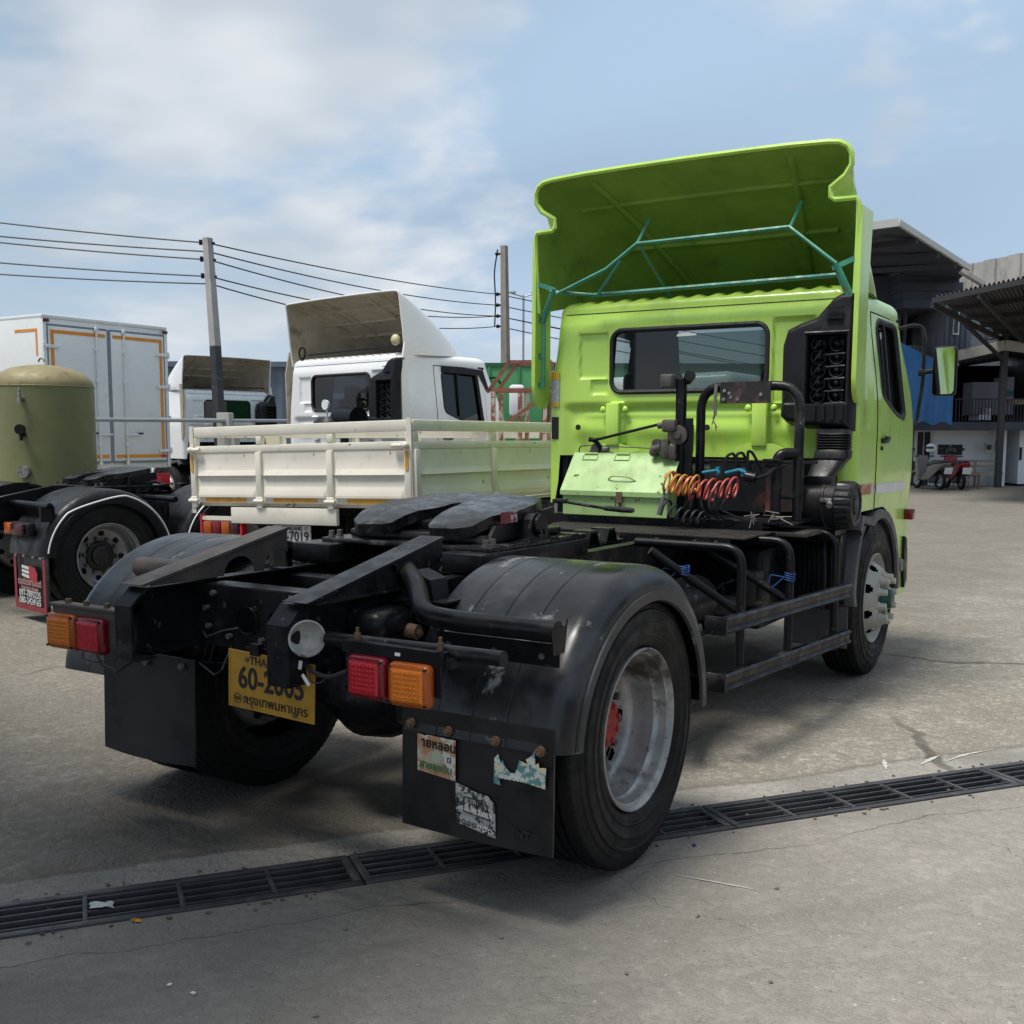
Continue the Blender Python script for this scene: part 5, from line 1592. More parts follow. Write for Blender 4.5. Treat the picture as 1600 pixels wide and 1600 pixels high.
g = G(); g.cyl((0.72, 2.36, 1.37), (0.78, 2.36, 1.36), 0.028, n=14); g.tube([(0.78, 2.36, 1.36), (0.84, 2.38, 1.38), (0.86, 2.45, 1.42), (0.90, 2.5, 1.43)], 0.010, 8, 0.03); g.box((0.83, 2.48, 1.435), (0.08, 0.05, 0.035), None, 0.006); g.box((0.84, 2.46, 1.462), (0.10, 0.06, 0.012), None, 0.003); g.obj('electric_coupling', M_plastic, T)
g = G()
random.seed(12)
for k in range(7):
    x = 0.50+random.uniform(-0.12, 0.16)
    g.tube([(x, 2.33, 1.27), (x+random.uniform(-0.05, 0.05), 2.30, 1.18), (x+random.uniform(-0.1, 0.1), 2.40, 1.12)], 0.007, 6, 0.03)
g.obj('hose_tangle', M_wire, T)['kind'] = 'stuff'
for k in range(3):
    g = G(); g.tube([(0.45+0.07*k, 2.75, 1.30), (0.46+0.07*k, 2.72, 1.47+0.02*k), (0.50+0.06*k, 2.74, 1.50), (0.52+0.07*k, 2.8, 1.40)], 0.009, 6, 0.05); g.obj('looped_hose', M_wire, T)
random.seed(15)
g = G()
for k in range(12):
    c = V((0.86+random.uniform(-0.12, 0.06), 2.42+random.uniform(-0.05, 0.05), 1.13+random.uniform(0, 0.02)))
    g.tube([c, c+V((random.uniform(-0.06, 0.06), random.uniform(-0.04, 0.02), random.uniform(0, 0.03))), c+V((random.uniform(-0.08, 0.10), random.uniform(-0.04, 0.0), random.uniform(-0.07, 0.02)))], 0.0028, 4)
g.obj('twine_knot', mat('dirty_twine', (0.22, 0.20, 0.165), 0.9), T)['kind'] = 'stuff'
# engine cover panel, radiator pipe and shadowy machinery behind the stand
g = G(); g.b2((0.33, 2.80, 1.14), (0.80, 2.84, 1.44)); g.b2((0.24, 2.80, 1.435), (0.98, 2.86, 1.452)); pn = g.obj('engine_bulkhead', mat('stained_bulkhead', (0.012, 0.012, 0.013), 0.5, var=0.3, vscale=4, wear=(0.10, 0.038, 0.028), wamt=(0.56, 0.66), wscale=2.6), T)
g = G(); g.b2((0.70, 2.77, 1.15), (0.92, 2.799, 1.43)); g.obj('rusty_plate', mat('rust_patch_plate', (0.03, 0.022, 0.02), 0.6, wear=(0.16, 0.055, 0.04), wamt=(0.45, 0.6), wscale=4), pn)
g = G(); g.b2((-0.60, 2.95, 0.85), (0.62, 3.9, 1.40), 0.06); g.box((0.1, 2.9, 1.2), (0.5, 0.2, 0.4), None, 0.06); g.obj('engine_block', M_black, T)
g = G(); g.cyl((-0.1, 1.2, 0.80), (-0.1, 3.0, 0.86), 0.055, n=14); g.box((0, 2.6, 0.80), (0.42, 0.8, 0.38), None, 0.08); g.obj('gearbox', M_black, T)
# air filter and its duct
g = G()
fy, fz = 2.93, 1.195
g.lathe([(0.0, 0.0), (0.12, 0.0), (0.132, 0.012), (0.132, 0.09), (0.135, 0.095), (0.135, 0.11), (0.132, 0.115), (0.132, 0.22), (0.136, 0.225), (0.136, 0.24), (0.132, 0.245), (0.132, 0.30), (0.0, 0.30)], (0.79, fy, fz), (1, 0, 0), 40)
af = g.obj('air_filter', M_plastic, T, 30)
g = G()
def capmod(k, i, r, a):
    return (r-0.006, a) if (i % 4 == 0 and k in (1, 2, 3)) else (r, a)
g.lathe([(0.132, 0.0), (0.140, 0.005), (0.140, 0.085), (0.128, 0.105), (0.10, 0.108), (0.095, 0.100), (0.06, 0.100), (0.055, 0.108), (0.0, 0.108)], (1.092, fy, fz), (1, 0, 0), 72, mod=capmod)
g.obj('filter_cap', M_plastic, af, 30)
g = G(); g.box((1.055, fy-0.135, fz+0.03), (0.07, 0.02, 0.025), None, 0.006); g.cyl((1.08, fy-0.14, fz+0.01), (1.08, fy-0.16, fz+0.0), 0.018, n=10); g.obj('filter_clip', M_steel, af)
g = G(); g.cyl((0.64, fy, fz-0.02), (0.795, fy, fz-0.01), 0.075, n=20); g.cyl((0.70, fy, fz-0.02), (0.72, fy, fz-0.02), 0.085, n=20); g.obj('filter_outlet', M_plastic, af)
g = G()
def ring(cx_, cy_, z, a, b, n=20):
    return [g.bm.verts.new((cx_+a*(abs(cos(t))**0.5)*(1 if cos(t) >= 0 else -1), cy_+b*(abs(sin(t))**0.5)*(1 if sin(t) >= 0 else -1), z)) for t in [2*pi*k/n for k in range(n)]]
secs = [(1.015, 3.07, 1.64, 0.095, 0.07), (1.015, 3.07, 1.615, 0.100, 0.075)]
for k in range(6):
    z = 1.61-0.016*k
    secs += [(1.015, 3.07, z, 0.104, 0.078), (1.015, 3.07, z-0.008, 0.092, 0.068)]
secs += [(1.015, 3.07, 1.51, 0.104, 0.078), (1.01, 3.06, 1.465, 0.106, 0.08), (1.01, 3.06, 1.46, 0.098, 0.072), (0.975, 3.0, 1.375, 0.080, 0.07), (0.965, 2.96, 1.33, 0.072, 0.07), (0.965, 2.95, 1.27, 0.072, 0.07)]
rs = [ring(*q) for q in secs]
for a, b in zip(rs[:-1], rs[1:]):
    for k in range(20): g.face((a[k], a[(k+1) % 20], b[(k+1) % 20], b[k]))
g.box((0.965, 2.95, 1.335), (0.165, 0.16, 0.05), None, 0.006)
g.obj('intake_duct', M_plastic, T, 35)
# ---- side guard on the right: three hooped brackets and two channel rails
hoops = [(1.60, 0.985, 1.04), (2.14, 1.06, 1.035), (2.82, 1.118, 1.03)]
for (y, x, zt) in hoops:
    g = G()
    g.tube([(CX+0.43, y+0.02, zt), (x, y, zt), (x, y, 0.34)], 0.023, 12, 0.10)
    g.obj('guard_hoop', M_black, T, 40)
for (ya, xa, yb, xb) in ((1.10, 0.60, 1.60, 0.965), (1.74, 0.56, 2.14, 1.04)):
    g = G(); g.tube([(xa, ya+0.25, 1.03), (xb, yb, 0.72)], 0.022, 10); g.obj('guard_brace', M_black, T, 40)
def guard_rail(zc):
    g = G()
    P0, P1 = V((0.985, 1.36, zc)), V((1.165, 2.95, zc))
    d = (P1-P0).normalized()
    nrm = V((d.y, -d.x, 0))
    poly = [(-0.01, -0.042), (0.018, -0.042), (0.030, -0.030), (0.018, -0.012), (0.018, 0.012), (0.030, 0.030), (0.018, 0.042), (-0.01, 0.042)]
    g.prism(poly, P0, nrm, (0, 0, 1), P1-P0)
    g.b2((0.90, 1.335, zc-0.045), (1.012, 1.355, zc+0.045), 0.003)
    return g.obj('guard_rail', M_blackw, T)
guard_rail(0.685); guard_rail(0.405)
for (x, y, z) in ((0.74, 1.45, 0.93), (1.06, 2.14, 0.845)):
    g = G()
    for k in range(4): g.tube([(x+0.027*cos(a*pi/6), y+0.027*sin(a*pi/6), z-0.018+0.012*k+0.004*sin(a)) for a in range(12)], 0.003, 5, closed=True)
    g.tube([(x-0.02, y-0.03, z), (x-0.09, y-0.05, z+0.01), (x-0.10, y-0.05, z-0.03)], 0.003, 5, 0.01); g.tube([(x-0.02, y-0.03, z), (x-0.08, y-0.05, z-0.06)], 0.003, 5)
    g.obj('blue_cord', M_blue, T)
# air tanks, fuel tank, filters in the shadow
g = G(); g.cyl((0.62, 1.0, 0.72), (0.62, 1.9, 0.72), 0.13, n=24); g.obj('air_tank', M_black, T, 30)
g = G()
for k in range(8):
    g.tube([(0.76+0.034*k, 3.12-0.020*k, 0.985), (0.775+0.034*k, 3.08-0.020*k, 0.90), (0.785+0.034*k, 3.06-0.02*k, 0.75), (0.775+0.034*k, 3.08-0.02*k, 0.56)], 0.014, 8)
g.prism([(0.72, 3.14), (1.05, 2.98), (1.05, 3.3), (0.72, 3.3)], (0, 0, 0.55), (1, 0, 0), (0, 1, 0), (0, 0, 0.44))
g.obj('ribbed_side_cover', M_plastic, T, 35)
g = G(); g.b2((0.60, 3.0, 1.0), (1.06, 3.25, 1.03)); g.tube([(0.80, 2.92, 0.985), (1.12, 2.92, 0.985)], 0.02, 8); g.obj('cover_shelf', M_black, T)
random.seed(31)
g = G()
for k in range(10): 
    y = 1.5+0.14*k
    g.tube([(0.52+random.uniform(0, 0.2), y, 0.55+random.uniform(0, 0.3)), (0.62+random.uniform(0, 0.15), y+0.15, 0.60+random.uniform(-0.1, 0.2)), (0.56, y+0.4, 0.62+random.uniform(-0.1, 0.2))], 0.012, 6, 0.06)
g.obj('brake_pipes', M_black, T)
g = G(); g.box((0.78, 2.35, 0.74), (0.10, 0.12, 0.20), None, 0.02); g.cyl((0.86, 2.30, 0.68), (0.86, 2.30, 0.80), 0.035, n=14); g.box((0.72, 2.15, 0.66), (0.14, 0.16, 0.10), None, 0.03); g.obj('fuel_filter', mat('dirty_alloy', (0.07, 0.066, 0.06), 0.55, 0.3, var=0.4, vscale=20), T)
g = G(); g.b2((-1.08, 1.05, 0.40), (-0.52, 2.75, 0.92), 0.09, 3); ft = g.obj('fuel_tank', M_black, T)
for y in (1.4, 2.4):
    g = G(); g.b2((-1.087, y-0.03, 0.393), (-0.513, y+0.03, 0.927), 0.09, 3); g.obj('tank_strap', M_steel, ft)
g = G(); g.cyl((0.30, 1.35, 0.62), (0.30, 2.25, 0.62), 0.16, n=24); g.obj('air_tank', M_black, T, 30)
g = G(); g.b2((0.44, 2.45, 0.48), (0.80, 3.0, 0.95), 0.03); g.obj('battery_box', M_black, T)
g = G(); g.cyl((0.88, 1.15, 0.33), (0.65, 2.0, 0.25), 0.032, n=12); g.obj('brake_rod', M_black, T)
g = G(); g.tube([(0.70, 0.75, 0.62), (0.75, 1.05, 0.60), (0.72, 1.35, 0.72)], 0.02, 8); g.prism([(0.62, 0.70), (0.80, 0.82), (0.80, 0.74), (0.66, 0.56)], (0.66, 0.15, 0), (0, 1, 0), (0, 0, 1), (0.02, 0, 0)); g.obj('fender_bracket', M_black, T)
# ---- front axle
for s in (1, -1):
    wheel(T, s, 1.118*s, 3.863, 0.519, 'conv', ME_HUBG, 10)
g = G(); g.tube([(-0.85, 3.863, 0.46), (0.85, 3.863, 0.46)], 0.06, 12); g.obj('front_axle', M_black, T)
g = G(); g.b2((-0.86, 4.50, 0.40), (0.86, 4.56, 1.19)); g.b2((-0.90, 4.565, 0.45), (0.90, 4.90, 1.15)); g.obj('radiator', M_black, T)
for s in (1, -1):
    g = G()
    path = [(3.52, 1.115), (3.44, 1.06), (3.36, 0.96), (3.30, 0.84), (3.27, 0.72), (3.26, 0.62), (3.28, 0.52)]
    xs2 = (0.80, 0.83, 0.90, 0.93, 1.00, 1.08, 1.115, 1.12)
    off = (0, 0, 0, 0.012, 0, 0, -0.008, -0.05)
    path = [(3.46, 1.03), (3.38, 0.97), (3.33, 0.88), (3.29, 0.78), (3.27, 0.68), (3.26, 0.60), (3.30, 0.53)]
    g.grid(7, 8, lambda i, j: (s*xs2[j], path[i][0]-off[j], path[i][1]))
    g.solid(0.008)
    g.obj('front_mudguard', M_greyplastic, T, 40)
    g = G(); g.grid(6, 5, lambda i, j: (s*(0.72+0.38*i/5), 3.22+0.01*sin(i), 0.28+0.26*j/4)); g.solid(0.008); g.obj('front_mud_flap', M_greyplastic, T)
g = G(); g.b2((0.78, 3.2, 0.55), (1.08, 3.24, 0.60), 0.006); g.obj('mudguard_bracket', M_black, T)
# marker lamp at the bumper corner, front skirt flap, step lamp
g = G(); g.b2((1.10, 4.62, 1.00), (1.17, 4.70, 1.075), 0.006); g.obj('marker_lamp', M_redlamp, T)
g = G(); g.prism([(4.60, 0.88), (4.66, 0.86), (4.70, 0.70), (4.70, 0.55), (4.64, 0.50), (4.60, 0.60)], (1.10, 0, 0), (0, 1, 0), (0, 0, 1), (0.03, 0, 0)); g.obj('corner_flap', M_plastic, T)
g = G(); g.box((1.12, 4.50, 0.68), (0.05, 0.05, 0.09), None, 0.015); g.obj('step_lamp', M_steel, T)
# ---- mirror
g = G()
g.tube([(1.04, 4.55, 2.36), (1.12, 4.60, 2.385), (1.18, 4.62, 2.375), (1.20, 4.62, 2.30), (1.20, 4.62, 2.0), (1.175, 4.60, 1.72), (1.165, 4.58, 1.68)], 0.013, 8, 0.05)
ma = g.obj('mirror_arm', M_plastic, T)
g = G(); g.box((1.19, 4.62, 2.05), (0.05, 0.04, 0.05), None, 0.012); g.tube([(1.19, 4.62, 2.05), (1.24, 4.61, 2.055), (1.28, 4.60, 2.06)], 0.017, 8); g.obj('mirror_clamp', M_plastic, ma)
Rm = Matrix.Translation((1.345, 4.58, 2.055)) @ Matrix.Rotation(-0.055, 4, 'Z')
g = G(); g.box((0, 0.03, 0), (0.165, 0.07, 0.345), None, 0.03, 4); mh = link('mirror', g.mesh('mirror', M_plastic, 40), T, mtx=Rm)
g = G(); g.prism(rrect(-0.072, 0.072, -0.160, 0.160, 0.03), (0, -0.0065, 0), (1, 0, 0), (0, 0, 1), (0, 0.003, 0)); g.obj('mirror_glass', M_mirror, mh)
M_lbl = mat('label_yellow', (0.65, 0.40, 0.02), 0.5)
# ---- small things on the rear wall
def disc(x, z, r, m, nm, y=3.195):
    g = G(); g.cyl((x, y, z), (x, y-0.006, z), r, n=18); g.obj(nm, m, T)
disc(-0.80, 1.655, 0.020, M_rubber, 'drain_plug', 3.178); disc(0.155, 1.652, 0.020, M_rubber, 'drain_plug', 3.178)
g = G(); g.b2((-1.025, 3.197, 1.572), (-0.970, 3.225, 1.728)); g.obj('vent_slot', M_ink, T)
g = G(); g.b2((-1.028, 3.193, 1.80), (-0.963, 3.215, 2.04)); g.obj('white_label', mat('faded_label', (0.42, 0.43, 0.44), 0.5, var=0.2, vscale=60), T)
g = G(); g.b2((-1.029, 3.1915, 1.99), (-0.962, 3.1925, 2.04)); g.obj('yellow_label_band', M_lbl, T); g = G(); g.b2((-1.029, 3.1915, 1.80), (-0.962, 3.1925, 1.83)); g.obj('yellow_label_band', M_lbl, T)
g = G(); g.prism([(-0.07, 2.255), (0.05, 2.258), (0.05, 2.268), (0.025, 2.272), (0.0, 2.283), (-0.03, 2.285), (-0.05, 2.272), (-0.07, 2.268)], (0.0, 3.200, -0.006), (1.15, 0, 0), (0, 0, 1), (0, 0.001, 0)); g.obj('window_sticker', M_whitetrim, T)
# pressed brackets and the torn lower lip
for c in (-0.53, 0.51):
    g = G()
    g.b2((c-0.05, 3.155, 1.53), (c+0.05, 3.20, 1.82), 0.012); g.obj('lift_bracket', M_green, T)
    for sx in (-0.085, 0.085):
        g = G(); g.sph((c+sx, 3.19, 1.775), (0.022, 0.015, 0.024)); g.obj('weld_boss', M_green, T)
g = G(); g.prism([(0.34, 1.52), (0.44, 1.555), (0.60, 1.55), (0.70, 1.51), (0.62, 1.46), (0.56, 1.405), (0.47, 1.40), (0.42, 1.46)], (0, 3.17, 0), (1, 0, 0), (0, 0, 1), (0, 0.02, 0)); g.obj('mounting_lip', M_green, T); g = G(); g.prism([(-0.72, 1.50), (-0.60, 1.545), (-0.48, 1.545), (-0.32, 1.50), (-0.45, 1.46), (-0.62, 1.46)], (0, 3.17, 0), (1, 0, 0), (0, 0, 1), (0, 0.02, 0)); g.obj('mounting_lip', M_green, T)

# ================================================================ white cab tractor with black chassis (parked to the left)
LT = thing('tractor_truck', 'white cab tractor with black tandem chassis, white trimmed fenders and red edged mud flap', 'truck', (-6.373, 2.89, 0), radians(-11))
cab(LT, (0, 3.55, 0), M_white, M_cream, M_inside, False, M_glassdark, False, M_black, False)
rail(LT, 0.43, -1, -0.85, 5.2, 0.75, 1.0, M_black); rail(LT, -0.43, 1, -0.85, 5.2, 0.75, 1.0, M_black)
M_rim2 = mat('grey_rim', (0.27, 0.275, 0.28), 0.4, 0.45, var=0.2, vscale=6, wear=(0.09, 0.085, 0.08), wamt=(0.52, 0.7), wscale=6)
ME_DISH2 = rim_mesh('dish', M_rim2)
for yy in (0.0, 1.3):
    duals(LT, yy, 1.205, ME_HUBD, 10 if yy == 0 else 0, 0.519, 0, ME_DISH2)
    for s in (1, -1):
        fo = fender(LT, s*0.58, s*1.23, yy, 0.52, M_plastic, 0.62, 0.60, 0.595, 176, 0, True, ())
        if s > 0:
            g = G()
            pts = []
            for k in range(40):
                a = radians(172-170*k/39)
                r = 0.555
                if yy == 0 and 22 > k > 9: r -= 0.045*sin(pi*(k-9)/13)
                pts.append((1.243, yy+(r+0.02)*cos(a), 0.52+r*sin(a)-0.0))
            g.tube(pts, 0.0075, 6); g.obj('white_trim', M_whitetrim, fo)
    g = G(); g.tube([(-0.9, yy, 0.519), (-0.3, yy, 0.519), (0, yy, 0.519), (0.3, yy, 0.519), (0.9, yy, 0.519)], [0.07, 0.09, 0.2, 0.09, 0.07], 16); g.obj('rear_axle', M_black, LT)
wheel(LT, 1, 1.118, 4.21, 0.519, 'conv', ME_HUBG, 0); wheel(LT, -1, -1.118, 4.21, 0.519, 'conv', ME_HUBG, 0)
coupling_mount(LT, 0.25, 1.35, 1.10, 0); fifth_wheel(LT, 0.62, 1.195, 0)
for s in (1, -1):
    g = G(); g.prism([(-0.80, 1.01), (-0.15, 1.13), (0.0, 1.13), (0.0, 1.0), (-0.80, 1.0)], (s*0.41-0.035, 0, 0), (0, 1, 0), (0, 0, 1), (0.07, 0, 0)); g.obj('coupling_ramp', M_black, LT)
    g = G(); g.tube([(s*0.43, -0.52, 0.99), (s*1.20, -0.52, 0.99)], 0.03, 12); g.b2((s*1.17, -0.60, 0.86), (s*1.20, -0.48, 0.99)) if s > 0 else g.b2((-1.20, -0.60, 0.86), (-1.17, -0.48, 0.99)); g.obj('fender_stay', M_black, LT)
    g = G(); g.tube([(s*0.43, 0.68, 1.0), (s*1.15, 0.68, 1.0)], 0.028, 12); g.b2((min(s*0.5, s*1.1), 0.62, 0.80), (max(s*0.5, s*1.1), 0.64, 0.98)); g.obj('fender_stay', M_black, LT)
    for k in range(2):
        g = G(); g.prism([(0.0, 0.0), (0.0, -0.14), (0.05, 0.0)], (s*(0.82+0.25*k), 0.60, 0.97), (0, -1, 0), (0, 0, 1), (0.012, 0, 0)); g.obj('stay_gusset', M_black, LT)
g = G(); g.b2((-0.42, -0.84, 0.76), (0.42, -0.80, 0.99)); g.obj('crossmember', M_black, LT)
g = G(); g.b2((0.6, -0.50, 0.45), (1.2, -0.49, 0.99)); g.obj('inner_guard', M_black, LT)
g = G(); g.b2((0.68, -0.66, 0.735), (1.06, -0.58, 0.845), 0.02); lh = g.obj('lamp_housing', M_plastic, LT)
g = G(); g.b2((0.665, -0.695, 0.74), (0.80, -0.662, 0.84), 0.012); g.obj('amber_lamp', M_amberlamp, lh)
g = G(); g.b2((0.805, -0.695, 0.74), (1.03, -0.662, 0.84), 0.012); g.obj('red_lamp', mat('dark_red_lens', (0.05, 0.004, 0.008), 0.3), lh)
g = G(); g.grid(9, 7, lambda i, j: (0.70+0.60*i/8, -0.60-0.02*sin(pi*i/8)*(1-j/6), 0.10+0.46*j/6)); g.solid(0.008); mf = g.obj('mud_flap', M_flap, LT, 40)
g = G()
for x0, x1, z0, z1 in ((0.695, 0.74, 0.095, 0.55), (1.262, 1.307, 0.095, 0.55), (0.7405, 1.2615, 0.095, 0.14)):
    g.b2((x0, -0.634, z0), (x1, -0.628, z1))
g.obj('red_border', mat('red_flap_border', (0.23, 0.02, 0.03), 0.5), mf)
tm2 = lambda x, z: frame((x, -0.636, z), (1, 0, 0), (0, 0, 1))
text('097-7893235', 0.080, M_lw, mf, tm2(1.0, 0.235), bold=0.0008)
text('080-2424165', 0.080, M_lw, mf, tm2(1.0, 0.172), bold=0.0008)
M_lr = mat('red_ink', (0.35, 0.02, 0.03), 0.5); M_lp = mat('pink_ink', (0.50, 0.25, 0.25), 0.5)
text('รวมมิตรยานยนต์', 0.075, M_lp, mf, tm2(1.0, 0.335), bold=0.001, sx=0.9)
text('จำหน่ายรถ มือสอง', 0.045, M_lp, mf, tm2(1.0, 0.282), bold=0.0006)
g = G()
for k in range(3): g.prism([(0.86, 0.385+0.035*k), (1.0, 0.370+0.038*k), (1.0, 0.396+0.038*k), (0.86, 0.408+0.035*k)], (0, -0.637, 0), (1, 0, 0), (0, 0, 1), (0, 0.002, 0))
g.obj('printed_trailer', M_lw, mf)
g = G(); g.prism([(1.005, 0.362), (1.15, 0.34), (1.16, 0.42), (1.11, 0.47), (1.005, 0.485)], (0, -0.637, 0), (1, 0, 0), (0, 0, 1), (0, 0.002, 0)); g.obj('printed_cab', M_lr, mf)
for x in (0.74, 0.90, 1.08, 1.22):
    g = G(); g.b2((x-0.02, -0.636, 0.55), (x+0.02, -0.60, 0.565)); g.obj('flap_clip', M_steel, mf)
g = G(); g.b2((-0.40, -0.2, 0.5), (0.40, 1.6, 0.74), 0.03); g.b2((-0.6, 2.6, 0.5), (0.6, 4.6, 1.25), 0.05); g.obj('driveline', M_black, LT)
for k in range(2):
    g = G(); g.cyl((1.05-2.1*k, 1.9, 0.70), (1.05-2.1*k, 3.1, 0.70), 0.28, n=24); g.obj('fuel_tank', M_plastic, LT)
g = G(); g.cyl((0.2, 3.35, 1.78), (0.55, 3.35, 1.78), 0.14, n=16); g.cyl((0.35, 3.3, 1.0), (0.35, 3.3, 1.7), 0.05, n=10); g.lathe([(0.20, -0.1), (0.2, 0.0), (0.15, 0.05), (0.0, 0.06)], (0.1, 3.3, 1.75), (0, 0, 1), 20); g.obj('air_cleaner', M_black, LT)
g = G(); g.cyl((0.03, 3.30, 1.95), (0.03, 3.27, 1.95), 0.055, 0.06, 16); g.cyl((0.03, 3.30, 1.80), (0.03, 3.30, 1.90), 0.012, n=8); g.obj('work_lamp', M_whitetrim, LT)
g = G(); g.sph((0.93, 3.58, 2.66), (0.06, 0.05, 0.065), 14); g.obj('round_lamp', mat('yellowed_lamp', (0.55, 0.5, 0.30), 0.3), LT)
g = G(); g.tube([(-0.86+0.06*cos(a*pi/8), 3.62, 2.60+0.07*sin(a*pi/8)) for a in range(16)], 0.012, 6, closed=True); g.tube([(-0.86, 3.62, 2.53), (-0.80, 3.65, 2.42), (-0.70, 3.7, 2.40)], 0.010, 6); g.obj('hanging_hook', M_black, LT)
# visor over the door window
g = G(); g.prism([(4.18, 2.40), (4.85, 2.38), (4.98, 2.1), (4.94, 2.08), (4.80, 2.31), (4.18, 2.33)], (1.03, 0, 0), (0, 1, 0), (0, 0, 1), (0.02, 0, 0)); g.obj('window_visor', M_plastic, LT)

# ================================================================ second white cab (behind the concrete block)
W2 = thing('tractor_truck', 'white cab truck with open roof deflector standing behind the black painted pole', 'truck', (-14.2, 12.7, 0), radians(80))
cab(W2, (0, 0.0, 0), M_white, M_cream, M_inside, False, M_glassdark, False, M_black, False)
rail(W2, 0.43, -1, -4.5, 1.6, 0.75, 1.0, M_black); rail(W2, -0.43, 1, -4.5, 1.6, 0.75, 1.0, M_black)
for yy in (-3.6,): duals(W2, yy, 1.205, None, 0, 0.519, 0, ME_DISH2)
wheel(W2, 1, 1.118, 0.66, 0.519, 'conv', None, 0); wheel(W2, -1, -1.118, 0.66, 0.519, 'conv', None, 0)
g = G(); g.b2((-0.9, -1.4, 0.75), (0.9, -0.3, 1.15), 0.05); g.obj('battery_box', M_black, W2)
text('mega', 0.16, M_ink, W2, frame((-1.115, 0.95, 1.62), (0, -1, 0), (0, 0, 1)))

# ================================================================ cream flatbed
FB = thing('flatbed_truck', 'worn cream flatbed truck with corrugated drop sides and amber reflectors', 'truck', (-2.80, 2.50, 0))
FB.rotation_euler = (0, radians(-1.43), 0)
HWB = 1.10
dz0 = -0.028+0.0
ZB = [1.085, 1.13, 1.475, 1.530, 1.598, 1.678]       # gate levels
def corr_panel(length, h):
    """corrugated gate panel: local x 0..length, z 0..h, bulging towards -y"""
    z = [0, 0.03, 0.06, 0.12, 0.145, 0.19, 0.205, 0.255, 0.275, 0.31, 0.325, h]
    y = [0, 0.0, 0.0, -0.028, -0.028, 0.0, 0.0, -0.026, -0.026, 0.0, 0.0, 0.0]
    y = [0.0, 0.0, -0.028, -0.006, 0.0, 0.0, -0.022, -0.004, 0.0, 0.0, 0.0, 0.0]
    z = [0.0, 0.012, 0.018, 0.075, 0.082, 0.165, 0.170, 0.205, 0.210, 0.30, 0.335, h]
    y = [-0.026, -0.026, -0.026, -0.004, 0.0, 0.0, -0.020, -0.003, 0.0, 0.0, 0.0, 0.0]
    g = G()
    xs = [0, 0.03, length-0.03, length]
    g.grid(4, len(z), lambda i, j: (xs[i], y[j]*(0 if i in (0, 3) else 1), z[j]))
    g.solid(0.006)
    return g.mesh('panel', M_bed, 25)
def gate(n, L, rot, x0, y0, name):
    """gate of n panels in local frame: x along length L, outward normal -y"""
    M4 = Matrix.Translation((x0, y0, 0)) @ Matrix.Rotation(rot, 4, 'Z')
    g = G()
    g.b2((0, -0.012, ZB[4]), (L, 0.034, ZB[5]), 0.006); g.b2((0, -0.012, ZB[2]), (L, 0.034, ZB[3]), 0.005); g.b2((0, -0.014, ZB[0]), (L, 0.034, ZB[1]), 0.005)
    gt = link(name, g.mesh(name, M_bed), FB, mtx=M4)
    pw = 0.055
    W_ = (L-pw)/n
    if (W_,) not in CACHE: CACHE[(W_,)] = corr_panel(W_-pw-0.004, ZB[2]-ZB[1])
    q = G(); q.b2((-pw/2, -0.0125, ZB[3]+0.001), (pw/2, 0.03, ZB[4]-0.001), 0.004); me_p1 = q.mesh('gate_post', M_bed)
    q = G(); q.b2((-pw/2, -0.030, ZB[1]+0.001), (pw/2, 0.03, ZB[2]-0.001), 0.006); me_p2 = q.mesh('gate_post', M_bed)
    q = G(); q.box((0, -0.026, 1.108), (0.07, 0.02, 0.05), None, 0.008); q.cyl((-0.05, -0.032, 1.10), (0.05, -0.032, 1.10), 0.014, n=8); q.b2((-0.025, -0.03, 1.05), (0.025, -0.014, 1.085)); me_h = q.mesh('gate_hinge', M_bed)
    for k in range(n+1):
        link('gate_post', me_p1, gt, loc=(pw/2+W_*k, 0, 0)); link('gate_post', me_p2, gt, loc=(pw/2+W_*k, 0, 0)); link('gate_hinge', me_h, gt, loc=(pw/2+W_*k, 0, 0))
    for k in range(n): link('panel', CACHE[(W_,)], gt, loc=(pw/2+W_*k+pw/2+0.002, 0, ZB[1]))
    return gt
LBED = 6.0
rg = gate(3, 2*HWB, 0, -HWB, 0, 'rear_gate')
for x in (0.37, 1.10, 1.83):
    g = G(); g.b2((x-0.22, -0.019, 1.092), (x+0.22, -0.0155, 1.124)); g.obj('amber_reflector', M_reflect, rg)
for x in (0.028, 2*HWB-0.028):
    g = G(); g.b2((x-0.014, -0.036, 1.33), (x+0.014, -0.032, 1.46)); g.obj('amber_reflector', M_reflect, rg)
    g = G(); g.cyl((x-0.03, -0.04, 1.50), (x+0.10 if x < 1 else x-0.12, -0.04, 1.50), 0.016, n=10); g.sph((x, -0.045, 1.50), 0.026); g.obj('gate_latch', M_bed, rg)
g = G(); g.b2((0.82, -0.010, 1.532), (0.96, 0.02, 1.59)); g.obj('cream_board', mat('cream_board', (0.66, 0.6, 0.42), 0.6), rg)
gate(6, LBED, radians(90), HWB, 0, 'side_gate'); gate(6, LBED, radians(-90), -HWB, LBED, 'side_gate'); gate(3, 2*HWB, 0, -HWB, LBED, 'head_board')
for sx in (1, -1):
    g = G(); g.b2((sx*HWB-0.035 if sx > 0 else -HWB-0.006, -0.02, 1.0), (sx*HWB+0.006 if sx > 0 else -HWB+0.035, -0.0135, 1.69)); g.obj('corner_strip', M_bed, FB)
for k in range(12):
    q = G(); q.b2((-HWB+0.03+k*0.18, 0.05, 1.055), (-HWB+0.205+k*0.18, LBED-0.02, 1.08)); q.obj('floor_plank', M_bed, FB)
g = G(); g.b2((-0.68, -0.015, 0.925), (0.40, 0.02, 1.05), 0.004); g.obj('rear_skirt', M_bed, FB)
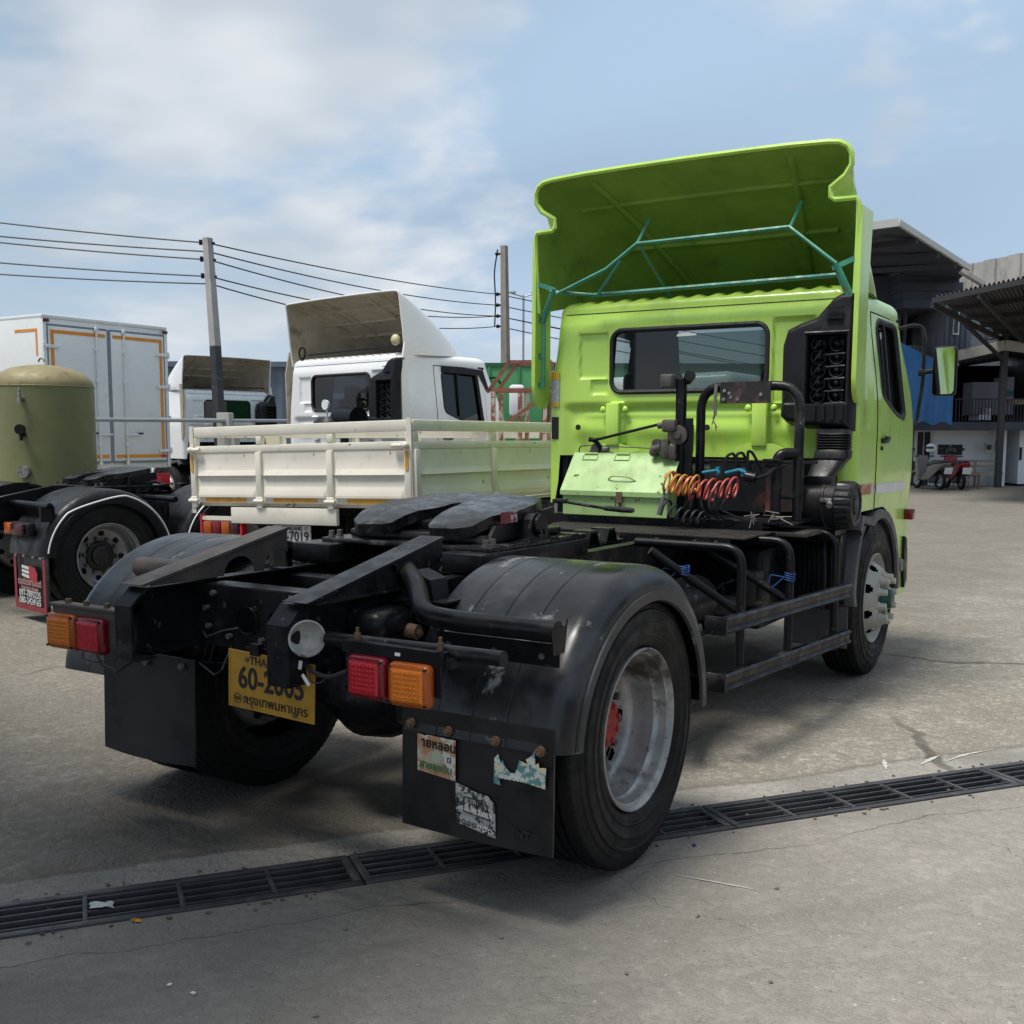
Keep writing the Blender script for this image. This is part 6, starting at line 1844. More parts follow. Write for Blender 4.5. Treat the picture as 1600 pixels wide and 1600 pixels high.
for s in (-1, 1):
    g = G(); xa = s*0.71-0.36 if s < 0 else 0.72; xa = -1.02 if s < 0 else 0.62
    g.b2((xa, 0.0, 0.945), (xa+0.42, 0.06, 0.975)); g.b2((xa, 0.02, 0.82), (xa+0.42, 0.06, 0.944)); g.obj('lamp_panel', M_bed, FB)
    g = G(); g.b2((xa-0.022, -0.005, 0.80), (xa-0.001, 0.05, 0.99)); g.b2((xa+0.421, -0.005, 0.80), (xa+0.442, 0.05, 0.99)); g.obj('red_trim', M_redtrim, FB)
    for k, mm in enumerate((M_amberlamp, M_redlamp, M_amberlamp, mat('dark_lens', (0.04, 0.006, 0.015), 0.3))):
        g = G(); g.b2((xa+0.012+0.10*k, -0.01, 0.835), (xa+0.104+0.10*k, 0.019, 0.935), 0.012); g.obj('tail_lamp', mm, FB)
g = G(); g.b2((-0.28, 0.03, 0.785), (0.10, 0.04, 0.915)); pl = g.obj('licence_plate', mat('white_plate', (0.55, 0.55, 0.54), 0.5, var=0.1, vscale=10), FB)
pf = lambda x, z: frame((x, 0.028, z-0.014), (1, 0, 0), (0, 0, 1))
text('THAILAND', 0.042, M_ink, pl, pf(-0.08, 0.907), bold=0.001); text('57', 0.035, M_ink, pl, pf(0.06, 0.907)); text('70-7019', 0.10, M_ink, pl, pf(-0.08, 0.845), bold=0.002)
rail(FB, 0.40, -1, 0.1, 8.0, 0.72, 1.0, M_black); rail(FB, -0.40, 1, 0.1, 8.0, 0.72, 1.0, M_black)
for k in range(8):
    g = G(); g.b2((-1.0, 0.3+0.75*k, 1.0), (1.0, 0.38+0.75*k, 1.052)); g.obj('bed_bearer', M_black, FB)
for s in (1, -1):
    g = G(); g.b2((s*1.0-0.02, 0.10, 0.30), (s*1.0+0.02, 0.10+0.01, 0.85)); g.obj('bed_leg', M_bed, FB)
    g = G(); g.b2((min(s*0.55, s*1.08), 0.95, 0.30), (max(s*0.55, s*1.08), 0.96, 0.95)); g.obj('mud_flap', M_flap, FB)
duals(FB, 1.75, 1.06, None, 0, 0.519)
# its cab, hidden from here by the green cab
g = G(); g.b2((-1.08, LBED+0.3, 0.75), (1.08, LBED+2.0, 2.35), 0.12, 3); g.obj('cab_shell', M_white, FB)
for s in (1, -1): wheel(FB, s, s*1.06, LBED+1.0, 0.519, 'conv', None, 0)
# rusty rack and drum standing on the bed
RK = thing('steel_rack', 'peeling orange and white steel rack standing on the flatbed', 'rack', (-3.45, 6.75, 1.075), radians(20))
M_rackp = mat('peeling_rack_paint', (0.34, 0.30, 0.25), 0.6, wear=(0.17, 0.06, 0.03), wamt=(0.46, 0.54), wscale=9)
M_racko = mat('orange_rack_paint', (0.17, 0.06, 0.038), 0.6, var=0.3, vscale=12)
for x in (-0.28, 0.02, 0.30):
    for y in (-0.15, 0.25):
        g = G(); g.b2((x-0.022, y-0.022, 0), (x+0.022, y+0.022, 1.0)); g.obj('post', M_rackp, RK)
for a, b in (((-0.34, -0.15, 1.0), (-0.10, -0.15, 1.32)), ((-0.10, -0.15, 1.32), (0.36, -0.15, 1.32)), ((-0.34, -0.15, 1.02), (0.36, -0.15, 1.02)), ((-0.34, 0.25, 1.02), (0.36, 0.25, 1.02)), ((-0.10, 0.25, 1.32), (0.36, 0.25, 1.32)), ((-0.10, -0.15, 1.32), (-0.10, 0.25, 1.32)), ((-0.34, 0.25, 1.0), (-0.10, 0.25, 1.32)), ((-0.3, -0.17, 0.55), (0.30, -0.17, 0.95)), ((0.36, -0.15, 1.0), (0.36, -0.15, 1.32))):
    g = G(); g.beam(a, b, 0.035, 0.035); g.obj('rail', M_racko, RK)
DRM = thing('rusty_drum', 'rusted brown drum leaning beside the orange steel rack', 'drum', (-3.10, 6.85, 1.075))
g = G(); g.lathe([(0.0, 0), (0.16, 0.0), (0.17, 0.03), (0.15, 0.5), (0.12, 0.75), (0.13, 0.9), (0.19, 0.98), (0.20, 1.16), (0.17, 1.22), (0.0, 1.22)], (0, 0, 0), (0, 0, 1), 28); g.obj('barrel', mat('rusted_drum', (0.13, 0.08, 0.055), 0.8, var=0.3, vscale=7, bump=0.5), DRM)
g = G(); g.tube([(0.20*cos(a*pi/10), 0.20*sin(a*pi/10), 1.0) for a in range(20)], 0.014, 6, closed=True); g.obj('hoop', M_racko, DRM)

# ================================================================ white box truck
BX = thing('box_truck', 'white box body truck with orange taped rear doors', 'truck', (-11.1, 7.33, 0), radians(90))
# local: rear doors face -y ; local x = world +y
BW = 1.11
M_boxw = mat('box_body_white', (0.72, 0.735, 0.72), 0.35, var=0.03, vscale=2)
g = G(); g.b2((-BW, 0, 1.08), (BW, 6.0, 3.28), 0.02); bd = g.obj('box_body', M_boxw, BX)
g = G(); g.b2((-BW-0.004, -0.02, 3.245), (BW+0.004, 6.0, 3.30), 0.012); g.obj('roof_rim', M_boxw, BX)
for a, b in (((-BW, 1.09), (-BW+0.06, 3.24)), ((BW-0.06, 1.09), (BW, 3.24))):
    g = G(); g.b2((a[0], -0.03, a[1]), (b[0], -0.001, b[1]), 0.01); g.obj('corner_post', M_boxw, BX)
for s in (-1, 1):
    x0, x1 = (-BW+0.085, -0.035) if s < 0 else (0.035, BW-0.085)
    g = G(); g.b2((x0, -0.028, 1.20), (x1, -0.001, 3.14), 0.004); dr = g.obj('rear_door', M_boxw, BX)
    zt_, zb_ = 3.09, 1.245
    xi0, xi1 = x0+0.03, x1-0.03
    g = G()
    g.b2((xi0, -0.032, zt_-0.05), (xi1, -0.0285, zt_)); g.b2((xi0, -0.032, zb_), (xi1, -0.0285, zb_+0.05))
    if s < 0: g.b2((xi0, -0.032, zb_+0.051), (xi0+0.055, -0.0285, zt_-0.051))
    else: g.b2((xi1-0.055, -0.032, zb_+0.051), (xi1, -0.0285, zt_-0.051))
    g.obj('orange_tape', M_orange, dr)
    bxr = x1-0.20 if s < 0 else x0+0.22
    g = G(); g.tube([(bxr, -0.055, 1.14), (bxr, -0.055, 3.20)], 0.014, 8); g.obj('lock_bar', M_boxw, dr)
    for z in (1.16, 1.45, 2.4, 2.85, 3.15):
        g = G(); g.box((bxr, -0.05, z), (0.05, 0.04, 0.06), None, 0.008); g.obj('bar_bracket', M_boxw, dr)
    g = G(); g.box((bxr+0.10, -0.055, 1.60), (0.26, 0.02, 0.03), None, 0.006); g.obj('lock_handle', M_boxw, dr)
    g = G(); g.box((bxr+0.25 if s > 0 else bxr-0.08, -0.066, 1.62), (0.09, 0.02, 0.025), None, 0.006); g.obj('handle_grip', M_plastic, dr)
    for z in (1.35, 1.85, 2.35, 2.85):
        xe = -BW if s < 0 else BW
        g = G(); g.box((xe-s*0.11, -0.045, z), (0.26, 0.02, 0.05), None, 0.018); g.cyl((xe, -0.04, z-0.05), (xe, -0.04, z+0.05), 0.018, n=8); g.obj('door_hinge', M_boxw, dr)
for x0, x1, z0, z1 in ((-BW+0.062, -BW+0.084, 1.18, 3.16), (BW-0.084, BW-0.062, 1.18, 3.16), (-0.034, 0.034, 1.18, 3.16), (-BW+0.085, -0.035, 3.142, 3.17), (0.035, BW-0.085, 3.142, 3.17), (-BW+0.085, -0.035, 1.165, 1.198), (0.035, BW-0.085, 1.165, 1.198)):
    g = G(); g.b2((x0, -0.024, z0), (x1, -0.001, z1)); g.obj('door_seal', M_greytrim, BX)
for s in (-1, 1):
    g = G(); g.b2((s*BW-0.10 if s > 0 else -BW, -0.045, 3.19), (BW if s > 0 else -BW+0.10, -0.031, 3.235), 0.006); g.obj('marker_lamp', mat('dark_red_marker', (0.09, 0.01, 0.01), 0.3), BX)
g = G(); g.b2((-BW-0.004, 0.10, 3.06), (-BW-0.001, 0.62, 3.10)); g.b2((-BW-0.004, 0.10, 2.72), (-BW-0.001, 0.14, 3.059)); g.obj('side_tape', M_orange, BX)
g = G(); g.b2((BW-0.20, -0.0325, 1.243), (BW-0.085, -0.0288, 1.282)); g.obj('red_tape', M_redtrim, BX)
rail(BX, 0.4, -1, 0.1, 7.5, 0.75, 1.06, M_black); rail(BX, -0.4, 1, 0.1, 7.5, 0.75, 1.06, M_black)
g = G(); g.b2((-BW, 0.0, 0.80), (BW, 0.05, 0.99), 0.01); lpn = g.obj('lamp_panel', M_redtrim, BX)
for k in range(6):
    g = G(); g.b2((-1.0+0.16*k+(1.0 if k > 2 else 0), -0.03, 0.84), (-0.87+0.16*k+(1.0 if k > 2 else 0), -0.001, 0.95), 0.01); g.obj('tail_lamp', M_red if k % 2 else M_amberlamp, lpn)
for yy in (1.6,): duals(BX, yy, 1.06, None, 0)
g = G(); g.b2((-1.05, 6.3, 0.7), (1.05, 8.0, 2.4), 0.15, 3); g.obj('cab_shell', M_white, BX)
for s in (1, -1): wheel(BX, s, s*1.06, 7.2, 0.519, 'conv', None, 0)

# ================================================================ olive air tank
TK = thing('air_tank', 'tall olive green pressure tank with rusty domed top', 'tank', (-8.27, 4.22, 0))
RT = 0.545
g = G(); g.lathe([(RT-0.02, 0.30), (RT, 0.32), (RT, 2.13)], (0, 0, 0), (0, 0, 1), 56); g.lathe([(0.0, 0.15), (0.3, 0.19), (RT-0.02, 0.30)], (0, 0, 0), (0, 0, 1), 56); g.obj('tank_shell', M_olive, TK)
g = G(); g.lathe([(RT+0.001, 2.13), (RT+0.001, 2.15), (RT-0.02, 2.21), (RT-0.09, 2.28), (RT-0.22, 2.34), (RT-0.38, 2.37), (0.0, 2.385)], (0, 0, 0), (0, 0, 1), 56); g.obj('tank_dome', M_rusty, TK)
g = G(); g.tube([(RT*cos(a*pi/28)*1.003, RT*sin(a*pi/28)*1.003, 2.13) for a in range(56)], 0.006, 6, closed=True); g.obj('weld_seam', M_rusty, TK)
for k in range(3):
    a = 2*pi*k/3+0.4; g = G(); g.b2((0.45*cos(a)-0.04, 0.45*sin(a)-0.04, 0), (0.45*cos(a)+0.04, 0.45*sin(a)+0.04, 0.40)); g.obj('leg', M_olive, TK)
ca = atan2(-3.57-4.22, 2.85+8.27)
def tkp(da, z, r=RT): return V((r*cos(ca+da), r*sin(ca+da), z))
g = G(); g.tube([tkp(-0.1, 2.38, 0.05)+V((0.05*cos(a*pi/8), 0, 0.03+0.04*sin(a*pi/8))) for a in range(9)], 0.010, 6); g.obj('lifting_eye', M_rusty, TK)
for z, nm in ((1.98, 'valve'), (1.60, 'pressure_gauge'), (1.19, 'inspection_port')):
    g = G(); p, q = tkp(-0.40, z, RT-0.01), tkp(-0.40, z, RT+0.07)
    g.cyl(p, q, 0.028 if nm != 'inspection_port' else 0.065, n=14)
    if nm == 'valve': g.cyl(q+V((0, 0, -0.05)), q+V((0, 0, 0.12)), 0.024, 0.015, 10)
    elif nm == 'pressure_gauge': g.cyl(q+V((0, 0, 0.05)), q+V((0, 0, 0.05))+(q-p)*0.5, 0.055, n=18); g.cyl(q+V((0, 0, -0.07)), q+V((0, 0, 0.02)), 0.018, n=8)
    g.obj(nm, M_steel if nm != 'pressure_gauge' else M_black, TK)

# ================================================================ far vehicles
GT = thing('box_truck', 'green box body truck standing behind the rusty rack', 'truck', (-9.0, 15.1, 0), radians(31.8))
M_gbox = mat('green_box_paint', (0.05, 0.24, 0.085), 0.5, var=0.08, vscale=2)
g = G(); g.b2((-0.9, 0, 0.9), (6.5, 2.4, 3.03), 0.02); gb = g.obj('box_body', M_gbox, GT)
g = G(); g.b2((-0.92, -0.02, 2.98), (6.5, 0.02, 3.06)); g.obj('roof_rail', mat('green_trim', (0.02, 0.10, 0.04), 0.5), gb)
for k in range(9):
    g = G(); g.b2((-0.88+0.6*k, -0.03, 0.92), (-0.83+0.6*k, -0.001, 2.975)); g.obj('side_rib', M_gbox, gb)
g = G(); g.tube([(-0.3, -0.05, 2.75), (-0.1, -0.35, 2.75), (0.0, -0.35, 2.6), (0.02, -0.33, 1.5), (-0.2, -0.05, 1.45)], 0.022, 8, 0.06); ma2 = g.obj('mirror_arm', M_plastic, GT)
g = G(); g.box((0.30, -0.35, 2.30), (0.30, 0.12, 0.62), None, 0.06); g.obj('mirror', M_whitetrim, ma2)
for x in (0.5, 5.0): 
    for s in (0.2, 2.2): wheel(GT, -1 if s < 1 else 1, 0, 0, 0.519, 'conv', None, 0).matrix_local = Matrix.Translation((x, s, 0.519)) @ Matrix.Rotation(radians(90), 4, 'Z')
BT = thing('lorry_cab', 'blue grey lorry cab with dark visor standing beyond the white cabs', 'truck', (-16.2, 19.6, 0), radians(20))
M_bcab = mat('blue_grey_paint', (0.16, 0.24, 0.32), 0.35)
g = G(); g.prism([(0, 0.6), (2.2, 0.6), (2.2, 1.9), (1.9, 2.7), (0.2, 2.75), (0, 2.6)], (-1.15, 0, 0), (0, 1, 0), (0, 0, 1), (2.3, 0, 0)); g.obj('cab_shell', M_bcab, BT)
g = G(); g.prism([(0.3, 2.752), (1.9, 2.702), (1.4, 3.0), (0.3, 3.25)], (-1.05, 0, 0), (0, 1, 0), (0, 0, 1), (2.1, 0, 0)); g.obj('roof_deflector', M_bcab, BT)
g = G(); g.b2((1.151, 0.7, 1.75), (1.155, 1.7, 2.4)); g.b2((-0.9, -0.005, 1.75), (0.9, -0.001, 2.35)); g.obj('window', M_ink, BT)
for s in (1, -1): wheel(BT, s, s*1.16, 1.2, 0.519, 'conv', None, 0)

# ================================================================ poles, wires, pipe
PLX = thing('utility_pole', 'concrete utility pole with its lower half painted black', 'pole', (-10.66, 9.16, 0))
g = G(); top = V((-0.36, 0.13, 4.80)); mid_ = V((-0.17, 0.06, 3.05))
def sq_tube(g, a, b, w0, w1):
    a, b = V(a), V(b)
    A = [g.bm.verts.new(a+V((sx*w0, sy*w0, 0))) for sx, sy in ((1, 1), (-1, 1), (-1, -1), (1, -1))]
    B = [g.bm.verts.new(b+V((sx*w1, sy*w1, 0))) for sx, sy in ((1, 1), (-1, 1), (-1, -1), (1, -1))]
    g.face(A[::-1]); g.face(B)
    for k in range(4): g.face((A[k], A[(k+1) % 4], B[(k+1) % 4], B[k]))
sq_tube(g, mid_, top, 0.066, 0.058); g.obj('upper_shaft', M_conc, PLX, 30)
g = G(); sq_tube(g, (0, 0, 0), mid_, 0.072, 0.066); g.obj('painted_shaft', M_blackpole, PLX, 30)
for z in (4.72, 4.45, 4.18):
    g = G(); t = z/4.8; g.cyl(top*t+V((-0.10, -0.06, 0)), top*t+V((0.10, 0.06, 0)), 0.018, n=8); g.cyl(top*t+V((-0.10, -0.06, -0.03)), top*t+V((-0.10, -0.06, 0.05)), 0.028, n=10); g.obj('insulator', M_black, PLX)
CB = thing('concrete_post', 'short weathered concrete post at the foot of the utility pole', 'post', (-10.52, 9.10, 0), radians(25))
g = G(); g.box((0, 0, 0.98), (0.22, 0.22, 1.96), None, 0.02); g.obj('shaft', M_conc, CB); g = G(); g.box((0.14, 0.03, 0.85), (0.09, 0.24, 1.70), None, 0.01); g.obj('brace', M_conc, CB)
PRX = thing('utility_pole', 'bare brown concrete utility pole carrying the cable ends', 'pole', (-13.2, 22.0, 0))
g = G(); sq_tube(g, (0, 0, 0), (-0.39, 0.44, 6.82), 0.12, 0.075); g.obj('shaft', mat('brown_concrete', (0.25, 0.215, 0.185), 0.9, var=0.15, vscale=3), PRX, 30)
for z in (6.6, 5.5, 5.2, 4.9, 4.62):
    g = G(); t = z/6.82; c = V((-0.39, 0.44, 6.82))*t; g.cyl(c+V((-0.18, -0.1, 0)), c+V((0.02, 0.02, 0)), 0.03, n=8); g.sph(c+V((-0.18, -0.1, 0)), 0.055, 8); g.obj('insulator', M_black, PRX)
g = G(); c = V((-0.39, 0.44, 6.82)); g.tube([c+V((-0.15, -0.1, -0.1)), c+V((-0.24, -0.14, -0.7)), c+V((-0.2, -0.12, -1.5)), c+V((-0.22, -0.14, -2.2))], 0.02, 6, 0.2); g.obj('drop_cable', M_wire, PRX)
pole_t = V((-10.66, 9.16, 0))
tl = [pole_t+top*(z/4.8) for z in (4.72, 4.58, 4.45, 4.18, 4.06)]
prb = V((-13.2, 22.0, 0)); prt = V((-0.39, 0.44, 6.82))
tr = [prb+prt*(z/6.82)+V((-0.18, -0.1, 0)) for z in (5.5, 5.2, 4.9, 4.9, 4.62)]
lf = [V((-19.0, 4.5, 5.9)), V((-19.0, 4.6, 5.55)), V((-19.0, 4.6, 5.5)), V((-19.2, 4.6, 5.1)), V((-19.2, 4.6, 4.8))]
WL = ['top overhead cable between the two utility poles', 'second overhead cable between the two utility poles', 'third overhead cable between the two utility poles', 'fourth overhead cable between the two utility poles', 'lowest overhead cable between the two utility poles']
for k in range(5):
    g = G()
    def cat(a, b, sag, n=24): return [a.lerp(b, i/n)+V((0, 0, -sag*4*(i/n)*(1-i/n))) for i in range(n+1)]
    rr = V((22, 46, 0)).normalized()
    right = tr[k]+V((7, 40, -0.6-0.25*k))
    g.tube(cat(lf[k], tl[k], 0.12), 0.0125, 5)
    g.tube(cat(tl[k], tr[k], 0.10+0.05*k), 0.0125, 5)
    g.tube(cat(tr[k], right, 0.25), 0.015, 5)
    bmesh.ops.remove_doubles(g.bm, verts=g.bm.verts, dist=0.001)
    tag(g.obj('overhead_cable', M_wire), WL[k], 'cable', 'overhead cables')
g = G(); pa, pb, pc = V((-10.02, 5.7, 1.80)), V((-10.46, 8.95, 1.83)), V((-10.42, 10.6, 1.85))
g.tube([pa, pb, pc], 0.030, 10); g.tube([pb+V((0, -0.6, 0)), pb+V((0, 0.1, 0))], 0.037, 10)
pp = thing('pipe_rail', 'long galvanised pipe rail running behind the olive tank', 'pipe')
g.obj('rail', M_galv, pp)
for p in (pa+V((0, 0.05, 0)), pc): 
    g = G(); g.tube([(p.x, p.y, 0), (p.x, p.y, p.z-0.028)], 0.03, 8); g.obj('post', M_galv, pp)
LP = thing('street_lamp', 'thin double armed street lamp far behind the flatbed', 'street lamp', (-37.0, 62.0, 0))
g = G(); g.tube([(0, 0, 0), (0, 0, 11.3)], 0.08, 8); g.obj('pole', M_galv, LP)
for s in (1, -1):
    g = G(); g.tube([(0, 0, 11.2), (s*0.85, s*0.5, 11.5)], 0.06, 6); g.b2((s*0.7-0.3, s*0.45-0.1, 11.45), (s*0.7+0.3, s*0.45+0.1, 11.55)); g.obj('lamp_head', M_galv, LP)
WHS = thing('warehouse', 'low blue grey metal warehouse behind the box truck', 'building', (-34, 24, 0), radians(32))
M_whs = mat('blue_grey_sheet', (0.10, 0.13, 0.165), 0.6, var=0.1, vscale=1)
g = G()
n_ = 90
g.grid(n_*2, 2, lambda i, j: (-9+18*i/(n_*2-1), -0.03 if (i//2) % 2 else 0.03, 4.3*j)); g.b2((-9, 0.1, 0), (9, 8, 4.25)); g.obj('wall', M_whs, WHS)
g = G(); g.b2((-9.2, -0.2, 4.25), (9.2, 8.2, 4.45)); g.obj('roof', M_whs, WHS)

# ================================================================ workshop at the far end of the yard
UX, UZ = V((0.8494, 0.5278, 0)), V((-0.5278, 0.8494, 0))
B0 = V((-5.367, 33.754, 0))
K = 36/1698.4
BM = Matrix((UX, UZ, V((0, 0, 1)))).transposed().to_4x4(); BM.translation = B0
def bl(px, py=None, d=36.0):
    """local (x, y, z) of a pixel at depth d from the camera"""
    k = d/1698.4
    x = (px-800)*k-(600)*K
    return (x, (d-36)*1.006, 1.589+(686-(py if py is not None else 761))*k)
def bpt(px, py, d=36.0): return V(bl(px, py, d))
M_siding = mat('slate_siding', (0.048, 0.054, 0.074), 0.55, var=0.08, vscale=1)
M_slate2 = mat('grey_board', (0.14, 0.15, 0.185), 0.6, var=0.08, vscale=1)
M_wallw = mat('grey_white_wall', (0.78, 0.79, 0.82), 0.7, var=0.04, vscale=1)
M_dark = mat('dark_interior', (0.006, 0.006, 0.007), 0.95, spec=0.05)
M_canopy = mat('canopy_sheet', (0.060, 0.058, 0.060), 0.6, var=0.1, vscale=1)
M_beam = mat('dark_steel_beam', (0.03, 0.03, 0.032), 0.6)
M_par = mat('old_cement_panel', (0.42, 0.40, 0.365), 0.9, var=0.15, vscale=1.2, wear=(0.22, 0.2, 0.175), wamt=(0.5, 0.75), wscale=1.5)
M_rooft = mat('cream_roof_edge', (0.62, 0.60, 0.54), 0.6)
WS = thing('workshop_building', 'two storey slate workshop with dark canopy and grey white ground floor wall', 'building', (0, 0, 0))
WS.matrix_world = BM
def wbox(a, b, d0, d1, m, nm, par=None, bev=0):
    """box from pixel corner a to b, front at depth d0, back d1"""
    p, q = bpt(a[0], a[1], d0), bpt(b[0], b[1], d0)
    g = G(); g.b2((min(p.x, q.x), (d0-36), min(p.z, q.z)), (max(p.x, q.x), (d1-36), max(p.z, q.z)), bev)
    return g.obj(nm, m, par or WS)
# ground floor
wbox((1380, 672), (1456, 762), 37.0, 41, M_siding, 'wall')
gw = wbox((1456, 672), (1555, 762), 36.6, 41, M_wallw, 'wall')
wbox((1555, 671), (1569, 762), 36.2, 36.9, M_wallw, 'pillar')
wbox((1569, 672), (1589, 762), 40.2, 41, M_dark, 'doorway')
wbox((1589, 672), (1640, 757), 36.5, 41, M_wallw, 'door_panel')
wbox((1592, 700), (1594, 720), 36.4, 36.49, M_ink, 'door_pull')
def window(a, b, d, nm='window'):
    w_ = wbox(a, b, d-0.08, d-0.01, M_whitetrim, nm)
    cx_ = (a[0]+b[0])/2
    for q0, q1 in ((a[0]+3, cx_-1), (cx_+1, b[0]-3)):
        p, q = bpt(q0, a[1]+3, d), bpt(q1, b[1]-3, d)
        g = G(); g.b2((p.x, d-36-0.10, q.z), (q.x, d-36-0.081, p.z)); g.obj('pane', M_inkg, w_)
M_inkg = mat('dark_pane', (0.02, 0.022, 0.025), 0.1, rvar=0)
window((1458, 693), (1502, 715), 36.6); window((1426, 674), (1451, 722), 37.0)
# upper floor block
wbox((1290, 440), (1397, 673), 37.5, 42, M_siding, 'upper_wall')
wbox((1290, 674), (1379, 762), 37.0, 41, M_wallw, 'wall')
for k in range(5):
    y0 = 423+13*k
    wbox((1392+2*k, y0), (1478+6*k, y0+13), 36.4+0.10*(k % 2), 42, M_siding, 'siding_board')
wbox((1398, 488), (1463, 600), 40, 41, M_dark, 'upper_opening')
wbox((1463, 480), (1506, 552), 36.6, 42, M_slate2, 'upper_wall')
for k in range(5): wbox((1465+8*k, 484), (1465.6+8*k, 551), 36.54, 36.58, M_siding, 'board_joint')
wbox((1478, 482), (1487, 528), 36.5, 36.58, M_whitetrim, 'window')
wbox((1480, 485), (1485, 525), 36.44, 36.49, M_inkg, 'pane')
wbox((1403, 470), (1406, 600), 37, 37.2, M_beam, 'post')
# balcony floor and dark upper hall
wbox((1395, 661), (1640, 674), 35.6, 41, M_siding, 'balcony_slab')
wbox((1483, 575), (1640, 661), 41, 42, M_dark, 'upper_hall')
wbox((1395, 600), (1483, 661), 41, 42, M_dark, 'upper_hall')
rl = wbox((1487, 625), (1640, 627), 35.8, 35.85, M_beam, 'railing')
for k in range(26): wbox((1488+5*k, 627), (1489+5*k, 660), 35.8, 35.84, M_beam, 'baluster', rl)
for (a, b, m, nm) in (((1512, 600), (1552, 650), M_slate2, 'stored_board'), ((1560, 592), (1576, 650), M_slate2, 'stored_board'), ((1564, 612), (1576, 622), M_tealhose, 'blue_tub'), ((1524, 640), (1542, 658), M_wallw, 'stored_box'), ((1553, 618), (1563, 645), mat('brown_carton', (0.2, 0.12, 0.07), 0.8), 'stored_box'), ((1560, 625), (1620, 634), mat('pink_plank', (0.30, 0.2, 0.16), 0.8), 'stacked_planks')):
    wbox(a, b, 37.5, 38.3, m, nm)
wbox((1504, 606), (1513, 634), 40.8, 40.95, mat('bright_gap', (0.6, 0.66, 0.72), 0.6), 'pane')
# lower pitched roof over the hall
g = G(); p = [bpt(1485, 560, 35.2), bpt(1556, 544, 35.2), bpt(1600, 549, 35.2), bpt(1660, 560, 35.2)]
p2 = [bpt(1490, 572, 41), bpt(1556, 562, 41), bpt(1600, 566, 41), bpt(1660, 572, 41)]
for a, b, c, d in zip(p[:-1], p[1:], p2[1:], p2[:-1]):
    g.poly([a, b, c, d])
g.solid(0.12); g.obj('hall_roof', M_canopy, WS)
g = G()
for a, b in zip(p[:-1], p[1:]): g.beam(a+V((0, -0.08, 0)), b+V((0, -0.08, 0)), 0.10, 0.32)
g.obj('hall_fascia', M_par, WS)
# main high roof, tilted slab seen from below
A_, B_, C_, D_ = bpt(1300, 372, 30), bpt(1385, 361, 30), bpt(1497, 428, 33.5), bpt(1400, 480, 40)
g = G(); g.poly([A_, B_, C_, bpt(1470, 452, 41), bpt(1290, 440, 41)]); g.solid(0.10); hr = g.obj('high_roof', M_siding, WS)
g = G(); g.beam(A_+V((0, -0.03, 0)), B_+V((0, -0.03, 0)), 0.10, 0.20); g.beam(B_+V((0, -0.03, 0)), C_+V((0, -0.03, 0)), 0.10, 0.16); g.obj('roof_edge', M_rooft, hr)
for t in (0.25, 0.55, 0.8):
    a, b = A_.lerp(bpt(1290, 440, 41), t), B_.lerp(C_, t)
    g = G(); g.beam(a+V((0, 0, -0.16)), b+V((0, 0, -0.16)), 0.12, 0.16); g.obj('roof_purlin', M_beam, hr)
# old cement parapet behind
g = G(); a, b = bpt(1488, 424, 39), bpt(1640, 392, 34)
for k in range(8):
    p, q = a.lerp(b, k/8), a.lerp(b, (k+0.994)/8)
    gg = G(); gg.poly([p, q, q+V((0, 0, -1.25)), p+V((0, 0, -0.9))]); gg.solid(0.08); gg.obj('parapet_panel', M_par, WS)
# gutter strip
g = G(); g.beam(bpt(1485, 432, 33), bpt(1520, 452, 33), 0.25, 0.12); g.obj('gutter', M_par, WS)
# canopy: corrugated sheet on a sloping frame, near edge high
N0, N1, F1, F0 = bpt(1443, 471, 27), bpt(1660, 424, 24), bpt(1660, 545, 36), bpt(1556, 527, 36)
g = G()
nn = 121
def cp(i, j):
    s, t = i/(nn-1), j/6
    p = N0.lerp(N1, s).lerp(F0.lerp(F1, s), t)
    return p+V((0, 0, 0.03*(1 if (i//2) % 2 else -1)))
g.grid(nn, 7, cp); g.solid(0.004); cn = g.obj('canopy_sheet', M_canopy, WS, 20)
for t in (0.0, 0.2, 0.4, 0.6, 0.8, 1.0):
    a, b = N0.lerp(F0, t), N1.lerp(F1, t); g = G(); g.beam(a+V((0, 0, -0.10)), b+V((0, 0, -0.10)), 0.06, 0.12); g.obj('purlin', M_beam, cn)
for s in (0.0, 0.35, 0.7):
    a, b = N0.lerp(N1, s), F0.lerp(F1, s); g = G(); g.beam(a+V((0, 0, -0.2)), b+V((0, 0, -0.2)), 0.08, 0.14); g.obj('rafter', M_beam, cn)
g = G(); p = bpt(1558.5, 527, 35.2); g.b2((p.x-0.09, p.y-0.09, 0), (p.x+0.09, p.y+0.09, p.z)); g.obj('column', M_beam, WS)
g = G(); g.beam(bpt(1466, 486, 29), bpt(1557, 566, 35.2), 0.09, 0.09); g.obj('strut', M_beam, WS)
tq = [bpt(1527, 517, 35.4), bpt(1528, 536, 35.4), bpt(1625, 520, 35.4), bpt(1625, 500, 35.4)]
g = G(); g.beam(bpt(1528, 521, 35.4), bpt(1640, 505, 35.4), 0.05, 0.05); g.beam(bpt(1528, 536, 35.4), bpt(1640, 520, 35.4), 0.05, 0.05)
for k in range(8): g.beam(bpt(1528+14*k, 536-2*k, 35.4), bpt(1528+14*(k+1), 521-2*(k+1), 35.4), 0.035, 0.035); g.beam(bpt(1528+14*k, 536-2*k, 35.4), bpt(1528+14*k, 521-2*k, 35.4), 0.035, 0.035)
g.obj('truss', M_beam, WS)
wbox((1645, 400), (3600, 762), 37, 46, M_siding, 'unseen_side_wing')  # workshop extended out of view so that the cab side reflects dark
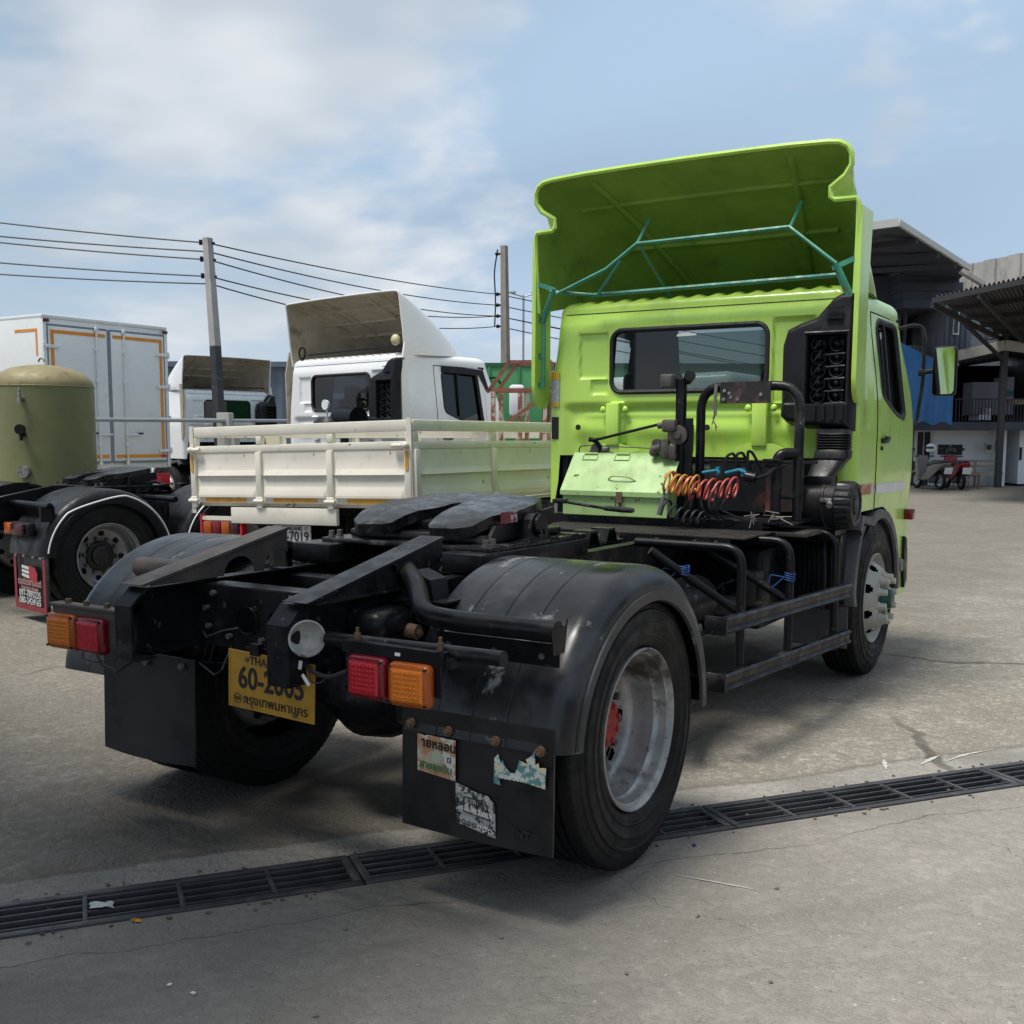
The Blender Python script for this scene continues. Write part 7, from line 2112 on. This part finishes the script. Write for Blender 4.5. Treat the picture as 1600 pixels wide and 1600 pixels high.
wbox((1645, 690), (3600, 762), 36.5, 36.95, M_slate2, 'unseen_side_wing_base')
# electric meters, bench, chair
for x, z in ((1543, 700), (1560, 698)):
    w_ = wbox((x-5, z-8), (x+5, z+8), 36.1, 36.3, M_par, 'meter_box'); wbox((x-3, z-4), (x+3, z+4), 36.05, 36.09, M_ink, 'meter_face', w_)
def rest(nm, lab, cat, px, d=35.2):
    t = thing(nm, lab, cat); p = bpt(px, None, d); t.matrix_world = BM @ Matrix.Translation((p.x, p.y, 0)); return t
M_wood = mat('pale_bench_wood', (0.34, 0.27, 0.19), 0.7, var=0.15, vscale=5)
bn = rest('bench', 'pale wooden bench against the grey white wall', 'bench', 1528, 36.0)
g = G(); g.b2((-0.9, -0.25, 0.40), (0.7, 0.1, 0.46)); g.obj('seat', M_wood, bn)
for z in (0.62, 0.80): g = G(); g.b2((-1.5, 0.12, z), (0.75, 0.16, z+0.07)); g.obj('back_rail', M_wood, bn)
for x in (-0.8, -0.1, 0.6):
    g = G(); g.b2((x, 0.10, 0), (x+0.06, 0.16, 0.85)); g.obj('leg', M_wood, bn); g = G(); g.b2((x, -0.24, 0), (x+0.06, -0.18, 0.40)); g.obj('leg', M_wood, bn)
ch = rest('chair', 'small red brown wooden chair in front of the bench', 'chair', 1517, 34.6)
M_chw = mat('red_brown_wood', (0.20, 0.085, 0.05), 0.6)
g = G(); g.b2((-0.2, -0.2, 0.38), (0.2, 0.2, 0.43)); g.obj('seat', M_chw, ch)
for sx in (-0.18, 0.16):
    for sy in (-0.18, 0.16): g = G(); g.b2((sx, sy, 0), (sx+0.03, sy+0.03, 0.38)); g.obj('leg', M_chw, ch)
g = G(); g.b2((-0.2, 0.17, 0.43), (-0.17, 0.2, 0.75)); g.obj('back_post', M_chw, ch)
bs = rest('sack_pile', 'yellow brown sacks lying inside the workshop doorway', 'sacks', 1577, 38.5)
g = G(); g.sph((0, 0, 0.3), (0.5, 0.4, 0.5), 14); g.obj('sack', mat('straw_sack', (0.22, 0.17, 0.06), 0.9), bs); g = G(); g.sph((0.4, -0.2, 0.35), (0.4, 0.35, 0.45), 14); g.obj('sack', mat('cream_sack', (0.4, 0.37, 0.32), 0.9), bs)
# blue tarpaulin hung along the balcony
g = G()
a, b = bpt(1404, 541, 34.4), bpt(1482, 580, 34.6)
c, d = bpt(1404, 668, 34.2), bpt(1482, 668, 34.4)
a = bpt(1398, 540, 34.4); b = bpt(1482, 580, 34.6); c = bpt(1398, 662, 34.2); d = bpt(1482, 664, 34.4)
def tp(i, j):
    s, t = i/60, j/16
    p = a.lerp(b, s).lerp(c.lerp(d, s), t)
    return p+V((0, 0.04*sin(s*23+2*t)*t+0.02*sin(s*61)*t, 0.05*sin(s*17)*(t > 0.97)))
g.grid(61, 17, tp)
tp_ = g.obj('blue_tarpaulin', mat('blue_tarp', (0.025, 0.14, 0.36), 0.45, var=0.15, vscale=1.5), None, 60); tp_.matrix_world = BM
tag(tp_, 'creased blue tarpaulin hanging from the workshop balcony', 'tarpaulin')
ac = rest('wall_unit', 'beige louvred unit behind the top edge of the blue tarpaulin', 'air conditioner', 1430, 38.6)
g = G(); z_ = bl(0, 560, 38.6)[2]; g.b2((-0.55, -0.2, z_-1.2), (0.55, 0.2, z_+0.35), 0.02); g.obj('casing', M_par, ac)
for k in range(9): g = G(); g.b2((-0.5+0.11*k, -0.22, z_-0.2), (-0.45+0.11*k, -0.201, z_+0.3)); g.obj('louvre', M_slate2, ac)
# ---------------- scooters
M_scb = mat('scooter_black', (0.015, 0.015, 0.017), 0.3); M_scr = mat('scooter_red', (0.26, 0.012, 0.02), 0.3); M_scg = mat('scooter_bronze', (0.16, 0.145, 0.12), 0.35)
def scooter(px, d, yaw, bodym, lab, plate_tilt):
    t = rest('motor_scooter', lab, 'motorbike', px, d)
    t.matrix_world = t.matrix_world @ Matrix.Rotation(yaw, 4, 'Z')
    for nm, y in (('rear_wheel', -0.62), ('front_wheel', 0.62)):
        g = G(); g.lathe([(0.17, -0.035), (0.24, -0.05), (0.28, -0.03), (0.29, 0.0), (0.28, 0.03), (0.24, 0.05), (0.17, 0.035)], (0, y, 0.29), (1, 0, 0), 28); w_ = g.obj(nm, M_tyre, t)
        g = G(); g.lathe([(0.0, -0.04), (0.05, -0.04), (0.06, -0.01), (0.17, -0.03), (0.17, 0.03), (0.06, 0.01), (0.05, 0.04), (0, 0.04)], (0, y, 0.29), (1, 0, 0), 20); g.obj('rim', M_rim2, w_)
    def slab(poly, w, m, nm, bev=0.05):
        g = G(); g.prism(poly, (-w/2, 0, 0), (0, 1, 0), (0, 0, 1), (w, 0, 0))
        bmesh.ops.bevel(g.bm, geom=[e for e in g.bm.edges], offset=bev, segments=3, profile=0.5, affect='EDGES', clamp_overlap=True)
        return g.obj(nm, m, t, 50)
    slab([(-0.98, 0.84), (-0.90, 0.70), (-0.45, 0.52), (-0.30, 0.30), (0.22, 0.26), (0.30, 0.36), (0.0, 0.40), (-0.14, 0.52), (-0.10, 0.72), (-0.40, 0.80)], 0.30, bodym, 'tail_body')
    slab([(0.18, 0.30), (0.34, 0.26), (0.46, 0.50), (0.50, 0.80), (0.44, 1.04), (0.34, 1.06), (0.32, 0.80), (0.26, 0.50)], 0.40, bodym, 'leg_shield')
    slab([(-0.92, 0.88), (-0.86, 0.80), (-0.40, 0.78), (-0.05, 0.72), (0.0, 0.80), (-0.30, 0.88), (-0.55, 0.90)], 0.28, M_scb, 'seat', 0.04)
    slab([(-0.50, 0.20), (-0.20, 0.20), (0.0, 0.30), (-0.20, 0.46), (-0.60, 0.42)], 0.24, M_scb, 'engine', 0.03)
    slab([(0.40, 0.50), (0.62, 0.62), (0.86, 0.50), (0.84, 0.46), (0.62, 0.56), (0.42, 0.44)], 0.16, bodym, 'front_mudguard', 0.02)
    g = G(); g.tube([(-0.34, 0.28, 1.02), (-0.12, 0.38, 1.02), (0.12, 0.38, 1.02), (0.34, 0.28, 1.02)], 0.018, 8); hb = g.obj('handlebar', M_scb, t)
    for s in (1, -1):
        g = G(); g.tube([(s*0.28, 0.32, 1.03), (s*0.34, 0.34, 1.20)], 0.008, 6); g.sph((s*0.35, 0.33, 1.24), (0.06, 0.02, 0.045), 10); g.obj('mirror', M_scb, hb)
    g = G(); g.tube([(0.0, 0.42, 0.85), (0.0, 0.55, 0.5), (0.0, 0.62, 0.29)], 0.035, 8); g.obj('fork', M_steel, t)
    g = G(); g.tube([(0.0, -0.84, 0.62), (0.0, -0.94, 0.45)], 0.03, 6); g.obj('tail_guard', M_scb, t)
    g = G(); g.box((0, -1.02, 0.60), (0.26, 0.01, 0.20), Matrix.Rotation(plate_tilt, 3, 'X')); g.obj('number_plate', M_whitetrim, t)
    g = G(); g.sph((0, -0.87, 0.76), (0.10, 0.04, 0.05), 10); g.obj('tail_lamp', M_red, t)
    g = G(); g.cyl((0.14, -0.75, 0.32), (0.14, -0.25, 0.30), 0.055, n=12); g.obj('exhaust', M_steel, t)
    g = G(); g.beam((-0.05, 0.0, 0.28), (-0.22, 0.0, 0.01), 0.025, 0.025); g.obj('side_stand', M_scb, t)
    return t
s1 = scooter(1450, 34.0, radians(12), M_scg, 'bronze and black motor scooter with a white helmet on it', 0.3)
s2 = scooter(1490, 34.0, radians(-2), M_scr, 'red and black motor scooter parked beside the bronze one', 0.3)
def helmet(parent_t, loc, m, lab):
    g = G(); g.lathe([(0.12, -0.12), (0.14, -0.08), (0.15, 0.0), (0.135, 0.07), (0.09, 0.12), (0.0, 0.14)], (0, 0, 0), (0, 0, 1), 24)
    t = thing('helmet', lab, 'helmet'); t.matrix_world = parent_t.matrix_world @ Matrix.Translation(loc)
    g.obj('shell', m, t, 60)
    g = G(); g.lathe([(0.153, -0.03), (0.156, 0.0), (0.15, 0.045)], (0, 0, 0), (0, 0, 1), 24, skip=lambda k, i: not (2 < i < 12)); g.obj('visor', M_inkg, t)
helmet(s1, (0.25, 0.33, 1.28), M_whitetrim, 'white helmet hung on the bronze scooter')
helmet(s2, (0.0, 0.36, 1.20), M_scb, 'black helmet hung on the red scooter')

# unseen shed added right of the yard, to darken reflections on the cab side
SH = thing('unseen_shed', 'long grey metal shed added out of view to darken cab reflections', 'shed', (15.5, 4, 0))
g = G(); g.grid(160, 2, lambda i, j: (-0.03 if (i//2) % 2 else 0.03, -14+34*i/159, 6.0*j)); g.obj('wall', mat('unseen_shed_grey_sheet', (0.13, 0.135, 0.14), 0.6, var=0.2, vscale=0.6), SH)
g = G(); g.prism([(-0.5, 5.9), (4, 7.2), (8.5, 5.9), (8.5, 6.0), (4, 7.3), (-0.5, 6.0)], (0, -14.2, 0), (1, 0, 0), (0, 0, 1), (0, 34.4, 0)); g.obj('roof', M_canopy, SH)  # roof of the added unseen shed
for y in (-10, -2, 6, 14):
    g = G(); g.b2((-0.10, y-1.8, 0), (-0.05, y+1.8, 4.2)); g.obj('unseen_shed_shutter_door', M_slate2, SH)
